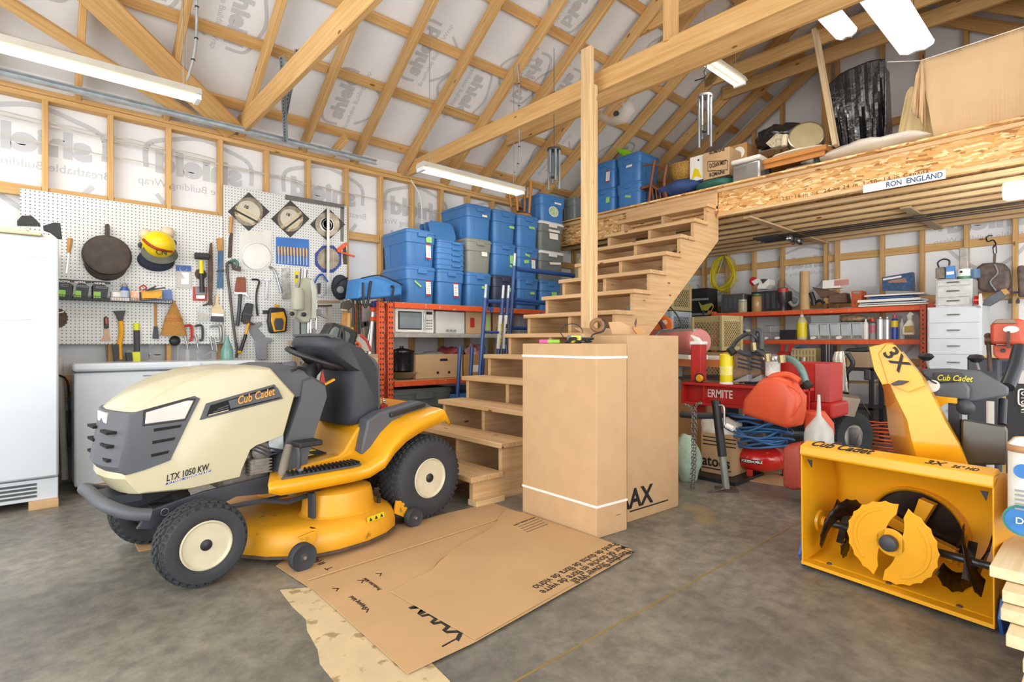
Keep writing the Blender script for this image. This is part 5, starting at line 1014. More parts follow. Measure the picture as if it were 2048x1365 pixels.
# things on the rack shelves
def box_rack(name,label,cat,pl,pr,pt,z0,y=4.95,depth=.38,m=CARD,bev=.004,group=None,extra=None,x_=None):
 x0,x1=(rx(pl,y),rx(pr,y))if x_ is None else x_;z1=rz((pl+pr)/2,pt,y);t=T(name,label,cat,group)
 bd=t.part('carton' if m is CARD else 'body',bx(x0,x1,y,y+depth,z0,z1),m,bev=bev)
 if extra:extra(t,x0,x1,y,z0,z1,bd)
 t.done();return t
def mw(t,x0,x1,y,z0,z1,bd):
 w=x1-x0;d=t.part('door',bx(x0+.01,x0+w*.76,y-.02,y,z0+.01,z1-.01),PAPER,bev=.004);t.part('window',bx(x0+.06,x0+w*.64,y-.023,y-.019,z0+.05,z1-.05),mat('oven_glass','#7f8a90',.15),parent=d);t.part('frame_trim',bx(x0+.04,x0+w*.66,y-.0215,y-.02,z0+.035,z1-.035),DARK,parent=d)
 t.part('handle',bx(x0+w*.69,x0+w*.73,y-.045,y-.02,z0+.03,z1-.03),GALV,bev=.006);t.part('display',bx(x0+w*.8,x0+w*.95,y-.003,y,z1-.06,z1-.03),BLACK)
 for i in range(4):
  for j in range(3):t.part('button',bx(x0+w*(.8+j*.055),x0+w*(.84+j*.055),y-.003,y,z0+.04+i*.03,z0+.055+i*.03),GREYP)
box_rack('microwave_oven','white microwave oven on the grey shelf of the rack','microwave',787,868,617,1.197,m=PAPER,bev=.01,extra=mw)
def wrapx(t,x0,x1,y,z0,z1,bd):t.part('film',bx(x0-.01,x1+.01,y-.01,y+.3,z0,z1+.01),CLEARP,bev=.01);[t.part('printed_mark',bx(x0+.12+i*.05,x0+.155+i*.05,y-.012,y-.01,z0+.02,z0+.045),GREYP)for i in range(3)]
box_rack('wrapped_box','white box wrapped in crinkled clear film beside the microwave','box',873,929,624,1.197,m=PAPER,bev=.004,extra=wrapx)
def ink_(t,x0,x1,y,z0,z1,bd):t.part('printed_mark',bx(x0+.06,x0+.12,y-.002,y,(z0+z1)/2-.06,(z0+z1)/2+.05),REDP);t.part('tape',bx(x1-.07,x1-.03,y-.002,y,z0+.04,z1-.04),TAPE)
box_rack('carton','carton with a round red mark and green tape on the grey shelf','box',932,982,622,1.197,extra=ink_)
def slot_(t,x0,x1,y,z0,z1,bd):t.part('hand_hole',bx((x0+x1)/2-.05,(x0+x1)/2+.05,y-.002,y,z1-.09,z1-.07),BLACK);[t.part('print_line',bx(x0+.04,x1-.04,y-.002,y,z0+.04+i*.02,z0+.045+i*.02),INK)for i in range(3)]
box_rack('carton','small-print carton behind the scaffold tubes on the grey shelf','box',986,1022,626,1.197,y=5.0,extra=slot_)
box_rack('food_tub','translucent tub with a white lid half hidden by the stair treads','tub',1030,1062,628,1.197,y=5.0,m=CLEARP)
pt=T('stock_pot','black speckled enamel canning pot with a lid on the lower shelf','pot');xc=rx(806,5.05);SPK=mat('speckled','#1d1f22',.25,spots=('#aeb3b8',90,.68));Mp=TM((xc,5.08,.79))
pt.part('pot',B(Mp).lathe([(.10,0),(.125,.015),(.128,.2),(.132,.205)],32),SPK,smooth=40);pt.part('lid',B(Mp).lathe([(.136,.205),(.134,.22),(.06,.24),(.02,.25),(.02,.27),(.001,.27)],32),SPK,smooth=40)
for s in(-1,1):pt.part('handle',B(Mp).tube([(s*.128,-.03,.17),(s*.16,-.02,.17),(s*.16,.02,.17),(s*.128,.03,.17)],.007,8),BLACK)
pt.done()
bw=T('mixing_bowl','steel bowl under the speckled pot','bowl');bw.part('bowl',B(TM((xc+.02,5.06,.707))).lathe([(.06,0),(.10,.02),(.15,.08),(.155,.082)],32),CHROME,smooth=50);bw.done()
def ban(t,x0,x1,y,z0,z1,bd):
 t.part('hand_hole',bx((x0+x1)/2-.0,(x0+x1)/2+.1,y-.002,y,z1-.075,z1-.05),BLACK)
 for q in(.05,.2):t.part('vent_hole',B().lathe([(.016,0),(.016,.002)],16,TM(((x0+x1)/2-.08+q,y-.0,z0+.06),(90,0,0))),BLACK)
box_rack('carton','open banana carton with a hand slot and two round holes','box',832,925,709,.707,depth=.34,extra=ban)
box_rack('carton','darker carton with printed loops beside the open banana carton','box',929,985,709,.707,m=mat('cardboard_dark','#b58a58',.85),extra=lambda t,x0,x1,y,z0,z1,bd:t.part('printed_mark',bx(x0+.12,x0+.2,y-.002,y,z0+.05,z0+.13),PAPER))
def lump(name,label,cat,c,r,m,seed=1,n=30,flat=.0,pn='bag',amp=.25):
 rn=random.Random(seed);b=B().ball(c,r,n);cc=V(c)
 mr_=sum(r)/3
 b.v=[cc+(v-cc)*(1+amp*2.2*(noise.noise((v-cc)/mr_*1.6+V((seed,)*3))+.45*abs(noise.noise((v-cc)/mr_*5+V((seed,)*3)))))for v in b.v]
 zm=c[2]-r[2]*.95
 for v in b.v:v.z=max(v.z,zm)
 t=T(name,label,cat);t.part(pn,b,m,smooth=60);t.done();return t
REDB=mat('red_film','#9c4a52',.25,trans=.2,bump=.5,bscale=25);lump('plastic_bag','crumpled red and clear plastic bag in the banana carton','bag',(rx(900,5.1),5.12,.97),(.14,.12,.07),REDB,2)
lump('plastic_bag','crumpled clear plastic bag with pink contents above the printed-loop carton','bag',(rx(950,5.1),5.12,.99),(.12,.12,.085),mat('pink_film','#cfb4b8',.25,bump=.5,bscale=25,col2='#a23c48',scale=10),3);lump('foam_block','grey-green padded block poking out of the banana carton','padding',(rx(868,5.05),5.08,.95),(.14,.1,.05),mat('sage','#8d9488',.8),5,amp=.08)
tote('darkdark',3.13,4.93,0.03,'large dark grey tote on the floor beneath the rack','large totes under the rack',sc=(2.0,.8,1.5));
single('tote_pallet',bx(2.72,3.42,4.95,5.35,0,.03),WOODG,'low board under the large dark grey tote','board')
tote('blue',3.75,4.93,0.0,'blue tote on the floor beneath the rack behind the lower stair treads',GT,sc=(1.5,.8,1.35));tote('blue',4.6,4.93,0.0,'blue tote on the floor deep under the rack, seen between stair stringers',GT,sc=(1.5,.8,1.2))
# under the stairs
cs=T('produce_carton','white printed carton standing on the floor under the lowest treads','box');cs.part('carton',bx(3.15,3.6,3.75,4.1,0,.3),mat('carton_white','#c9d0cc',.7),bev=.003);cs.part('printed_arc',B().prism([(3.148,4.05,.12),(3.148,3.95,.25),(3.148,3.85,.12)],(-.002,0,0)),YO);cs.part('printed_block',bx(3.146,3.15,3.78,3.84,.05,.26),BLUP);cs.done()
lump('plastic_bag','pale crumpled bag between the lower stair stringers','bag',(3.8,4.15,.14),(.16,.14,.12),mat('bag_pale','#b9bcb8',.3,bump=.5,bscale=20),8)
# blue soft cooler on the rack corner
q5=Zm(600,540,7.585);cb=T('cooler_bag','blue soft cooler bag with black straps on the corner of the rack','bag');PC=Plane((0,4.8,0),(1,0,0),(0,-1,0));wc=W(PC,q5,0);CBL=mat('cooler_blue','#3f86cc',.55,bump=.2,bscale=30)
pp=[(905,425),(945,140),(960,115),(1190,80),(1330,130),(1530,210),(1580,260),(1575,380),(1480,400),(1100,440)]
rg=[[wc.p(x,y,-d)for x,y in pp]for d in(0,)];c_=sum(rg[0],V())/len(pp);sc_=lambda d,k:[V((c_.x+(p.x-c_.x)*k,4.8+d,c_.z+(p.z-c_.z)*k))for p in rg[0]]
cb.part('bag',B().loft([sc_(.02,.9),sc_(0.04,1.0),sc_(.32,1.0),sc_(.36,.9)]),CBL,bev=.01,smooth=50)
cb.part('zip',wc.tube([(925,130,.0),(1190,82,.0),(1400,150,.0),(1560,230,.0)],.006,b=None),BLACK,smooth=50)
for P in([(955,190),(960,420),(985,570),(1030,480),(1075,170)],[(1380,250),(1420,270),(1400,400)]):cb.part('strap',wc.tube([(a,b_,.0)for a,b_ in P],.012,n=6),BLACK,smooth=50)
cb.done()
# ---------------------------------------------------------------- tools leaning in the corner beside the rack
PT=Plane((0,5.2,0),(1,0,0),(0,-1,0));w5=W(PT,q5,0)
def lean(name,label,cat,*parts):return tool(name,label,cat,*parts)
def down(P,z=0.0): # run a shaft on to the floor
 a,b_=P[-2],P[-1];f=(z-b_.z)/(b_.z-a.z);return P+[b_+(b_-a)*f]
def shaft(pts,r,d=0,n=8,z=0.0):return B().tube(down([w5.p(x,y,d)for x,y in pts],z),r,n)
GRN=mat('clamp_green','#4c5148',.5,.4)
for k,(x,lb)in enumerate(((800,'tall dark bar clamp with a crank handle, nearest the pegboard edge'),(860,'tall dark bar clamp, middle of three beside the pegboard'),(900,'tall dark bar clamp directly beside the blue cooler bag'))):
 t=T('bar_clamp',lb,'clamp','bar clamps in the corner');t.part('bar',shaft([(x,250+40*k),(x+15,900)],.012,.02*k),GRN,smooth=50);t.part('head',w5.plate([(x-30,290+60*(k>0)),(x+30,290+60*(k>0)),(x+30,390),(x-25,400)],.03,d=.02*k),GRN,bev=.004)
 t.part('crank',w5.tube([(x-35,240,.03),(x+30,225,.03),(x+60,220,.04),(x+55,175,.04)],.007,smooth=0),GRN);t.done()
t=T('telescoping_pole','white telescoping pole with two orange collars beside the rack','pole');t.part('pole',shaft([(1110,640),(1060,1280)],.019,.16),mat('pole_white','#dfe2e2',.35,.2),smooth=50);t.part('pole',shaft([(1120,600),(1000,1250)],.012,.13),STEEL,smooth=50)
for y in(600,745):t.part('collar',w5.plate([(1065,y-30),(1190,y-30),(1195,y+35),(1060,y+35)],.05,d=.15),ORANGE,bev=.006)
t.part('cap',w5.plate([(1070,480),(1180,470),(1190,540),(1090,570)],.05,d=.12),BLUE,bev=.008);t.done()
for k,(x,m,lb)in enumerate(((1195,STEEL,'thin steel rod, first beside the orange collars'),(1222,WOODG,'thin wooden pole with a red tip between the collars and the rack'),(1248,STEEL,'thin steel rod, nearest the rack post'))):
 t=T('rod',lb,'rod','rods against the rack');t.part('shaft',shaft([(x,520),(x+30,1250)],.008,.05),m,smooth=50);t.part('tip',w5.plate([(x-12,500),(x+14,500),(x+14,560),(x-12,560)],.02,d=.05),REDP);t.part('tip',w5.plate([(x-10,720),(x+22,720),(x+22,780),(x-8,780)],.022,d=.05),REDP);t.done()
for k,(x,m,lb)in enumerate(((925,STEEL,'grey tool handle leaning behind the racket bag'),(960,WOODG,'weathered wooden tool handle in the corner'),(1130,DARK,'dark metal handle between the white pole and the rods'),(1165,STEEL,'steel tool handle beside the dark one'))):
 t=T('garden_tool',lb,'tool');t.part('shaft',shaft([(x,860),(x+20,1200)],.013,.01),m,smooth=50);t.part('head',w5.plate([(x-20,800),(x+60,780),(x+70,850),(x,880)],.03,d=.01),DARK,bev=.004);t.done()
lean('wooden_paddle','wooden paddle hanging from the bag strap','paddle',('blade',w5.plate([(650,640),(720,630),(680,860),(610,830)],.015,d=.1),WOODH),('handle',w5.tube([(745,660,.12),(740,880,.12)],.02,smooth=0),mat('tan_wood','#c79a55',.5)))
lean('wooden_mallet','yellow wooden mallet head at the foot of the paddle','mallet',('head',w5.tube([(710,930,.12),(800,890,.12)],.022,n=14,smooth=0),mat('brass','#c9a23c',.4,.4)))
lean('straw_pouch','black and straw shoulder pouch under the dark cap','pouch',('pouch',w5.plate([(610,500),(720,460),(770,560),(700,620),(600,600)],.06,d=.12),mat('woven','#4a463c',.8,scale=50),dict(bev=.01)),('lining',w5.plate([(595,590),(700,600),(690,640),(600,630)],.05,d=.13),mat('canvas','#a8a58c',.8),dict(bev=.01)),('lining',w5.plate([(710,440),(760,440),(780,520),(740,560),(705,480)],.03,d=.13),MATS['canvas'],dict(bev=.01)))
rb=T('racket_bag','grey and black racket bag with a red edged end, behind the tractor seat','bag');PRB=Plane((0,4.3,0),(1,0,0),(0,-1,0));wr=W(PRB,q5,0)
rb.part('bag',wr.plate([(250,1020),(380,800),(640,880),(760,960),(700,1200),(300,1200)],.16),BLACK,bev=.02,seg=2,smooth=40);rb.part('pocket',wr.plate([(400,1040),(470,900),(520,860),(740,960),(750,1010),(690,1140),(420,1100)],.03,d=.16),mat('bag_grey','#6f7676',.7),bev=.012,smooth=40)
rb.part('end_panel',wr.plate([(740,1060),(820,975),(900,1050),(960,1150),(975,1240),(880,1240)],.12,d=.02),mat('end_grey','#b6b0a6',.6),bev=.01);rb.part('red_edge',wr.plate([(820,975),(850,985),(920,1060),(975,1180),(978,1240),(960,1230),(900,1090),(805,1010)],.13,d=.02),REDP,bev=.004);rb.part('swirl',wr.tube([(830,1120,.15),(870,1100,.15),(910,1150,.15),(870,1175,.15),(850,1150,.15)],.008),ORANGE,smooth=50)
for P in([(640,870),(660,1000),(650,1120)],[(630,880),(600,1000),(580,1100)]):rb.part('strap',wr.tube([(a,b_,.2)for a,b_ in P],.013,n=6),BLACK,smooth=50)
rb.done(at=None)
st2=single('bag_stand',bx(2.05,2.2,4.2,4.32,0,1.0),WOODG,'low wooden trestle holding the racket bag, hidden by the tractor','trestle')
# ---------------------------------------------------------------- band saw on its bench
q6=Zm(560,520,7.58);PBS=Plane((0,5.2,0),(1,0,0),(0,-1,0));w6=W(PBS,q6,0);SAGE=mat('machine_beige','#a9aa99',.45,var=.06);MG=mat('machine_grey','#8b9294',.45)
bs=T('drill_press','beige bench band saw machine standing in front of the taller pegboard','machine')
bs.part('hood',w6.plate([(205,480),(240,350),(300,290),(370,280),(430,330),(480,480),(490,880),(400,905),(380,960),(280,960),(200,880)],.12),SAGE,bev=.015,seg=2,smooth=40)
bs.part('side_cover',w6.plate([(375,330),(420,320),(475,470),(470,900),(395,905),(395,520)],.15),mat('machine_light','#b9bdb4',.4),bev=.01,smooth=40)
bs.part('motor',B().lathe([(.055,0),(.062,.02),(.058,.16),(.045,.2)],24,Matrix.Translation(w6.p(270,760,.16))),SAGE,smooth=40)
for x,y in((175,820),(355,830)):bs.part('knob',w6.disc(x,y,[(30,0),(32,.02),(20,.025)],d=.13),BLACK,smooth=40)
for x0,x1 in((190,265),(290,380)):bs.part('column',w6.plate([(x0,900),(x1,900),(x1,1200),(x0,1200)],.06),MG,bev=.004)
for x in(425,465):bs.part('guide_rod',B().tube([w6.p(x,880,.08),w6.p(x,1110,.08)],.01,8),CHROME,smooth=50)
bs.part('tension_rod',B().tube([w6.p(385,150,.05),w6.p(375,290,.05)],.02,10),STEEL,smooth=50);bs.part('cable',w6.tube([(320,130,.13),(300,370,.13),(250,470,.13)],.004),BLACK);bs.done()
vb=T('machine_vise','grey metal machine spindle and vise beside the beige machine','vise');vb.part('spindle',B().tube([w6.p(558,610,.05),w6.p(545,1060,.05)],.012,10),CHROME,smooth=50);vb.part('collar',w6.plate([(515,750),(590,750),(590,850),(520,850)],.06,d=.02),MG,bev=.008);vb.part('bracket',w6.plate([(430,800),(520,780),(520,860),(430,900)],.04,d=.02),MG);vb.part('foot',w6.plate([(380,1070),(520,1040),(520,1120),(400,1130)],.05,d=.02),MG,bev=.006);vb.part('arm',w6.plate([(590,810),(720,860),(720,905),(590,850)],.03,d=.02),MG);vb.done()
bl=T('try_square','wooden beam and pale rule hanging under the cap on the pegboard','square');bl.part('beam',w6.plate([(500,620),(890,615),(900,655),(500,665)],.03,d=-.18),WOODG);bl.part('rule',w6.plate([(725,715),(775,715),(780,970),(735,970)],.006,d=-.18),mat('rule_pale','#c8c4b0',.5));bl.part('mount',w6.plate([(560,690),(780,680),(780,710),(560,715)],.02,d=-.18),RUST);bl.done()
bn=T('work_bench','weathered plank bench top carrying the beige machine','bench');zb=w6.p(200,1215,.1).z;bn.lumber((1.86,5.2,zb-.03),(2.45,5.2,zb-.03),.36,.05,WOODG,'bench_top')
for x in(1.92,2.38):
 for y in(5.06,5.34):bn.lumber((x,y,0),(x,y,zb-.055),.06,.06,WOODG,'leg',up=(0,1,0))
bn.part('shelf_board',bx(1.9,2.4,5.04,5.36,.45,.475),mat('white_board','#c9cfd2',.6));bn.done()
cb2=T('utility_cart','pale grey metal cabinet behind the steering tower of the tractor','cabinet');cb2.part('body',bx(1.6,2.3,4.35,4.7,.02,.84),mat('cart_grey','#b3b9ba',.45),bev=.006);cb2.part('drawer',bx(1.62,2.28,4.33,4.35,.6,.8),MATS['cart_grey'],bev=.004);cb2.part('door',bx(1.62,2.28,4.33,4.35,.06,.58),MATS['cart_grey'],bev=.004);cb2.done()
# ---------------------------------------------------------------- blue scaffold frames
q7=Zm(930,500,5.252);SB=mat('scaffold_blue','#2b4c86',.35,var=.1,scale=10);PSF=Plane((0,4.45,0),(1,0,0),(0,-1,0));w7=W(PSF,q7,0)
def sp3(x,y,d=0):return w7.p(x,y,d)
def scaf(lab,posts,rungs,d,extra=None):
 t=T('scaffold_section',lab,'scaffold',None)
 for(x0,y0),(x1,y1)in posts:
  a,b_=sp3(x0,y0,d),sp3(x1,y1,d);b_=down([a,b_])[-1];t.part('post',B().tube([a,b_],.021,12),SB,smooth=50);top=a+(a-b_).normalized()*.14;t.part('coupling_pin',B().tube([a,top],.016,10),GALV,smooth=50)
 for(x0,y0),(x1,y1),r in rungs:t.part('rung',B().tube([sp3(x0,y0,d),sp3(x1,y1,d)],r,10),SB,smooth=50)
 if extra:extra(t)
 t.done()
scaf('blue scaffold end frame leaning nearest the tractor, with a locking hook',[((212,505),(160,1270))],[((235,540),(370,545),.021),((215,865),(350,868),.014)],.12,lambda t:t.part('hook',w7.plate([(235,605),(290,600),(290,640),(265,665),(262,640),(235,640)],.02,d=.12),SB))
LABW=mat('band_white','#d6d8d6',.5)
def lab2(t):
 for x0,x1,yy in((355,405,690),(410,455,690)):
  a,b_=sp3(x0+20,690,.06),sp3(x0-5,1040,.06)
  t.part('wrap_label',B().tube([a,b_],.0225,12),LABW,smooth=50)
  t.text('METALTECH',a+(b_-a)*.25+V((-.012,-.024,0)),(b_-a),(1,0,0),.035,YP if x0<400 else INK,bold=.03,width=.22)
scaf('pair of blue scaffold posts with white and yellow wrapped labels',[((395,510),(355,1050)),((450,510),(412,1050))],[],.06,lab2)
scaf('taller blue scaffold frame running behind the stair treads',[((517,170),(475,850))],[((540,200),(1140,270),.028),((520,520),(1130,600),.024),((500,820),(640,825),.022),((520,560),(780,575),.02),((860,825),(1050,825),.02)],0)
t=T('scaffold_platform','bundle of blue scaffold braces leaning behind the mid stair treads','scaffold')
for k in range(4):t.part('brace',B().tube([V((4.3+k*.12,4.5,0)),V((4.5+k*.12,4.55,1.45))],.016,8),SB,smooth=50)
for k in range(3):t.part('label',bx(4.42+k*.12,4.47+k*.12,4.52,4.528,.95,1.15),LABW)
t.done()
t=T('blue_brace_pair','two blue scaffold posts standing behind the second and third treads','scaffold')
for k in range(3):t.part('post',B().tube([V((3.3+k*.16,4.62,0)),V((3.4+k*.16,4.66,1.05))],.021,10),SB,smooth=50)
t.done()
# ---------------------------------------------------------------- things on top of the cartons
ht=h1+.001;pc=(A_+Cc)/2
p9=lambda px,py,z:hit(px,py,(0,0,z),(0,0,1))
zt=h1+.002;UPY=Plane((0,Bc.y+.12,0),(1,0,0),(0,-1,0));w9=W(Plane(tuple(pc+V((.02,0,0))),(SA,-CA,0),(-CA,-SA,0)),q7,0)
t=T('battery_charger','small grey and yellow charger with tangled black leads on the strapped carton','charger');P0=w9.p(1150,925)
Mt=Matrix.Translation(V((P0.x,P0.y,zt)))@Matrix.Rotation(R(-30),4,'Z');t.part('body',B(Mt).box(-.035,.04,-.03,.05,0,.05),GREYP,bev=.006);t.part('face',B(Mt).box(-.03,.03,-.032,-.03,.004,.046),YP)
rn=random.Random(5)
for k in range(4):t.part('lead',B().tube([V((P0.x+rn.uniform(-.08,.12),P0.y+rn.uniform(-.08,.02),zt+.005+rn.uniform(0,.03)))for _ in range(7)],.004,6,smooth=4),BLACK,smooth=50)
t.part('lead',w9.tube([(1035,920),(1000,850),(1060,790),(1160,780),(1225,830),(1230,880)],.003),BLACK,smooth=50);t.done(at=(P0.x,P0.y,zt))
for x0,x1,m,lb in((780,870,mat('pink','#e04f9b',.5),'pink marker tip lying at the rear of the strapped carton'),(865,995,GREENP,'lime green pack lying at the rear of the strapped carton')):
 a,c2=w9.p(x0,960,-.04),w9.p(x1,960,-.04);single('marker_pack',B().beam(V((a.x,a.y,zt+.012)),V((c2.x,c2.y,zt+.012)),.02,.022),m,lb,'stationery',bev=.003)
h2t=h2
q8=Zm(1260,560,6.827);w8=W(Plane((3.35,2.1,0),(SA,-CA,0),(-CA,-SA,0)),q8,0)
def rawplane(o):return Plane(tuple(o),(SA,-CA,0),(-CA,-SA,0))
wq=lambda X,Y,z:W(rawplane((X,Y,0)),z,0)
w8a=wq(3.0,2.1,Zm(1160,400,4.265))
t=T('tape_rolls','big brown roll and torn cardboard pieces on the lettered carton','roll');t.part('roll',B().tube([w8a.p(150+50*math.cos(k*math.pi/12),1070+45*math.sin(k*math.pi/12))for k in range(24)],.014,8,closed=True),mat('roll_brown','#8f6b45',.7),smooth=50);t.part('core',B().tube([w8a.p(150+38*math.cos(k*math.pi/12),1072+34*math.sin(k*math.pi/12),-.01)for k in range(24)],.008,6,closed=True),CARD,smooth=50);t.done()
tool('torn_cardboard','crumpled brown cardboard scraps sticking out of the lettered carton','cardboard',('piece',w8a.plate([(240,1045),(330,1040),(440,1085),(420,1148),(270,1148)],.02),CARD),('piece',w8a.plate([(445,1085),(500,1070),(560,1140),(480,1148),(450,1110)],.03,d=.02),mat('cardboard_dark','#b58a58',.85)),('nail',w8a.plate([(462,1060),(478,1010),(482,1055),(472,1085)],.01,d=.05),RUST))
tool('black_cable','black cable draped over the edge of the lettered carton','cable',('cable',w8a.tube([(90,1200,.1),(110,1150,.1),(200,1120,.12),(215,1050,.12),(190,1020,.1)],.005),BLACK))
# ================================================================ BACK WALL SIDE
def XP(X):return Plane((X,0,0),(0,-1,0),(-1,0,0))
Q4=Zm(1380,460,4.096);Q5=Zm(1340,640,3.593);Q6=Zm(1740,400,3.412);Q2=Zm(1300,0,2.738);Q0=Zm(0,0,1)
def wx(X,q=Q4):return W(XP(X),q,0)
def zx(X,y,q,xx=1700):return wx(X,q).p(xx,y).z
def xbox(name,label,cat,X,q,x0,x1,yt,z0,depth=.2,m=CARD,pn='body',extra=None,group=None,bev=.003,yb=None):
 w=wx(X,q);a,b_=w.p(x0,yt),w.p(x1,yt);z1=w.p((x0+x1)/2,yt).z
 if z0 is None:z0=w.p((x0+x1)/2,yb).z
 t=T(name,label,cat,group);bd=t.part(pn,bx(X,X+depth,b_.y,a.y,z0,z1),m,bev=bev)
 if extra:extra(t,X,b_.y,a.y,z0,z1,bd)
 t.done();return t
def xcyl(name,label,cat,X,q,x0,x1,yt,z0,m,prof=None,pn='body',cap=None,band=None,group=None,shoulder=.75):
 """upright bottle or can standing at z0"""
 w=wx(X,q);a,b_=w.p(x0,yt),w.p(x1,yt);r=abs(a.y-b_.y)/2;z1=a.z;M=TM((X,(a.y+b_.y)/2,z0));h=z1-z0;t=T(name,label,cat,group)
 pr=[(r*k,h*f)for k,f in(prof or[(.9,0),(1,.03),(1,shoulder),(.45,.88),(.35,.9),(.35,.95)])]
 if prof is None and not cap:pr[-1]=(.35*r,h)
 t.part(pn,B(M).lathe(pr,20),m,smooth=40)
 if cap:t.part('cap',B(M).lathe([(r*cap[1],h*.88),(r*cap[1],h),(r*cap[1]*.8,h*1.0)],16),cap[0],smooth=40)
 if band:t.part('label_band',B(M).lathe([(r*1.015,h*band[1]),(r*1.015,h*band[2])],20,cap=False),band[0],smooth=60)
 t.done();return t
XR=7.4
t=T('pallet_rack','orange slotted steel rack against the back wall with bottles and parts','rack')
for x in(7.43,7.75):
 for y in(1.455,1.39)if x<7.5 else(1.42,):
  p=t.part('upright',bx(x-.03,x+.03,y-.028,y+.028,0,1.545),ORANGE,bev=.003)
  if x<7.5:
   b=B();[b.box(x-.0315,x-.0295,y+dy-.007,y+dy+.007,.04+k*.052,.062+k*.052)for k in range(28)for dy in(-.0,)];t.part('slots',b,BLACK,parent=p,kind='stuff')
for x in(7.43,7.75):t.part('upright',bx(x-.03,x+.03,3.9,3.96,0,1.545),ORANGE,bev=.003)
for x in(7.4,7.78):
 for z0,z1 in((1.46,1.515),(1.075,1.13)):t.part('beam',bx(x-.01,x+.02,1.48,3.93,z0,z1),ORANGE,bev=.004)
t.part('shelf_board',bx(7.42,7.78,1.48,3.93,1.5,1.52),DECK);t.part('shelf_board',bx(7.42,7.78,1.48,3.93,1.12,1.133),DECK);t.part('shelf_board',bx(7.42,7.78,1.48,3.93,.6,.615),DECK)
for x,y in((1010,886),(1220,884),(620,890),(715,888)):p=wx(7.388).p(x,y);t.part('torn_label',B().prism([p+V((0,dy,dz))for dy,dz in((.04,0),(.02,.018),(-.02,.02),(-.04,.004),(-.01,-.015),(.02,-.018))],(-.001,0,0)),PAPER)
t.done()
ZS,ZM=1.521,1.134
# top shelf
wT=wx(7.42)
t=T('black_crate','black plastic crate under crumpled clear film below the yellow cord','crate');t.part('crate',bx(7.45,7.75,3.5,3.82,ZS,1.78),BLACK,bev=.01);t.part('film',bx(7.42,7.76,3.48,3.83,ZS,1.79),CLEARP,bev=.02)
for k in range(4):t.part('slot',bx(7.446,7.45,3.53+k*.07,3.57+k*.07,1.58,1.74),DARK)
t.done()
t=T('black_crate','black slotted crate holding a pale tray on the rack top','crate');t.part('crate',bx(7.5,7.78,2.98,3.42,ZS,1.8),BLACK,bev=.01)
for k in range(5):t.part('slot',bx(7.495,7.5,3.02+k*.075,3.06+k*.075,1.56,1.77),DARK)
t.done()
tool('pale_tray','pale angular tray tipped on the slotted black crate','tray',('tray',wT.plate([(555,430),(600,408),(695,412),(700,455),(660,492),(600,492),(620,440),(580,460)],.2,d=-.2),PAPER,dict(bev=.004)),('end',wT.plate([(630,412),(650,450),(690,415)],.21,d=-.2),DARK))
tool('red_plug','bright red plastic cap on the black crates','cap',('cap',wT.plate([(500,405),(530,385),(555,400),(555,450),(520,460),(500,440)],.06,d=-.1),mat('bright_red','#d81f25',.35),dict(bev=.01,seg=2)))
def jar(lab,x0,x1,yt,m,lid,yo=0):return xcyl('jar',lab,'jar',7.38+yo,Q4,x0,x1,yt,ZS-.0,m,prof=[(.9,0),(1,.04),(1,.82),(.9,.86)],cap=(lid,.95))
# keep jars on the beam-front edge of the board
jar('glass jar of tan contents with a green lid on the rack top',508,585,528,mat('jar_tan','#b08a55',.25),mat('lid_green','#4d6b4f',.5),.1);jar('small cream jar beside the film-wrapped crate',398,465,575,mat('jar_cream','#c9bd94',.4),mat('lid_clear','#cfd2c8',.3),.1)
xcyl('travel_mug','dark red and black travel mug on the rack top','mug',7.52,Q4,722,802,480,ZS,mat('mug_dark','#3a3436',.3),prof=[(.6,0),(.65,.3),(.95,.42),(1,.98),(.9,1)],band=(REDP,.8,.98));
xcyl('cardboard_core','short brown tube standing behind the travel mug','tube',7.65,Q4,722,776,418,ZS,mat('core_brown','#8c7558',.8),prof=[(1,0),(1,1),(.9,1)]);xcyl('cardboard_core','tall cardboard tube standing upright on the rack top','tube',7.5,Q4,900,978,345,ZS,mat('core_tan','#c7a577',.8),prof=[(1,0),(1,1),(.9,1),(.9,.98)])
tool('curved_pipe','short grey curved pipe elbow beside the tall cardboard tube','pipe',('pipe',wT.tube([(815,590,-.08),(845,620,-.08),(885,600,-.08),(890,560,-.08),(850,545,-.08)],.022,n=10),GREYP,dict(smooth=50)))
tool('goggles','black camouflage flashlight and straps beside the tall tube','flashlight',('body',wT.tube([(990,515,-.08),(1010,570,-.08),(1015,618,-.08)],.03,n=12,smooth=0),BLACK),('strap',wT.tube([(1020,600,-.08),(1060,580,-.08),(1100,600,-.08)],.018),BLACK))
tool('hand_vise','brown wooden block with metal scoop on the rack top','tool',('block',wT.plate([(1165,540),(1310,520),(1325,600),(1170,605)],.15,d=-.25),mat('brown_block','#6b5240',.7),dict(bev=.01)),('scoop',wT.plate([(1010,470),(1180,500),(1230,520),(1130,560),(1090,560)],.06,d=-.2),MATS['brown_block'],dict(bev=.01)),('post',wT.plate([(1120,560),(1170,560),(1170,605),(1115,605)],.08,d=-.2),WOODH))
t=xbox('small_carton','small white box with a red panel on top of the brown block','box',7.45,Q4,1085,1232,410,None,.12,PAPER,yb=478);t.part('red_panel',bx(7.448,7.45,2.2,2.36,1.8,1.87),mat('pale_red','#c98a80',.6));t.ps[-1][0].parent=t.e;t.ps[-1][0].matrix_basis=Matrix.Translation(-t.e.location)
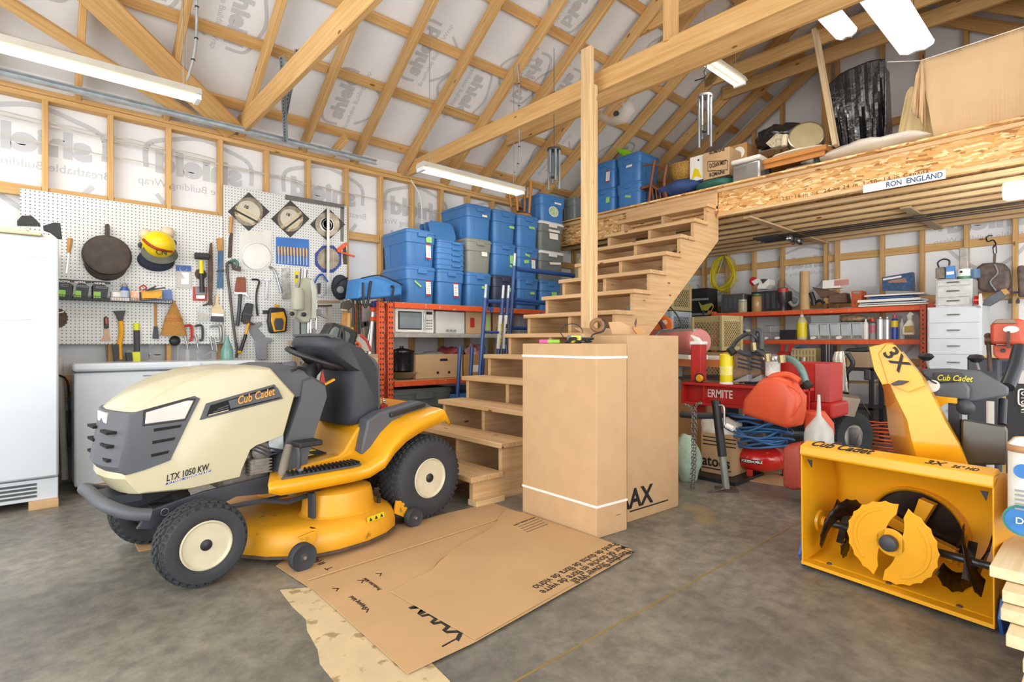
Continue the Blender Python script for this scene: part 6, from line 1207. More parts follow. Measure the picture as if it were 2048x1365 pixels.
t=xbox('spark_box','orange and black printed box beside the stack of white boards','box',7.42,Q4,1322,1405,500,ZS,.2,mat('box_orange','#b8542c',.6),extra=lambda t,X,y0,y1,z0,z1,bd:[t.part('printed_mark',B().prism([(X-.002,y1-.05,(z0+z1)/2),(X-.002,(y0+y1)/2,z0+.07),(X-.002,y0+.02,(z0+z1)/2),(X-.002,(y0+y1)/2,z0+.03)],(-.001,0,0)),YO),t.part('rim',bx(X-.003,X,y0+.02,y1-.02,z1-.03,z1-.01),GREYP)])
for k,(m,a,b_,yy,lb)in enumerate(((PAPER,1390,1960,.0,'lowest white panel in the flat stack on the rack top'),(GALV,1400,1950,.022,'grey panel second from the bottom of the flat stack'),(PAPER,1385,1900,.05,'thick white panel midway up the flat stack'),(BLUP,1480,1840,.085,'blue folder between the white panels'),(PAPER,1440,1930,.115,'topmost white panel of the flat stack'))):
 w=wT;ya,yb_=w.p(a,560).y,w.p(b_,560).y;single('flat_sheet',B().box(7.36,7.72,yb_,ya,ZS+yy+.001,ZS+yy+(.018 if k not in(2,)else .03)),m,lb,'panel','flat panels on the rack top',bev=.002)
tool('drill_box','blue illustrated tool box standing on the white panels','box',('carton',wT.plate([(1592,395),(1840,352),(1848,500),(1595,500)],.1,d=-.2),mat('box_blue','#2c5b93',.5,scale=25,col2='#1d3350')),('print_band',wT.plate([(1600,405),(1750,380),(1752,395),(1602,420)],.102,d=-.2),PAPER),('picture',wT.plate([(1640,425),(1780,400),(1800,435),(1650,440)],.102,d=-.2),mat('skin_tone','#a87c62',.6)))
# middle shelf
wM=wx(7.42)
def wire_basket(lab,x0,x1,yt,z0):
 a,b_=wM.p(x0,yt),wM.p(x1,yt);t=T('wire_basket',lab,'basket');z1=a.z;
 for z in(z0+.004,(z0+z1)/2,z1):t.part('wire',B().tube([(7.42,a.y,z),(7.42,b_.y,z),(7.62,b_.y,z),(7.62,a.y,z)],.003,5,closed=True),STEEL)
 b=B()
 for k in range(9):
  y=a.y+(b_.y-a.y)*k/8;b.tube([(7.42,y,z1),(7.42,y,z0+.003),(7.62,y,z0+.003),(7.62,y,z1)],.002,4)
 t.part('wires',b,STEEL,kind='stuff');t.done()
wire_basket('wire basket on the middle rack shelf',608,730,785,ZM)
tool('work_gloves','dark gloves and a paper scrap on the end of the middle rack shelf','gloves',('glove',wM.plate([(385,835),(430,822),(520,845),(500,865),(390,862)],.12,d=-.14),DARK,dict(bev=.01)),('scrap',wM.plate([(455,815),(495,815),(495,840),(460,840)],.01,d=-.1),PAPER))
xbox('black_case','low black case next to the wire basket','case',7.42,Q4,735,868,820,ZM,.15,BLACK)
t=xcyl('oil_jug','clear jug with yellow label on the middle rack shelf','bottle',7.46,Q4,875,958,692,ZM,mat('jug_clear','#cfc99a',.25),prof=[(.95,0),(1,.03),(1,.7),(.5,.88),(.3,.9),(.3,.98)],band=(YP,.1,.66),cap=(PAPER,.33));
bn_=T('parts_bins','row of five tilting clear parts bins','bins');w=wM;ya,yb_=w.p(972,760).y,w.p(1415,760).y;zt_=w.p(1200,760).z;bn_.part('frame',bx(7.46,7.6,yb_,ya,ZM,zt_),mat('bin_frame','#aeb5b9',.4),bev=.003)
for k in range(5):
 y1,y0=ya+(yb_-ya)*k/5-.005,ya+(yb_-ya)*(k+1)/5+.005
 b=bn_.part('bin',B().hexa([V((7.45,y0,ZM+.01)),V((7.45,y1,ZM+.01)),V((7.47,y1,ZM+.01)),V((7.47,y0,ZM+.01)),V((7.415,y0,zt_-.01)),V((7.415,y1,zt_-.01)),V((7.47,y1,zt_-.01)),V((7.47,y0,zt_-.01))]),mat('bin_clear','#c2cacd',.2),bev=.003);bn_.part('contents',bx(7.44,7.448,y0+.01,y1-.01,ZM+.015,ZM+.05),mat('bits','#9a958a',.5,scale=60,col2='#5d5f60'),parent=b);bn_.part('bin_lip',bx(7.405,7.425,y0+.02,y1-.02,zt_-.02,zt_-.012),GREYP,parent=b)
bn_.done()
xbox('grey_tray','flat grey case on top of the clear parts bins','case',7.46,Q4,990,1218,702,zt_+.001,.13,GREYP)
lump('folded_bag','folded tan and black bag on the parts bins','bag',(7.53,(wM.p(1320,730).y),zt_+.045),(.07,.18,.045),mat('tan_print','#b59b70',.5,scale=25,col2='#3c3a36'),4,amp=.1)
SILV=mat('can_silver','#dde1e4',.3,.5)
B_='bottles on the middle rack shelf'
xcyl('bottle','plain white plastic bottle at the bins end of the bottle row','bottle',7.46,Q4,1418,1462,732,ZM,PAPER,group=B_);xcyl('spray_can','grey spray can with a red cap','spray can',7.47,Q4,1470,1520,730,ZM,GREYP,prof=[(1,0),(1,.72),(.85,.78)],cap=(mat('bright_red','#d81f25',.35),.9),band=(mat('can_pink','#b0656a',.4),.3,.7))
t=xcyl('solvent_can','taller silver can beside the red capped spray can','can',7.48,Q4,1530,1588,716,ZM,SILV,prof=[(1,0),(1,.9),(.4,.95),(.4,1)]);xcyl('solvent_can','shorter silver can beside the blue and yellow spray can','can',7.48,Q4,1592,1640,716,ZM,SILV,prof=[(1,0),(1,.88),(.4,.94),(.4,1)])
t=xcyl('spray_can','blue and yellow lubricant spray can with a pink-red cap','spray can',7.45,Q4,1648,1705,698,ZM,mat('can_blue','#2747a0',.35),prof=[(1,0),(1,.78),(.7,.85)],cap=(mat('cap_pink','#c9455a',.4),.6),band=(mat('can_yellow','#e6c61e',.4),.5,.76))
xcyl('bottle','translucent grey bottle between the blue spray can and the trigger bottle','bottle',7.5,Q4,1712,1758,730,ZM,mat('bottle_grey','#b4b8ba',.3),group=B_)
tb=T('trigger_bottle','cream trigger spray bottle with an orange and green label','bottle');w=wx(7.44);tb.part('bottle',w.plate([(1748,862),(1746,800),(1775,765),(1795,735),(1820,735),(1838,770),(1842,862)],.06,d=-.06),mat('bottle_cream','#ece5cf',.35),bev=.01,smooth=40);tb.part('trigger',w.plate([(1790,735),(1782,700),(1810,672),(1838,690),(1835,705),(1822,705),(1822,735)],.04,d=-.05),mat('trigger_green','#c8d3c0',.4),bev=.004);tb.part('label_panel',w.plate([(1756,790),(1830,785),(1832,840),(1756,845)],.004,d=.0),mat('label_orange','#d98c4a',.5,scale=40,col2='#7faa55'));tb.done()
# yellow cord
yc=T('yellow_rope','coiled yellow rope hanging on a stud above the black crates','rope');w=wx(7.93);YR=mat('rope_yellow','#e3cf1c',.6);rn=random.Random(11)
for k in range(16):
 dx=rn.uniform(-35,35);dy=rn.uniform(-10,60);P=[(268+dx*.2,215),(225+dx,270),(190+dx*.7,390+dy),(230+dx,470+dy*.7),(300+dx,460+dy*.6),(360+dx*.4,360+dy),(330+dx*.6,265),(285,215)]
 yc.part('loop',w.tube([(a,b_,rn.uniform(0,.06))for a,b_ in P],.0065,n=6,smooth=4),YR,smooth=50)
yc.part('tail',w.tube([(350,250,.03),(385,300,.03),(378,380,.03),(390,430,.03)],.005),YR,smooth=50);yc.part('tail',w.tube([(200,480,.05),(160,530,.08),(150,580,.1)],.0065),YR,smooth=50);yc.done()
# dark tall unit beside the rack, crates
du=T('storage_unit','black tray shelf unit between the milk crates and the back wall rack','shelf');du.part('side',bx(7.4,7.7,4.02,4.5,.02,1.9),BLACK)
for z in(.6,1.1,1.5,1.72):du.part('shelf_edge',bx(7.38,7.4,4.0,4.5,z,z+.03),GREYP)
du.done()
CR=mat('crate_tan','#b9a878',.5,var=.06);CRG=mat('crate_grey','#b7c2cb',.45)
def crate(lab,X,Y,z,m,w=.33,d=.33,h=.28,rot=0,group='milk crates beside the stairs'):
 t=T('milk_crate',lab,'crate',group);M=TM((X,Y,z),(0,0,rot))
 for sx,sy in((-1,-1),(1,-1),(1,1),(-1,1)):t.part('corner_post',B(M).box(sx*d/2-.02,sx*d/2+.02,sy*w/2-.02,sy*w/2+.02,0,h),m,bev=.004)
 faces=[(V((-d/2,w/2,0)),V((0,-1,0)),w),(V((d/2,-w/2,0)),V((0,1,0)),w),(V((-d/2,-w/2,0)),V((1,0,0)),d),(V((d/2,w/2,0)),V((-1,0,0)),d)]
 for o,e,L in faces:
  n_=V((-e.y,e.x,0))*.008
  def pan(a0,a1,z0,z1,nm='panel'):P=[o+e*a0+V((0,0,z0)),o+e*a1+V((0,0,z0)),o+e*a1+V((0,0,z1)),o+e*a0+V((0,0,z1))];t.part(nm,B(M).prism(P,n_),m)
  pan(0,L,h-.07,h);pan(0,L,0,.05);pan(L/2-.02,L/2+.02,.05,h-.07,'stile')if L>.5 else None
  b=B(M)
  for k in range(-5,9):
   for s in(1,-1):
    x0=k*L/9;z0,z1=.05,h-.07;x1=x0+(z1-z0)*.9
    A0,A1=(x0,x1)if s>0 else(x1,x0)
    c0,c1=max(0,min(L,A0)),max(0,min(L,A1))
    if abs(c1-c0)<.01:continue
    f=lambda x:z0+(z1-z0)*(x-A0)/(A1-A0)
    p,q_=o+e*c0+V((0,0,f(c0)))+n_*.5,o+e*c1+V((0,0,f(c1)))+n_*.5
    b.beam(p,q_,.008,.007,up=n_)
  t.part('lattice',b,m,kind='stuff')
 t.part('base',B(M).box(-d/2,d/2,-w/2,w/2,0,.008),m);t.done();return t
crate('tan milk crate nearer the rack, its lattice side facing out, standing on another crate',6.35,3.33,1.0,CR,.44,.34,.42,-12);crate('tan milk crate under the one nearer the rack',6.35,3.33,.56,CR,.44,.34,.42,-8);crate('tan milk crate on top of the pale grey one beside the stair stringer',6.5,4.15,1.52,CR,.5,.4,.36,-4);crate('pale grey milk crate with a tan crate on top of it',6.5,4.15,1.14,CRG,.5,.4,.37,-4);crate('pale grey milk crate under another pale grey crate beside the stairs',6.5,4.15,.76,CRG,.5,.4,.37,-4)
sb=T('crate_stand','low dark stand under the milk crates, hidden behind the cartons','stand');sb.part('top',bx(6.15,6.75,3.1,4.42,.52,.55),DARK);[sb.part('leg',bx(x,x+.04,y,y+.04,0,.52),DARK)for x in(6.17,6.7)for y in(3.12,4.36)];sb.done()
single('crate_riser',bx(6.28,6.72,3.9,4.4,.551,.759),CARD,'carton under the grey crates beside the stairs','box')
tool('leather_pouch','yellow-green tool and wooden handle hanging at the rack end','tool',('blade',wx(7.385).plate([(75,590),(100,620),(180,600),(195,620),(180,660),(100,665)],.02),mat('olive','#a5a046',.5)),('handle',wx(7.385).plate([(160,650),(185,620),(195,630),(165,695),(145,690)],.02),WOODH),('leg',wx(7.385).plate([(110,660),(125,660),(120,695),(105,695)],.02),RUST))
# table saw / planer zone on the lettered carton side
wv=wx(5.0,Zm(1260,560,6.827))
t=T('orange_bucket','orange bucket lying on its side with a black hoop handle','bucket');t.part('bucket',B().loft([[wv.p(x,y,d)for x,y in[(160+o,640+o),(230+o,580),(420,490),(470,480),(560,530),(590,620),(560,690),(240,720)]]for d,o in((0,0),(-.3,10))]),mat('bucket_orange','#e8752a',.4),bev=.015,smooth=40);t.part('label',wv.plate([(440,560),(490,545),(515,600),(480,615)],.004,d=.003),mat('pale_orange','#eecdb5',.5));t.part('band',wv.tube([(260,440,.03),(350,500,.03),(430,600,.03),(470,700,.03)],.022,n=8),mat('belt_brown','#4f352c',.5),smooth=50);t.done()
t=T('hoop_bow','thin grey hoop arching over the orange bucket','hoop');t.part('hoop',wv.tube([(330,450,-.05),(420,380,-.05),(520,360,-.05),(600,430,-.05),(670,530,-.05),(705,630,-.05),(640,655,-.05),(560,690,-.05)],.008),DARK,smooth=50);t.done()
t=T('padded_bench','faded red padded cylinder with white end beside the red hydraulic ram','machine')
P0,P1=wx(4.9,Zm(1260,560,6.827)).p(430,840),wx(4.6,Zm(1260,560,6.827)).p(930,850)
t.part('cylinder',B().tube([P0+V((.1,.15,0)),P1],.125,28),mat('faded_red','#c57a76',.5),smooth=60);t.part('end_cap',B().tube([P1,P1+(P1-P0).normalized()*.03],[.124,.115],28),mat('faded_red','#c57a76',.5),smooth=40);t.part('fairing',wx(4.45,Zm(1260,560,6.827)).plate([(855,755),(950,790),(1000,845),(1015,885),(905,885),(912,830)],.05),PAPER,bev=.006);t.part('band',B().tube([P0+(P1-P0)*.1,P0+(P1-P0)*.13],.128,28),GREYP,smooth=60);t.part('seam_strip',B().beam(P0+V((-.06,0,.105)),P1+V((-.06,0,.105)),.03,.03),GREYP)
t.part('cradle',B().beam(P0-V((0,0,.14)),P1-V((0,0,.14)),.2,.04),PAPER);t.done()
tbl=T('orange_table','low table with orange apron under the faded red cylinder','table');za_=wx(4.8,Q5).p(200,290).z;tbl.part('top',bx(4.95,5.5,2.3,3.1,za_,za_+.03),PAPER,bev=.006);tbl.part('apron',bx(4.94,4.96,2.3,3.08,za_-.07,za_),mat('apron_orange','#e0894f',.5));[tbl.part('leg',bx(x,x+.04,y,y+.04,0,za_),GREYP)for x in(4.98,5.4)for y in(2.35,3.0)];tbl.part('shelf',bx(4.96,5.5,2.32,3.08,za_-.2,za_-.18),DARK);tbl.done()
# log splitter
w5_=wx(4.3,Q5);
ls=T('log_splitter','red wheeled log splitter with beam, hydraulic tank and tyre','log splitter')
zA,zB=w5_.p(200,450).z,w5_.p(200,605).z;ya,yb_=w5_.p(110,450).y,w5_.p(600,450).y
ls.part('beam_flange',bx(4.24,4.44,yb_-.4,ya,zA-.02,zA),RED,bev=.002);ls.part('beam_flange',bx(4.24,4.44,yb_-.4,ya,zB,zB+.02),RED,bev=.002);ls.part('beam_web',bx(4.33,4.35,yb_-.4,ya,zB,zA),RED)
ls.part('end_plate',bx(4.25,4.43,ya-.01,ya+.01,zB,zA),RED);ls.part('stiffener',bx(4.26,4.33,ya-.2,ya-.19,zB,zA),RED)
ls.text('ERMITE',w5_.p(268,553,-.025),(0,-1,0),(0,0,1),.095,PAPER,bold=.015,width=.22)
p1_,p2_=w5_.p(215,180,-.05),w5_.p(215,440,-.05);ls.part('ram_wedge',bx(4.28,4.38,p2_.y-.05,p2_.y+.05,p2_.z,p1_.z),RED,bev=.01);ls.part('wedge_cap',bx(4.27,4.39,p1_.y-.055,p1_.y+.055,p1_.z,p1_.z+.03),PAPER,bev=.01);ls.part('wedge_knob',w5_.disc(218,420,[(25,0),(27,.02),(20,.03)],d=.03),YO,smooth=40);ls.part('knob_ring',w5_.disc(212,418,[(33,-.01),(33,.015)],d=.02),BLACK,smooth=40)
ls.part('tank',w5_.loft if 0 else bx(4.55,4.85,w5_.p(1165,400,-.3).y,w5_.p(690,400,-.3).y,w5_.p(900,580,-.28).z,w5_.p(900,305,-.28).z),RED,bev=.01);yk=w5_.p(1045,400,-.25).y
ls.part('faded_panel',bx(4.545,4.55,w5_.p(1160,400,-.25).y+.01,yk,w5_.p(900,575,-.25).z,w5_.p(900,312,-.25).z),mat('faded_tank','#b8504c',.45));ls.part('lower_tank',bx(4.5,4.86,w5_.p(1180,640,-.22).y,w5_.p(1000,640,-.22).y,w5_.p(900,690,-.2).z,w5_.p(900,585,-.2).z),RED,bev=.02)
ls.part('filter',B(Matrix.Translation(w5_.p(738,405,-.1))).lathe([(.05,0),(.055,.01),(.055,.12),(.05,.13)],24),PAPER,smooth=40);ls.part('filter_head',B(Matrix.Translation(w5_.p(738,300,-.1))).lathe([(.055,0),(.06,.02),(.05,.045),(.02,.06)],16),STEEL,smooth=40);ls.part('filter_print',B(Matrix.Translation(w5_.p(738,385,-.1))).lathe([(.0555,.02),(.0555,.08)],24,cap=False),mat('print_grey','#b9bcbe',.5,scale=40,col2='#ecebe6'),smooth=60)
HOS=mat('hose_black','#3e4042',.45);HOT=mat('hose_green','#6b8a85',.3)
for P,r,m in(([(815,275,-.1),(880,290,-.05),(940,350,0),(970,430,0),(985,480,0)],.026,HOT),([(430,230,0),(480,150,0),(560,100,0),(620,130,0),(680,240,-.1)],.017,HOS),([(600,230,0),(598,120,0),(620,75,0),(655,95,0),(655,210,0)],.022,HOS),([(620,210,0),(660,240,0),(700,270,0)],.02,HOS)):ls.part('hose',w5_.tube([q_ for q_ in P],r,n=10),m,smooth=50)
for x,y in((605,190),(700,270),(800,280)):ls.part('fitting',w5_.tube([(x,y-25,0),(x+6,y+30,0)],.028,smooth=0,n=8),mat('brass_dull','#9d906a',.35,.6))
ls.part('hose_clamp',w5_.tube([(965,455,.0),(1000,490,.0)],.04,smooth=0,n=10),BLACK);ls.part('lever_grip',w5_.tube([(425,205,.02),(460,245,.02)],.03,smooth=0,n=8),BLACK)
# tyre and fender, far end
wf=wx(5.3,Q5);fc=wf.p(1375,800);Rt=.24
Mt=Matrix.Translation(V((5.6,1.66,.24)))@Matrix.Rotation(R(156),4,'Z')@Matrix.Rotation(R(-90),4,'X')
ty=ls.part('tyre',B(Mt).lathe([(.11,-.06),(.16,-.08),(.215,-.075),(.22,-.06),(.22,.06),(.215,.075),(.16,.08),(.11,.06)],36),RUBBER,smooth=40);ls.part('rim',B(Mt).lathe([(.11,-.06),(.1,-.03),(.03,-.03),(.001,-.03)],24),mat('rim_white','#d4d2ca',.4),parent=ty,smooth=40);ls.part('rim',B(Mt).lathe([(.11,.06),(.1,.03),(.03,.03),(.001,.03)],24),MATS['rim_white'],parent=ty,smooth=40)
b=B(Mt)
for k in range(36):
 for j in range(5):
  a=2*math.pi*(k+.5*(j%2))/36;z=-.055+j*.026;b.box(.215,.226,-.012,.012,z,z+.018,Matrix.Rotation(a,4,'Z'))
ls.part('tread',b,RUBBER,parent=ty,kind='stuff')
fn=[wf.p(x,y,d)for x,y,d in((1165,675,.2),(1325,698,.05),(1370,570,-.05),(1205,548,.1))]
ls.part('fender',B().prism(fn,(.004,.0,-.004)),mat('fender_brown','#8f8272',.4,.5),bev=.001);ls.part('fender',B().prism([fn[3],fn[2],fn[2]+V((.2,.08,.01)),fn[3]+V((.2,.08,.01))],(0,0,-.005)),MATS['fender_brown']);ls.part('fender',B().prism([fn[2],fn[2]+V((.2,.08,.01)),wf.p(1440,680,-.3)],(0,.0,-.005)),MATS['fender_brown'])
ls.part('axle',B().tube([(5.6,1.66,.24),(4.7,2.3,.3)],.025,8),CHASS);ls.part('tongue',B().tube([w5_.p(330,690,.05),(4.6,1.9,.4)],.03,8),BLACK);ls.part('bracket',w5_.plate([(185,600),(260,605),(250,670),(190,672)],.04,d=-.1),RED)
ls.done()
jk=T('jack_stand','black and galvanised jack leg with a square foot plate','jack');wj=wx(3.86,Q5);jt=wj.p(330,590);foot=V((3.86,wj.p(405,1230).y,0));md_=jt+(foot-jt)*.62;jk.part('sleeve',B().tube([jt,md_],.032,16),BLACK,smooth=50);jk.part('inner_tube',B().tube([md_,foot+V((0,0,.01))],.026,16),mat('galv_dull','#8f948e',.5,.5,scale=20),smooth=50)
jk.part('foot_plate',B().box(-.075,.075,-.075,.075,0,.01,Matrix.Translation(foot)@Matrix.Rotation(R(35),4,'Z')),RUST,bev=.002);jk.part('cap',B().tube([jt+V((0,0,-.005)),jt+V((0,0,.012))],.035,16),BLACK)
jk.part('crank',wj.tube([(350,615,.02),(385,625,.02),(390,700,.02),(395,760,.02),(440,775,.02)],.009),STEEL,smooth=50);jk.part('crank_grip',wj.tube([(405,760,.02),(455,785,.02)],.02,smooth=0),PAPER,smooth=50);jk.part('coupler',wj.tube([(80,680,-.02),(200,690,-.02),(320,690,-.02)],.025,n=10,smooth=0),CHASS);jk.done()
chn=T('safety_chain','steel safety chain hanging down to the floor beside the jack leg','chain');wc_=wx(3.72,Q5);P=[(95,605),(160,650),(160,760),(162,900),(160,1050),(150,1170),(140,1230)];P=spline([wc_.p(x,y)for x,y in P],7);P2=spline([wc_.p(x,y)for x,y in[(230,600),(185,620),(185,760),(180,900),(178,1060),(170,1180),(165,1235)]],7)
GC=mat('chain_grey','#8c8b84',.4,.7)
for PP in(P,P2):
 for k in range(0,len(PP)-1):
  a,c2=PP[k],PP[k+1];m_=(a+c2)/2;M,l=along(a,c2,(1,0,0)if k%2 else(0,1,0));hl=(c2-a).length*.62
  pts=[M@V(((c2-a).length/2+hl*math.cos(t_*math.pi/4),.010*math.sin(t_*math.pi/4),0))for t_ in range(8)]
  chn.part('link',B().tube(pts,.0032,5,closed=True),GC,smooth=50)
for k in range(6):chn.part('link',B().tube([V((3.7+.02*k+.02*math.cos(a),2.0-.012*k+.012*math.sin(a),.006+.003*k))for a in[j*math.pi/4 for j in range(8)]],.0035,5,closed=True),GC,smooth=50)
chn.done()
wb5=wx(4.35,Q5)
bt=T('work_boots','work boots','boots')
bpy.data.objects.remove(bt.e)
BOOT=mat('boot_suede','#8d7358',.8,scale=12,col2='#6f5a45')
for k,(ox,lb,d)in enumerate(((0,'tan and navy work boot on the splitter beam beside the yellow canister',.06),(95,'second tan and navy work boot, overlapping the first',.0))):
 t=T('work_boot',lb,'boot','pair of work boots');t.part('upper',wb5.plate([(470+ox,235),(560+ox,225),(590+ox,300),(590+ox,400),(500+ox*.6,430),(440+ox,420),(430+ox,380),(500+ox,330)],.09,d=-.1+d),BOOT,bev=.02,seg=3,smooth=40)
 t.part('sole',wb5.plate([(435+ox,420),(500+ox,435),(600+ox,390),(600+ox,440),(500+ox,445)],.1,d=-.1+d),GREYP,bev=.006);t.part('padded_collar',wb5.tube([(495+ox,225,d),(540+ox,245,d),(585+ox,250,d)],.018,n=8),mat('boot_navy','#3b4152',.7),smooth=50)
 for q_ in range(3):t.part('stripe',wb5.tube([(490+ox,280+q_*28,d-.01),(585+ox,300+q_*28,d-.01)],.008,n=6,smooth=0),MATS['boot_navy'])
 t.done()
yw=T('wipes_canister','tall yellow wipes canister on the red splitter beam','canister');a_,b2=w5_.p(362,435,0),w5_.p(450,435,0);r_=abs(a_.y-b2.y)/2;M=TM((4.3,(a_.y+b2.y)/2,zA+.001));hc=w5_.p(405,245).z-zA
yw.part('body',B(M).lathe([(r_*.97,0),(r_,.01),(r_,hc*.9)],28),mat('canister_yellow','#eadb14',.3),smooth=40);yw.part('base_ring',B(M).lathe([(r_*1.02,0),(r_*1.02,.02)],28,cap=False),PAPER,smooth=60);yw.part('lid',B(M).lathe([(r_*1.04,hc*.88),(r_*1.04,hc*.97),(r_*.9,hc),(.001,hc)],28),YP,smooth=40);yw.part('print_panel',B(M).lathe([(r_*1.01,hc*.3),(r_*1.01,hc*.6)],28,cap=False),mat('canister_print','#e7d94a',.4,scale=30,col2='#f3eea8'),smooth=60);yw.done()
# red fuel cans
FUEL=mat('fuel_red','#dc5a38',.38,var=.06);wg=wx(4.05,Q5)
def can(name,lab,pts,d,th,m,hole=None):
 t=T(name,lab,'fuel can');P=[wg.p(x,y,d)for x,y in pts];c_=sum(P,V())/len(P);ring_=lambda k,dd:[c_+(p-c_)*k+V((-dd,0,0))for p in P]
 t.part('body',B().loft([ring_(.82,0),ring_(.95,.02),ring_(1.0,.05),ring_(1.0,th-.05),ring_(.95,th-.02),ring_(.80,th)]),m,bev=.008,seg=2,smooth=50)
 return t
t=can('fuel_can','bright orange-red fuel can resting on the splitter, above the blue hose',[(700,440),(745,410),(850,402),(925,430),(950,480),(1000,545),(995,660),(975,750),(900,765),(585,665),(600,560)],-.12,.2,FUEL)
t.part('handle',wg.tube([(690,455,.0),(745,405,.0),(850,395,.0),(930,440,.0)],.022,n=10),FUEL,smooth=50);t.part('crease',wg.tube([(850,470,.08),(955,560,.085),(870,700,.08)],.006),FUEL,smooth=50);t.done()
t=can('fuel_can','faded dark red fuel can on the floor beside the blue hose',[(870,900),(900,880),(1000,860),(1010,1200),(930,1205),(870,1180)],.0,.16,mat('fuel_faded','#b04a3c',.5));t.done()
t=can('fuel_can','red fuel can standing behind the pale funnel',[(1000,640),(1120,650),(1190,740),(1195,830),(1020,850)],-.35,.16,FUEL);t.done()
fn_=T('funnel','large translucent white funnel standing upside down','funnel');a_,b2=wg.p(968,825,.1),wg.p(1175,825,.1);fz0,fz1=a_.z,wg.p(1055,538,.1).z;r_=abs(a_.y-b2.y)/2;M=TM((3.95,(a_.y+b2.y)/2,fz0-.02));hh=fz1-fz0+.02
fn_.part('cone',B(M).lathe([(r_,-.02),(r_,.03),(r_*.9,.07),(r_*.2,hh*.52),(r_*.16,hh*.6),(r_*.1,hh),(r_*.07,hh)],32),mat('funnel_white','#dcded8',.3,trans=.25),smooth=50);fn_.done()
sf=single('funnel_stool',bx(3.92,4.08,(a_.y+b2.y)/2-.1,(a_.y+b2.y)/2+.04,0,fz0-.045),DARK,'dark crate under the funnel, hidden by the snow thrower','crate')
# compressor with hose
cp=T('air_compressor','red pancake air compressor with three legs','compressor');wk=wx(4.5,Q5);cA,cB=wk.p(445,1010),wk.p(842,1010);rc=abs(cA.y-cB.y)/2;yc_=(cA.y+cB.y)/2;zc0=.05;M=TM((4.5,yc_,zc0))
cp.part('tank',B(M).lathe([(.001,0),(rc*.6,.005),(rc*.9,.04),(rc,.1),(rc*.97,.14),(rc*.8,.18),(rc*.5,.2),(.001,.2)],40),mat('compressor_red','#c5231f',.22,coat=.5),smooth=60);cp.part('nameplate',B(M).loft([[V((rc*1.005*math.cos(R(a)),rc*1.005*math.sin(R(a)),z))for a in range(168,212,4)]for z in(.085,.115)],cap=False,close=False),INK,smooth=60,solid=.003)
for i,ch_ in enumerate('PORTER+CABLE'):
 a=R(207-0-i*3.3);
 a=R(171+i*3.3);pos=M@V((rc*1.012*math.cos(a),rc*1.012*math.sin(a),.09));ey_=V((0,0,1));ex_=V((-math.sin(a),math.cos(a),0))
 cp.text(ch_,pos,ex_,ey_,.028,PAPER,bold=.02)
for a in(180,300,60):cp.part('leg',B(M@Matrix.Rotation(R(a+5),4,'Z')).box(rc*.8,rc*.95,-.02,.02,-.045,.03),RED,bev=.004);cp.part('foot',B(M@Matrix.Rotation(R(a+5),4,'Z')).box(rc*.78,rc*.98,-.025,.025,-.05,-.035),BLACK)
cp.part('pump',B(M).box(-.08,.1,-.12,.12,.19,.36),DARK,bev=.02);cp.part('shroud',B(M).box(-.1,-.02,-.1,.1,.22,.33),ENG,bev=.02);cp.done()
hs=T('air_hose','blue air hose coiled over the red compressor','hose');HB=mat('hose_blue','#3a6fa5',.35);rn=random.Random(9)
for k in range(13):
 cx_,cy_=4.4+rn.uniform(-.05,.05),yc_+rn.uniform(-.05,.05);rx_,ry_=rn.uniform(.12,.2),rn.uniform(.2,.29);zz=.27+k*.017;tilt=rn.uniform(-.18,.18);tl2=rn.uniform(-.15,.15)
 hs.part('coil',B().tube([V((cx_+rx_*(1+rn.uniform(-.2,.15))*math.cos(a),cy_+ry_*(1+rn.uniform(-.2,.12))*math.sin(a),zz+rn.uniform(-.03,.03)+tilt*math.sin(a)*.3))for a in[j*math.pi/4 for j in range(8)]],.0095,8,smooth=4,closed=True),HB,smooth=50)
hs.part('end',wk.tube([(460,860,.1),(560,840,.15),(700,770,.1),(780,728,.05)],.0095),HB,smooth=50);hs.done()
bg=lump('shopping_bag','pale green and white shopping bag on the floor beside the cartons','bag',tuple(wx(3.9,Q5).p(120,1000)),(.09,.1,.2),mat('bag_green','#bcd6c4',.25,bump=.5,bscale=20,spots=('#4b9a6a',7,.62)),6,amp=.12)
pc_=T('potato_carton','carton printed with the end of a word and packed with crumpled paper','box');wp_=wx(4.15,Q5);a_,b2=wp_.p(222,1000),wp_.p(445,1000);zt2=wp_.p(330,820).z;pc_.part('carton',bx(4.15,4.45,b2.y,a_.y,0.03,zt2),CARD,bev=.004);pc_.text('atoes',(4.148,a_.y-.01,.09),(0,-1,0),(0,0,1),.12,INK,bold=.02,width=.24);pc_.part('underline',bx(4.146,4.15,a_.y-.26,a_.y-.01,.065,.073),INK)
for k in range(3):pc_.part('print_line',bx(4.146,4.15,a_.y-.3,a_.y-.02,.26+k*.03,.268+k*.03),INK)
pc_.done();lump('crumpled_paper','crumpled packing paper in the printed carton','paper',(4.28,(a_.y+b2.y)/2+.03,zt2+.03),(.12,.15,.1),PAPER,7,amp=.15);single('pallet_scrap',bx(4.0,4.5,b2.y-.1,a_.y+.35,0,.028),BLACK,'dark board under the printed carton','board')
single('flap_carton',bx(4.6,4.9,2.5,2.95,0,.62),mat('cardboard_dark','#b58a58',.85),'brown carton standing behind the jack leg under the orange table','box',bev=.004)
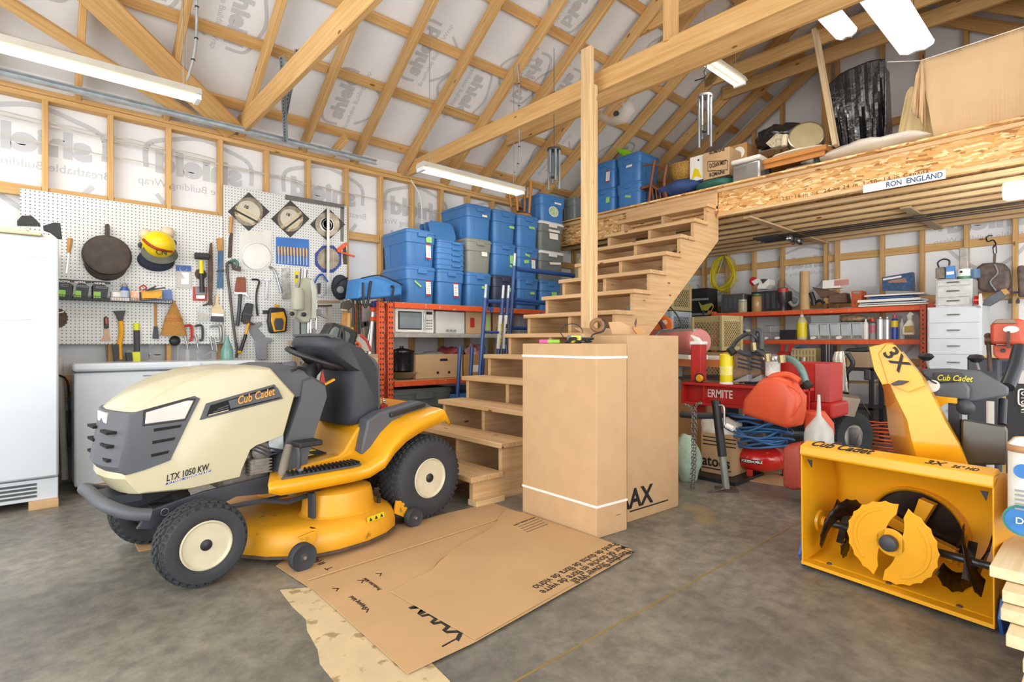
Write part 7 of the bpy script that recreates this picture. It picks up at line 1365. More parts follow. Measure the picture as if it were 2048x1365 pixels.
# dark clutter between splitter and rack
sc2=T('utility_shelf','black plastic shelf with a grey bin behind the red tank','shelf');wu=wx(6.6,Q4);a_,b2=wu.p(1170,1050),wu.p(1500,1050)
for z in(wu.p(1300,1130).z,wu.p(1300,1180).z-.35):sc2.part('shelf',bx(6.6,7.0,b2.y,a_.y,z-.03,z),BLACK,bev=.004)
for x in(6.6,6.96):
 for y in(a_.y-.04,b2.y):sc2.part('leg',bx(x,x+.04,y,y+.04,0,wu.p(1300,1130).z),BLACK)
sc2.part('bin',bx(6.58,6.9,b2.y+.02,a_.y-.3,wu.p(1300,1225).z,wu.p(1300,1140).z),DARK,bev=.01);sc2.done()
xbox('wood_panel_box','brown panelled box on the black plastic shelf','box',6.65,Q4,1285,1460,1000,wu.p(1300,1128).z+.001,.3,mat('panel_brown','#9a8468',.6));tool('black_cover','black folded cover on the brown panelled box','cover',('cover',wx(6.62).plate([(1285,995),(1310,972),(1480,960),(1500,990),(1440,1000)],.1,d=-.2),BLACK,dict(bev=.01)))
xbox('black_suitcase','upright black case with steel edges under the rack','case',7.0,Q4,1070,1168,938,.62,.15,BLACK,extra=lambda t,X,y0,y1,z0,z1,bd:[t.part('edge',bx(X-.004,X,yy,yy+.012,z0,z1),STEEL)for yy in(y1-.07,y1-.1)],bev=.01)
wire_b=T('crate_basket','pale lattice crate with tools behind the oil filter','crate');wz=wx(6.9);a_,b2=wz.p(840,1000),wz.p(1030,1000);zt3=wz.p(930,972).z;wire_b.part('back',bx(7.1,7.11,b2.y,a_.y,.75,zt3),CR);[wire_b.part('bar',bx(6.9,6.91,b2.y+k*(a_.y-b2.y)/7,b2.y+k*(a_.y-b2.y)/7+.02,.75,zt3),CR)for k in range(8)];[wire_b.part('rail',bx(6.895,6.91,b2.y,a_.y,z,z+.02),CR)for z in(.75,.84,.93,zt3-.02)];wire_b.done()
tool('red_tool_box','small red bracket and clamp standing behind the oil filter','bracket',('body',wz.plate([(740,1000),(835,1000),(835,1080),(740,1080)],.1,d=-.1),RED),('prong',wz.plate([(750,935),(775,935),(775,1000),(750,1000)],.03),RED),('prong',wz.plate([(812,940),(850,935),(850,965),(835,965),(835,1000),(812,1000)],.03),RED))
single('crate_bench',bx(6.85,7.3,2.2,3.6,.0,.745),DARK,'dark bench behind the red splitter tank','bench')
xcyl('steel_can','small steel can in front of the pale lattice crate','can',6.95,Q4,890,975,1042,.746,CHROME,prof=[(1,0),(1,1)]);tool('blue_tool','blue handled tool lying on the pale lattice crate','tool',('handle',wz.plate([(870,965),(940,942),(958,945),(950,968),(880,972)],.04),mat('navy_tool','#33496e',.5),dict(bev=.008)))
pw=T('snow_machine','walk-behind machine with curved black handles draped by a white cloth','machine');wh=wx(5.9,Q4)
for dx in(0,90):pw.part('handle',wh.tube([(1200+dx,1010,0),(1225+dx,1050,0),(1245+dx,1090,0),(1230+dx,1130,0),(1170+dx*1.1,1180,0),(1100+dx,1229,0)],.022,n=10),BLACK,smooth=50)
pw.part('body',bx(5.95,6.4,1.95,2.5,.25,.62),DARK,bev=.03);pw.part('cover',bx(5.9,6.2,2.0,2.3,.6,.72),GREYP,bev=.03);pw.part('wheel',B(TM((6.1,1.93,.15),(90,0,0))).lathe([(.05,-.04),(.14,-.04),(.15,-.02),(.15,.02),(.14,.04),(.05,.04)],24),RUBBER,smooth=40);pw.part('hose_bumper',B().tube([(5.85,1.8,.55),(5.75,1.75,.5),(5.75,1.72,.42),(5.85,1.78,.36)],.04,10,smooth=4),BLACK,smooth=50);pw.done()
cl2=T('draped_cloth','white rag hanging over the curved black handle','cloth');pts_l=[(1185,1000),(1165,1060),(1180,1130),(1190,1180),(1180,1229),(1160,1330)];pts_r=[(1255,995),(1268,1060),(1272,1130),(1280,1200),(1290,1250),(1300,1330)]
g_=[]
for(xa,ya_),(xb,yb2)in zip(pts_l,pts_r):g_.append([wh.p(xa+(xb-xa)*k/8,ya_+(yb2-ya_)*k/8,.05+.02*math.sin(k*1.9+ya_*.01))for k in range(9)])
cl2.part('cloth',B().sheet(g_),mat('rag_white','#e4dfd4',.7,bump=.3,bscale=25),smooth=60,solid=.004);cl2.done()
lc=T('extension_cord_heap','heap of orange extension cord on the floor behind the snow thrower','cord');rn=random.Random(4)
for k in range(7):lc.part('loop',B().tube([V((6.3+.3*math.cos(a)*rn.uniform(.8,1),1.5+.3*math.sin(a),.06+k*.035+rn.uniform(0,.02)))for a in[j*math.pi/7 for j in range(14)]],.007,6,closed=True,smooth=2),ORANGE,smooth=50)
lc.done()
# cabinets, vise and hanging gear
def drawers(name,lab,X,y0,y1,z0,z1,n,dp,m,cat='cabinet',hs_=None):
 t=T(name,lab,cat);t.part('case',bx(X,X+dp,y0,y1,z0,z1),m,bev=.003);hh=(z1-z0-.02)/n;edges=hs_ or[z0+.01+k*hh for k in range(n+1)]
 for k in range(n):
  a,c2=edges[k]+.006,edges[k+1]-.006;d=t.part('drawer',bx(X-.012,X,y0+.02,y1-.015,a,c2),m,bev=.002);ym=(y0+y1)/2;zm=(a+c2)/2+.01
  t.part('handle',B().tube([(X-.014,ym-.05,zm),(X-.035,ym-.045,zm),(X-.035,ym+.045,zm),(X-.014,ym+.05,zm)],.006,6),STEEL,parent=d,smooth=50)
 t.done();return t
CG=mat('cabinet_grey','#c3cad0',.4,var=.05);XC=7.0
wcb=wx(XC,Q6);y1_,y0_=wcb.p(392,735).y,wcb.p(765,735).y;zt_=wcb.p(560,730).z
hgt=[wcb.p(560,y).z for y in(1060+110*5,1060+110*4,1060+110*3,1060+110*2,1172,1057,950,842,738)]
drawers('drawer_cabinet','tall grey steel drawer cabinet beside the orange rack upright',XC,y0_,y1_,.02,zt_,len([h for h in hgt if h>.03])-1,.45,CG,hs_=[h for h in hgt if h>.03])
w2=wx(XC+.02,Q6);a_,b2=w2.p(447,560).y,w2.p(700,560).y;z2t=w2.p(560,545).z
drawers('small_drawer_chest','small scuffed three drawer steel chest on the grey cabinet',XC+.02,b2,a_,zt_+.001,z2t,3,.3,mat('chest_grey','#b4b6b4',.4,.2,scale=18,var=.15),'chest',hs_=[zt_+.01,w2.p(560,668).z,w2.p(560,590).z,z2t-.01])
w3=wx(7.1,Q6)
t=T('lunch_cooler','dark patterned bag with a black looped handle on the drawer chest','bag');t.part('bag',w3.plate([(458,470),(520,460),(525,540),(458,545)],.08,d=-.05),mat('camo','#5b554c',.7,scale=30,col2='#8b8374'),bev=.008);t.part('handle',w3.tube([(475,470,0),(462,430,0),(500,405,0),(540,415,0),(540,450,0)],.008),BLACK,smooth=50);t.done()
tool('blue_packet','bright blue printed packet beside the dark patterned bag','packet',('packet',w3.plate([(525,458),(582,452),(588,538),(522,540)],.05,d=0),mat('packet_blue','#3f7cc0',.4)),('print_band',w3.plate([(530,495),(580,490),(580,510),(530,515)],.052),PAPER))
t=T('paint_tin','white tin with a green band on the drawer chest','tin');a_,b2=w3.p(592,500),w3.p(690,500);r_=abs(a_.y-b2.y)/2;M=TM((7.1,(a_.y+b2.y)/2,z2t+.001));hh=w3.p(640,475).z-z2t;t.part('tin',B(M).lathe([(r_,0),(r_,hh),(r_*.9,hh)],28),PAPER,smooth=40);t.part('green_band',B(M).lathe([(r_*1.01,0),(r_*1.01,hh*.3)],28,cap=False),mat('band_green','#4c7d62',.5),smooth=60);t.part('printed_ring',w3.disc(622,492,[(8,0),(8,.002)],d=r_+.002),INK);t.done()
t=T('glass_block','tall clear jar of rumpled film standing behind the white tin','jar');t.part('jar',w3.plate([(618,330),(678,330),(685,550),(615,550)],.08,d=-.22),mat('jar_film','#b5aea4',.2,trans=.3,bump=.5,bscale=30),bev=.01);t.done()
tool('blue_sponge','blue and black spool beside the white tin','spool',('spool',w3.tube([(712,475,-.02),(715,535,-.02)],.045,smooth=0,n=16),mat('spool_blue','#4a6a8c',.5)))
t=T('red_spool','glossy red wire spool on the cabinet edge','spool');wS=wx(6.98,Q6);c0_,c1_=wS.p(712,686,.0),wS.p(750,686,.0);t.part('winding',B().tube([c0_,c1_],abs(wS.p(700,655).z-wS.p(700,718).z)/2*.95,24),mat('spool_red','#c4201f',.2,coat=.4),smooth=50);t.part('flange',B().tube([c1_,c1_+V((0,-.01,0))],.07,24),PAPER,smooth=50);t.done()
tool('exhaust_duct','dark flat angled duct with a wooden end above the vise','duct',('duct',wS.plate([(775,722),(790,680),(900,620),(955,650),(820,728)],.08,d=-.25),mat('duct_grey','#4f565e',.5),dict(bev=.004)),('wood_end',wS.plate([(900,618),(935,610),(958,638),(930,655)],.09,d=-.25),WOODH))
hb=T('camo_bag','camouflage bag hanging by a strap from a black hook on the back wall','bag');wH=wx(7.92,Q6);CAMO=mat('camo','#5b554c',.7);hb.part('bag',wH.plate([(735,470),(780,440),(850,435),(925,440),(960,480),(970,560),(965,610),(930,630),(780,630),(745,610)],.14,d=.02),mat('camo_brown','#7b6a62',.7,scale=14,col2='#4a4340',bump=.3,bscale=20),bev=.03,seg=3,smooth=50);hb.part('strap',wH.plate([(842,365),(862,365),(858,440),(838,440)],.015,d=.08),MATS['camo_brown']);hb.part('clip',wH.tube([(843,365,.09),(840,320,.09),(858,310,.09),(862,350,.09),(862,365,.09)],.005),BLACK,smooth=50)
hb.part('hook',wH.tube([(835,330,.09),(858,305,.09),(840,275,.05),(805,285,.03),(792,262,.0),(810,245,.0),(835,245,-.02)],.007),BLACK,smooth=50);hb.part('webbing',wH.tube([(850,440,.17),(870,500,.18),(820,560,.18),(860,620,.17)],.008),GREYP);hb.done()
ff=T('wall_fitting','small fan-shaped black clip fitting on a stud beside the camouflage bag','fitting');ff.part('bar',wH.plate([(955,628),(1015,625),(1020,638),(958,642)],.05,d=.0),BLACK)
for x in(958,1010):ff.part('blade',wH.plate([(x,665),(x+14,690),(x+10,708),(x-14,708),(x-14,690)],.02,d=.03),BLACK)
ff.done()
hb2=T('camo_bag','second camouflage bag cut off by the picture edge on the back wall','bag');hb2.part('bag',wH.plate([(1010,460),(1060,450),(1080,660),(1020,670)],.12,d=.02),MATS['camo_brown'],bev=.02,smooth=40);hb2.done()
# bench vise, orange
bv=T('bench_vise','large orange bench vise on a post beside the snow thrower handles','vise');wV=wx(4.9,Q6);VO=mat('vise_orange','#c8553a',.5,var=.15,scale=20,spots=('#5f4438',14,.66));VS=mat('vise_jaw','#8a7a68',.5,.5)
bv.part('body',wV.plate([(850,860),(880,825),(1060,815),(1080,990),(850,985)],.2,d=-.1),VO,bev=.02,seg=2,smooth=40);bv.part('jaw',wV.plate([(868,850),(890,825),(930,820),(1010,822),(1035,850)],.22,d=-.11),VS,bev=.004);bv.part('badge',wV.disc(962,885,[(40,0),(38,.01)],d=.1,sc=(1,.6)),PAPER,smooth=40);bv.part('gap_bar',wV.plate([(965,900),(985,900),(980,1010),(965,1010)],.23,d=-.1),RUST);bv.part('base',wV.plate([(860,990),(1060,990),(1060,1085),(900,1085),(865,1060)],.16,d=-.12),VO,bev=.01);bv.part('bolt',wV.disc(908,1028,[(14,0),(12,.015)],d=.05),RUST);bv.part('screw',B().tube([wV.p(785,957),wV.p(860,957)],.034,14),mat('screw_brown','#6d5848',.5,.5),smooth=50);bv.part('handle',B().tube([wV.p(806,935,.01),wV.p(820,1170,.01)],.013,8),RUST,smooth=50);bv.part('ball_end',B().ball(wV.p(806,930,.01),.022),RUST,smooth=60)
zv=wV.p(960,1085).z;bv.part('stand',bx(4.95,5.1,.55,.72,0,zv),CHASS,bev=.01);bv.part('chair_pad',wV.plate([(840,1140),(850,1100),(900,1085),(1000,1085),(1000,1240),(880,1190)],.05,d=-.3),mat('pad_blue','#3f4a58',.6),bev=.02,smooth=40);bv.done()
xcyl('white_pipe','white plastic pipe standing behind the snow thrower dash','pipe',4.4,Zm(1848,580,4.265),530,600,950,0,PAPER,prof=[(1,0),(1,1)])
t=T('black_board','black board with a white outlined word leaning behind the snow thrower','board');wK=wx(4.3,Zm(1848,580,4.265));a_,b2=wK.p(700,900),wK.p(860,900);t.part('board',bx(4.3,4.34,b2.y-.2,a_.y,0,wK.p(760,800).z),mat('board_black','#303236',.6),bev=.005);t.part('outline',wK.tube([(850,850,.01),(812,855,.01),(805,900,.01),(808,970,.01),(830,985,.01),(850,990,.01)],.004),PAPER)
t.text('O POINT',wK.p(828,865,.01),(0,0,-1),(0,-1,0),.05,PAPER,bold=.01,width=.13);t.done()
single('yellow_box',bx(5.35,5.6,.55,.75,0,1.0),mat('tan_box','#cfae6c',.6),'tan box with a red lidded tub behind the vise post','box',bev=.004)
# white paper sack and lumber, right foreground
wW=wx(2.62,Q0)
sk=T('paper_sack','white printed paper sack with an open brown rim standing on the lumber','sack');SKW=mat('sack_white','#e6e4dd',.6,var=.03,bump=.1,bscale=12);sy0=hit(2012,900,(2.62,0,0),(1,0,0)).y;zt4=hit(2030,895,(2.62,0,0),(1,0,0)).z;zb4=hit(2030,1066,(2.62,0,0),(1,0,0)).z
M=TM((2.78,sy0-.17,0));sk.part('sack',B(M).loft([rrect(.3,.34,z,.06,y0=-.17)for z in(zb4,zb4+.02,zt4)],cap=False),SKW,smooth=40,solid=.006);sk.part('rim',B(M).loft([rrect(.306,.346,z,.06,y0=-.173)for z in(zt4-.02,zt4+.004)],cap=False),mat('kraft','#b98d64',.7),smooth=40,solid=.004);sk.part('bottom',B(M).box(-.14,.14,-.16,.16,zb4,zb4+.01),SKW)
pS=lambda px,py:hit(px,py,(2.624,0,0),(1,0,0))
def sdisc(px,py,r,m,nm,o=0):p=pS(px,py);return sk.part(nm,B(Matrix.Translation(V((2.618-o,p.y,p.z)))@Matrix.Rotation(R(90),4,'Y')).lathe([(r,0),(r,.003)],28),m)
sdisc(2046,1042,.055,mat('print_green','#2f7f73',.5),'printed_ring');sdisc(2046,1042,.047,mat('print_blue','#2f74b8',.5),'printed_disc',.003);sdisc(2022,1028,.012,MATS['print_blue'],'printed_drop');sdisc(2046,943,.025,MATS['print_blue'],'printed_ring')
sk.text('Delta',V((2.610,pS(2031,1050).y,pS(2036,1046).z)),(0,-1,0),(0,0,1),.032,PAPER,bold=.01);sk.text('ff',V((2.615,pS(2016,1046).y,pS(2016,1050).z)),(0,-1,0),(0,0,1),.03,MATS['print_blue'])
for k in range(5):a_=pS(2030,980+k*9);sk.part('print_line',bx(2.612,2.6165,a_.y-.08,a_.y,a_.z-.003,a_.z+.003),GREYP)
sk.done()
ft2=Zm(1800,1000,3.738)
lu=T('x','x','board');bpy.data.objects.remove(lu.e)
ey_end=lambda X,px,py:hit(px,py,(X,0,0),(1,0,0))
rows=[(2008,1345,0.00),]
zs_=[0.0,.045,.09,.135,.18,.225,.27,.315,.36]
ends=[(1.36,.16),(1.36,.155),(1.5,.19),(1.56,.17),(1.7,.20),(1.85,.21),(2.02,.22),(2.2,.24)]
for k in range(8):
 x0=1.95+.07*k+(.02 if k%2 else 0);yL=.135+.022*k+(.01 if k%3 else-.01)
 for q_ in range(2):
  single('loose_plank',B().box(x0,4.2,yL-.15-q_*.16,yL-q_*.16,k*.042,k*.042+.038),WHITE_WOOD,'pale new plank, %s course of the lumber pile, %s'%(('lowest','second','third','fourth','fifth','sixth','seventh','top')[k],('on the aisle side','on the far side')[q_]),'plank','new planks in the lumber pile',bev=.003)
# ================================================================ LOFT GOODS
ZL=LZ+.019
def lbox(name,lab,cat,X,x0,x1,yt,m,depth=.3,q=Q2,extra=None,z0=None,bev=.004,pn='body',group=None):return xbox(name,lab,cat,X,q,x0,x1,yt,ZL if z0 is None else z0,depth,m,pn,extra,group,bev)
for(x0,x1,z,lb,X,st_)in((4.5,0,0,'',0,()),):pass
def ltote(y,z,X,lb,st,sx=1.):return tote('blue',X,y,z,lb,'blue totes on the loft',st,rot=-90,sc=(sx,.8,.93))
ltote(4.53,ZL,5.62,'lower blue tote of the pair behind the timber post on the loft',[('tape',.08,.22,.06,.08)]);ltote(4.53,ZL+.36,5.62,'upper blue tote of the pair behind the timber post on the loft',[('long',.08,.2)]);ltote(4.13,ZL,5.62,'lower blue tote with green tape nearer the wooden chair on the loft',[('tape',0,.2,.09,.03,15)]);ltote(4.13,ZL+.36,5.62,'upper blue tote beside the lime green seat on the loft',[('note',.02,.22,.09,.03)])
w2_=wx(5.75,Q2)
tool('plastic_stool','lime green plastic seat on top of the loft totes','seat',('seat',wx(5.85,Zm(650,0,2.926)).plate([(1770,895),(1840,905),(1910,950),(1880,1020),(1850,1035),(1860,975),(1800,930)],.3,d=-.2),mat('lime_seat','#8fd61e',.35),dict(bev=.02,smooth=40)))
ch=T('wooden_chair','brown spindle-back wooden chair standing on the loft edge','chair');wq2=wx(5.62,Zm(650,0,2.926));CW=mat('chair_brown','#7d4b2a',.5)
for P in([(1930,935),(1910,1060),(1895,1200)],[(2000,965),(1985,1080),(2015,1225)]):ch.part('post',wq2.tube([(a,b_,-.02)for a,b_ in P],.02),CW,smooth=50)
ch.part('rail',wq2.tube([(1865,970,-.02),(1930,965,-.02),(2000,990,-.02)],.012),CW,smooth=50);ch.part('rail',wq2.tube([(1905,1085,-.02),(1950,1110,-.02),(1990,1110,-.02)],.014),CW)
for k in range(4):ch.part('spindle',wq2.tube([(1915+k*20,1100,-.02),(1925+k*24,1215,-.02)],.008,smooth=0),CW)
ch.part('leg',wq2.tube([(1880,1110,-.2),(1875,1205,-.2)],.016,smooth=0),CW);ch.part('seat',bx(5.64,6.0,3.78,4.05,3.0,3.03),CW,bev=.006);ch.done()
wk_=T('wicker_basket','straw wicker basket on the blue quilted cloth','basket');a_,b2=w2_.p(95,905),w2_.p(210,940);zc_=w2_.p(150,985).z;WK=mat('wicker','#c79a4e',.8,scale=60,col2='#8b6328',bump=.5)
wk_.part('basket',B(TM((5.95,(a_.y+b2.y)/2,zc_))).lathe([(.14,0),(.2,.1),(.22,.2),(.2,.2),(.13,.01)],24),WK,smooth=60)
for k in range(5):wk_.part('weave_ring',B(TM((5.95,(a_.y+b2.y)/2,zc_+.02+k*.04))).tube([((.155+.015*k)*math.cos(a),(.155+.015*k)*math.sin(a),0)for a in[j*math.pi/12 for j in range(24)]],.008,6,closed=True),WK)
wk_.done()
lump('quilted_cloth','navy quilted cloth bundle hanging over the loft edge','cloth',tuple(wx(5.8,Q2).p(160,1040)),(.2,.27,.1),mat('navy_quilt','#2f4a7c',.8,bump=.6,bscale=25),12,amp=.08)
lump('green_tub_cloth','dark green cloth bundle under the produce carton','cloth',tuple(wx(5.8,Q2).p(370,1025)),(.2,.24,.08),mat('teal_cloth','#1f5f57',.6),13,amp=.06)
xbox('white_carton','white carton with a yellow arc, standing beside the produce carton','box',5.75,Q2,218,292,855,w2_.p(250,990).z,.25,PAPER,extra=lambda t,X,y0,y1,z0,z1,bd:[t.part('printed_arc',B().prism([(X-.002,y1-.02,z0+.02),(X-.002,y1-.06,z0+.15),(X-.002,y0+.06,z0+.12),(X-.002,y0+.02,z0+.02),(X-.002,y0+.09,z0+.05)],(-.001,0,0)),YP),t.part('vent_hole',bx(X-.002,X,y1-.12,y1-.1,z0+.22,z0+.24),BLACK)])
rc_=xbox('romaine_carton','brown lettuce carton printed with a framed name, on the loft','box',5.72,Q2,292,435,822,w2_.p(350,980).z,.42,CARD);XX=5.717
def rt(s,x,y,size,wd,m=INK,**kw):p=wx(XX,Q2).p(x,y);o=text(s,p,(0,-1,0),(0,0,1),size,m,width=wd,**kw);o.parent=rc_.e;o.matrix_basis=Matrix.Translation(-rc_.e.location)@o.matrix_basis
rt('ROMAINE',325,970,.06,.18,bold=.02);rt('ROMAINE',325,848,.05,.18,bold=.02);rt('OCEAN MIST',325,922,.07,.2,bold=.015)
p_=[wx(XX,Q2).p(x,y)for x,y in((317,885),(425,880),(425,930),(317,938))];o=mesh_obj('printed_frame',B().tube(p_,.004,4,closed=True),INK);o.parent=rc_.e;o.matrix_basis=Matrix.Translation(-rc_.e.location)
# right end of that carton is its side
xbox('brown_carton','second brown carton with an oval print behind the lettuce carton','box',6.0,Q2,440,530,790,ZL,.3,mat('cardboard_dark','#b58a58',.85),extra=lambda t,X,y0,y1,z0,z1,bd:t.part('printed_oval',B(TM((X-.001,(y0+y1)/2,z1-.1),(0,90,0),(1,1,1))).lathe([(.07,0),(.07,.002)],24),PAPER))
pn_=T('roasting_pan','lidded steel roasting pan on the loft edge','pan');a_,b2=w2_.p(480,900),w2_.p(632,900);z0_,z1_=w2_.p(550,965).z,w2_.p(550,905).z;pn_.part('pan',bx(5.62,5.95,b2.y,a_.y,ZL+.001,z1_),STEEL,bev=.02,smooth=40);pn_.part('lid',bx(5.6,5.97,b2.y-.01,a_.y+.01,z1_,z1_+.05),mat('pan_lid','#d4d3cb',.35),bev=.02,seg=3,smooth=40);pn_.part('handle',B().tube([(5.61,a_.y-.05,z1_-.03),(5.58,a_.y-.05,z1_-.05),(5.58,a_.y-.15,z1_-.05),(5.61,a_.y-.15,z1_-.03)],.006,6),STEEL);pn_.done()
ct=T('coffee_table','upturned wooden coffee table with black legs on the loft','table');za1=w2_.p(780,870).z;ya1,yb1=w2_.p(610,880).y,w2_.p(975,800).y;ct.part('top',bx(5.7,6.3,yb1,ya1,za1,za1+.05),mat('table_oak','#b5793a',.4),bev=.006);ct.part('apron',bx(5.72,5.74,yb1+.02,ya1-.02,za1-.05,za1),MATS['table_oak'])
for x in(5.75,6.2):
 for y in(ya1-.08,yb1+.08):ct.part('leg',bx(x,x+.05,y,y+.05,ZL,za1),BLACK)
ct.part('rail',bx(5.74,5.77,yb1+.08,ya1-.08,ZL+.01,ZL+.05),BLACK);ct.done()
single('padded_tray',bx(5.8,6.1,w2_.p(900,880).y,w2_.p(730,880).y,ZL+.052,ZL+.13),mat('quilt_grey','#a19c94',.8,bump=.5,bscale=15),'grey quilted pad under the coffee table top','pad',bev=.01)
lump('foam_mat','rolled off-white mat lying on the coffee table','mat',(5.95,(ya1+yb1)/2,za1+.085),(.2,(ya1-yb1)/2,.035),mat('mat_cream','#ddd3bd',.6),14,amp=.05)
t=T('steel_drum','round silvery drum tipped on the rolled mat','drum');c0_=w2_.p(855,742,-.1);M=Matrix.Translation(c0_)@Matrix.Rotation(R(-70),4,'Y')@Matrix.Rotation(R(20),4,'X');t.part('drum',B(M).lathe([(.16,-.12),(.165,0),(.155,.004),(.15,-.01)],32),mat('drum_metal','#9c937c',.3,.7),smooth=50);t.part('drum_face',B(M).lathe([(.153,-.004),(.15,-.002)],32),mat('drum_skin','#b8a882',.35,.3));t.part('band',B(M).lathe([(.168,-.1),(.168,-.07)],32,cap=False),BLACK);t.done()
BAGB=mat('bin_bag','#17181b',.18,bump=1.0,bscale=14,coat=.3)
lump('bin_bag','small crumpled black plastic bag beside the steel drum','bag',tuple(wx(6.05,Q2).p(710,745)),(.12,.24,.12),BAGB,15,amp=.2)
tool('pale_basket','pale basket with a knobbed post under the small black bag','basket',('weave',w2_.plate([(660,800),(720,745),(790,760),(780,800),(690,825)],.12,d=-.2),mat('rattan','#c9bfa6',.8,scale=50,col2='#8d8268')),('post',w2_.tube([(740,740,-.05),(735,800,-.05)],.03,smooth=0,n=10),mat('post_cream','#d3c5a6',.5)))
def drape(name,lab,pts_top,pts_bot,X,m,folds,amp,cat='cover',n=40,rows=12,sag=.0,pn='cover',zfloor=None,bot_amp=1.5,solid=.004):
 w=wx(X,Q2);tp=spline([w.p(*p)for p in pts_top],10);bt_=spline([w.p(*p)for p in pts_bot],10)
 smp=lambda L,f:L[min(len(L)-1,int(f*(len(L)-1)))]
 g_=[]
 for i in range(rows+1):
  f=i/rows;row=[]
  for k in range(n+1):
   s_=k/n;a,b_=smp(tp,s_),smp(bt_,s_);p=a+(b_-a)*f
   off=amp*(.3+bot_amp*f)*(math.sin(s_*folds*6.28+1.3*math.sin(f*2+s_*5))+.5*math.sin(s_*folds*15+f*3));row.append(p+V((-off,0,0)))
  g_.append(row)
 t=T(name,lab,cat);t.part(pn,B().sheet(g_),m,smooth=70,solid=solid);t.done();return t
w_=wx(5.8,Q2)
BP=[wx(5.86,Q2).p(x,y)for x,y in((955,480),(1050,400),(1180,340),(1290,320),(1280,420),(1285,560),(1300,640),(1298,745),(1180,775),(1010,808),(990,680),(975,600))]
t=T('bagged_furniture','tall furniture piece covered by a black plastic bag on the loft','cover');drapepts=None
tp=[(955,482),(1050,402),(1180,342),(1290,320)];btm=[(1010,812),(1090,800),(1200,770),(1298,745)]
bpy.data.objects.remove(t.e)
drape('bagged_furniture','tall furniture piece covered by a shiny black plastic bag on the loft',tp,btm,5.9,BAGB,3,.022,n=90,rows=40,bot_amp=1.0,solid=.01)
single('bag_core',B().prism([wx(6.0,Q2).p(x,y)for x,y in((975,500),(1180,360),(1270,345),(1290,740),(1020,800))],(.25,0,0)),BAGB,'board stiffening the black plastic cover from behind','board')
BEI=mat('cloth_beige','#c9ab84',.85,var=.05,bump=.1,bscale=60);BE2=mat('cloth_cream','#dcc592',.85,bump=.1,bscale=60)
drape('dust_sheet','beige dust sheet hung from a line at the end of the loft',[(1480,335),(1640,285),(1850,215),(2048,148)],[(1560,770),(1700,735),(1850,700),(2060,650)],6.0,BEI,1.1,.012,cat='sheet',n=60,rows=16,pn='cloth')
drape('dust_sheet','folded corner flap of the beige dust sheet hanging beside the cream one',[(1455,420),(1480,338),(1490,336),(1496,340)],[(1435,610),(1455,640),(1480,650),(1510,740)],5.93,BEI,2,.015,cat='sheet',n=20,rows=10,pn='cloth')
drape('dust_sheet','cream dust sheet falling beside the beige one, slightly yellower',[(1400,520),(1425,478),(1450,474),(1500,474)],[(1352,808),(1400,800),(1480,785),(1560,770)],6.1,BE2,1,.02,cat='sheet',n=30,rows=12,pn='cloth')
lump('clear_sheeting','heap of clear plastic sheeting at the foot of the black-bagged furniture','sheeting',tuple(wx(5.85,Q2).p(1170,820)),(.15,.5,.07),mat('sheeting','#cfc9bd',.25,bump=.6,bscale=15),16,amp=.15)
t=T('hanging_line','thin white line the dust sheet hangs from','line');w=wx(6.0,Q2);t.part('line',w.tube([(1300,340,0),(1480,333,0),(2048,146,0),(2200,95,0)],.004,smooth=0),PAPER);t.done()
# fishing rods in the joist rack
fr=T('fishing_rods','x','rods');bpy.data.objects.remove(fr.e)
w=wx(7.0,Zm(1400,370,3.16))
for k,(dy,dx,lb)in enumerate(((0,0,'nearest reel'),(12,30,'second reel'),(24,60,'third reel'),(34,90,'fourth reel'))):
 t=T('fishing_rod','black fishing rod stored under the loft joists, %s of the cluster'%lb,'fishing rod','fishing rods under the loft');y0=2.75-k*.02;X=6.75+k*.11
 t.part('blank',B().tube([(X,3.05,2.395),(X,2.5,2.395),(X+.1,.3,2.405)],[.01,.008,.004],6),BLACK);t.part('grip',B().tube([(X,3.05,2.395),(X,2.75,2.395)],.016,8),DARK);t.part('reel',B().lathe([(.02,-.03),(.035,-.02),(.03,0),(.04,.01),(.03,.03)],14,TM((X,2.62,2.34),(90,0,30*k))),DARK if k%2 else STEEL,smooth=40);t.part('reel_handle',B().tube([(X,2.62,2.34),(X-.05,2.6,2.32),(X-.05,2.58,2.3)],.006,6),BLACK);t.done()
# ================================================================ HANGING THINGS
LITE=mat('tube_light','#fff4da',.4,emit=2.0,var=.0)
def fixture(lab,x0,x1,y,z,w_=.12,group='fluorescent fixtures'):
 t=T('fluorescent_fixture',lab,'ceiling light',group)
 t.part('housing',B().prism([(x0,y-w_/2,z+.045),(x0,y+w_/2,z+.045),(x0,y+w_/2+.02,z),(x0,y-w_/2-.02,z)],(x1-x0,0,0)),mat('fixture_enamel','#c4c2b8',.4),bev=.003)
 for dy in(-w_*.28,w_*.28):t.part('tube',B().tube([(x0+.03,y+dy,z-.016),(x1-.03,y+dy,z-.016)],.016,12),LITE,smooth=50)
 for x in(x0+.015,x1-.015):t.part('lamp_holder',bx(x-.015,x+.015,y-w_/2,y+w_/2,z-.035,z),WHITE,bev=.003)
 for x in(x0+.1,x1-.1):
  zt_=RZ+SL*(YL_-y)+.02 if y>RY else 4.6;t.part('chain',B().tube([(x,y,z+.045),(x,y,zt_)],.0035,5),STEEL)
 t.done()
 l=bpy.data.lights.new('tube_glow','AREA');l.shape='RECTANGLE';l.size=x1-x0-.1;l.size_y=w_;l.energy=12*(x1-x0);l.color=(1,.95,.84);o=bpy.data.objects.new('tube_glow',l);COL.objects.link(o);o.location=((x0+x1)/2,y,z-.036);o.parent=None
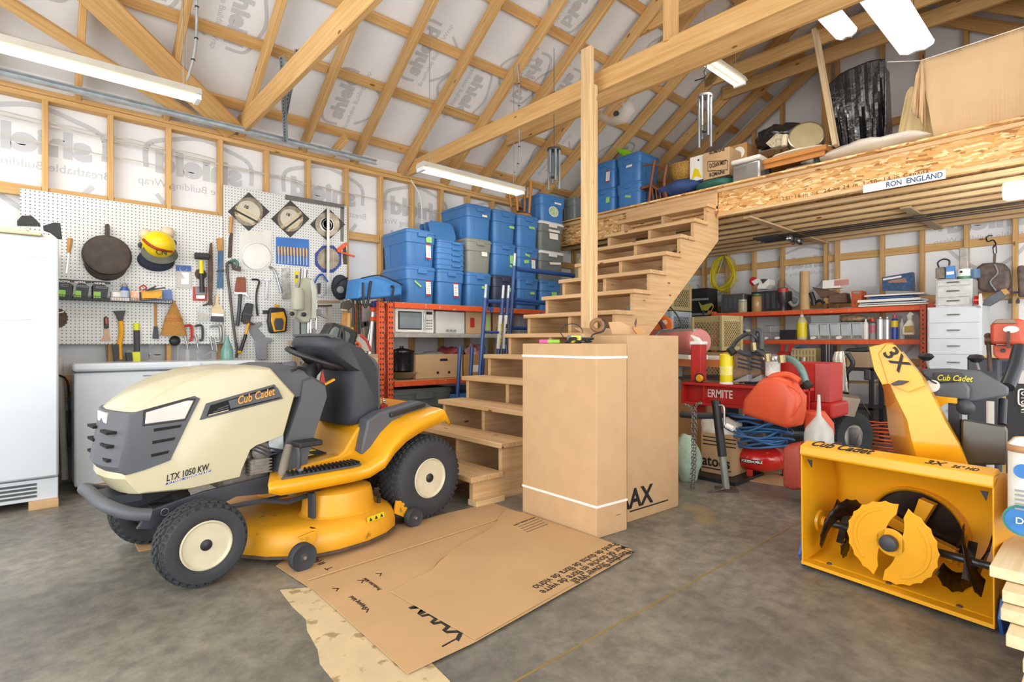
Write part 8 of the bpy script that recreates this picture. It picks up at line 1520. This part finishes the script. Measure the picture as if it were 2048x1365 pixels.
fixture('long fluorescent fixture over the two freezers',-1.55,.88,4.3,2.82);fixture('four foot fluorescent fixture hanging in front of the blue totes',2.58,3.80,4.14,2.66);fixture('small fluorescent fixture glimpsed under the collar ties over the loft',4.55,5.35,2.55,3.72)
def wrapfix(lab,x0,x1,y,z,w_):
 t=T('wrapped_fixture',lab,'ceiling light');pr=[(-w_/2,.0),(-w_/2-.01,.03),(-w_*.3,.08),(w_*.3,.08),(w_/2+.01,.03),(w_/2,.0),(w_*.25,-.025),(0,-.012),(-w_*.25,-.025)]
 t.part('diffuser',B().loft([[V((x,y+a,z+b_))for a,b_ in pr]for x in(x0,x1-.06,x1)]),mat('diffuser','#f2f4f4',.3,emit=1.3,var=0),smooth=35);t.part('end_film',B().loft([[V((x,y+a*k,z+b_*k))for a,b_ in pr]for x,k in((x1-.02,1.03),(x1+.03,.9))]),CLEARP)
 for x in(x0+.1,x1-.1):t.part('chain',B().tube([(x,y,z+.08),(x,y,4.4)],.004,5),STEEL)
 t.done()
wrapfix('broad film-wrapped ceiling fixture nearest the camera side of the loft',3.6,6.25,1.28,3.87,.26);wrapfix('second narrower film-wrapped fixture just behind the broad one',3.4,5.75,1.72,4.0,.17)
t=T('cropped_fixture','white fixture end cut off by the picture edge under the loft joists','ceiling light');t.part('housing',bx(5.3,5.44,.2,.575,2.15,2.27),WHITE,bev=.02);t.part('tube',B().tube([(5.32,.2,2.16),(5.32,.57,2.16)],.016,10),LITE);t.part('hanger',bx(5.36,5.38,.3,.34,2.27,2.44),STEEL);t.done()
for nm,loc,tg,sx,sy,e in(('wrapped_glow',(4.9,1.4,3.8),(5.2,1.6,0),2.4,.3,22),('under_loft_glow',(5.37,.38,2.14),(7.6,2.2,1.2),.5,.3,30)):area(nm,loc,tg,sx,sy,e,(1,.97,.9))
# garage door track and hangers
tr=T('door_track','galvanised overhead door track running along the top of the tool wall','track');tr.part('track',B().prism([(-1.8,5.30,3.0),(-1.8,5.30,3.045),(-1.8,5.265,3.05),(-1.8,5.26,3.04),(-1.8,5.29,3.035),(-1.8,5.29,3.005),(-1.8,5.25,3.0)],(4.55,0,0)),GALV,bev=.001);
rt_=lambda x,y,t_:CAMP+ray(x,y)*t_
hb0=hit(570,284,(0,5.27,0),(0,1,0));ht1=rt_(562,113,4.35);ht2=rt_(594,98,4.38);hm=hb0+(ht1-hb0)*.32;vw=(hb0+ht1)/2-CAMP
for a_,b2 in((hb0,ht1),(hm,ht2)):
 h_=tr.part('perforated_angle',B().beam(a_,b2,.034,.003,up=-vw),GALV);b=B();nb=int((b2-a_).length/.035)
 for k in range(nb):c_=a_+(b2-a_)*((k+.5)/nb)-vw.normalized()*.0022;d_=(b2-a_).normalized()*.009;b.beam(c_-d_,c_+d_,.009,.001,up=-vw)
 tr.part('punched_slots',b,DARK,kind='stuff')
 tr.part('angle_flange',B().beam(a_+V((.016,-.012,0)),b2+V((.016,-.012,0)),.003,.03,up=-vw),GALV)
tr.part('fixing_bolt',B().ball(hb0-vw.normalized()*.006,.008,8),STEEL);tr.done()
def conduit(lab,P,r,plane,q,m=GALV):w=W(plane,q,0);t=T('electrical_cable',lab,'cable','armoured cables to the light fixtures');t.part('cable',w.tube(P,r),m,smooth=50);[t.part('cable_tie',B().tube([w.p(x,y)+V((0,0,-.004)),w.p(x,y)+V((0,0,.004))],r*1.5,8),BLACK)for x,y in[(a[0],a[1])for a in P[1:-1]]];t.done()
conduit('grey armoured cable dropping to the long fixture over the freezers',[(1150,-60),(1152,40),(1148,225),(1130,350),(1095,470)],.009,Plane((0,4.3,0),(1,0,0),(0,-1,0)),Zm(0,0,2.926));conduit('grey armoured cable dropping to the fixture before the blue totes',[(1125,370),(1135,490),(1135,620),(1136,860),(1130,960),(1110,1010)],.008,Plane((0,4.14,0),(1,0,0),(0,-1,0)),Zm(650,0,2.926))
# vapour hoods over electrical boxes
for(pts,lb,X,q)in(([(1115,320),(1230,350),(1235,380),(1130,400),(1100,440),(1020,470),(1060,400)],'torn clear plastic vapour sheet round a roof box, over the blue totes',3.9,Zm(650,0,2.926)),([(1590,650),(1700,610),(1800,590),(1815,650),(1760,720),(1680,740),(1600,700)],'clear plastic vapour sheet round a roof box behind the timber post',5.0,Zm(650,0,2.926))):
 w=wx(X,q);P=[w.p(x,y)for x,y in pts];c_=sum(P,V())/len(P);t=T('vapour_sheet',lb,'plastic sheet','plastic sheets on the roof boxes');t.part('sheet',B().loft([P,[c_+(p-c_)*.55+V((-.06,0,.02))for p in P]],cap=False),mat('haze_film','#e4e2dc',.3,alpha=.45),smooth=50,solid=.001);t.part('box',B().ball(c_,.035,8),DARK);t.done()
def chime(lab,X,px,pyt,pyb,n=6,r=.07):
 w=wx(X,Q0);c0_=w.p(px,pyt);zb_=w.p(px,pyb).z;t=T('wind_chime',lab,'wind chime',None);t.part('disc',B(Matrix.Translation(c0_)).lathe([(r,-.01),(r*1.05,0),(r,.012),(.01,.015)],20),GREYP if X>4.5 else DARK,smooth=40);h=c0_.z-zb_
 for k in range(n):a=2*math.pi*k/n;l=h*(.55+.45*((k*2)%n)/(n-1));t.part('chime_tube',B().tube([c0_+V((r*.8*math.cos(a),r*.8*math.sin(a),-.01)),c0_+V((r*.8*math.cos(a),r*.8*math.sin(a),-l))],.013,8),mat('chime_metal','#9aa3ab',.3,.6),smooth=50)
 t.part('clapper',B(Matrix.Translation(c0_-V((0,0,h*.62)))).lathe([(.03,-.008),(.03,.008)],16),DARK);t.part('cord',B().tube([c0_-V((0,0,h*.8)),c0_+V((0,0,(RZ+SL*(YL_-c0_.y))-c0_.z if X<4.5 else .45))],.003,5),DARK);t.done()
chime('wind chime with a dark top hanging before the roof slope, above the round-pictured tote',4.0,1108,300,388);chime('grey wind chime hanging from a black cord above the white carton',5.1,1410,193,305)
t=T('knotted_string','knotted dark cord looped over the chord above the grey wind chime','cord');w=wx(4.6,Zm(1350,0,4.55));t.part('cord',w.tube([(220,440,0),(215,510,0),(240,580,0),(285,600,0),(265,650,0),(275,700,0),(180,735,0)],.006),BLACK,smooth=50);t.done()
# upturned stool legs on the topmost totes
tl=T('upturned_stool','upturned wooden stool with four tapered legs on the topmost blue totes','stool');PS_=Plane((0,5.1,0),(1,0,0),(0,-1,0));wl_=W(PS_,Zm(750,200,4.096),0);LG=mat('stool_wood','#bf8238',.45)
for a0,a1,d in(((1115,880),(1095,705),0),((1168,910),(1155,705),.1),((1225,920),(1228,705),0),((1262,930),(1278,670),.1)):p,q_=wl_.p(*a0,d),wl_.p(*a1,d);tl.part('leg',B().tube([p,(p+q_)/2,q_],[.015,.02,.026],10),LG,smooth=50)
tl.part('stretcher',B().tube([wl_.p(1110,810,0),wl_.p(1228,790,0)],.009,8),LG);tl.part('stretcher',B().tube([wl_.p(1160,800,.1),wl_.p(1270,800,.1)],.009,8),LG);zz_=wl_.p(1180,905).z;tl.part('seat',B(TM((4.62,5.06,Z3+.388))).lathe([(.15,0),(.16,.015),(.15,.03)],24),LG,smooth=40);tl.done()
lump('pale_lampshade','pale cream fabric shade behind the white-lidded totes','lampshade',(5.75,4.9,2.05),(.16,.2,.32),mat('shade_cream','#cfc9a0',.7),17,amp=.02)
single('shade_pedestal',bx(5.62,5.9,4.75,5.05,0,1.74),CARD,'tall carton under the pale cream shade','box',bev=.004)
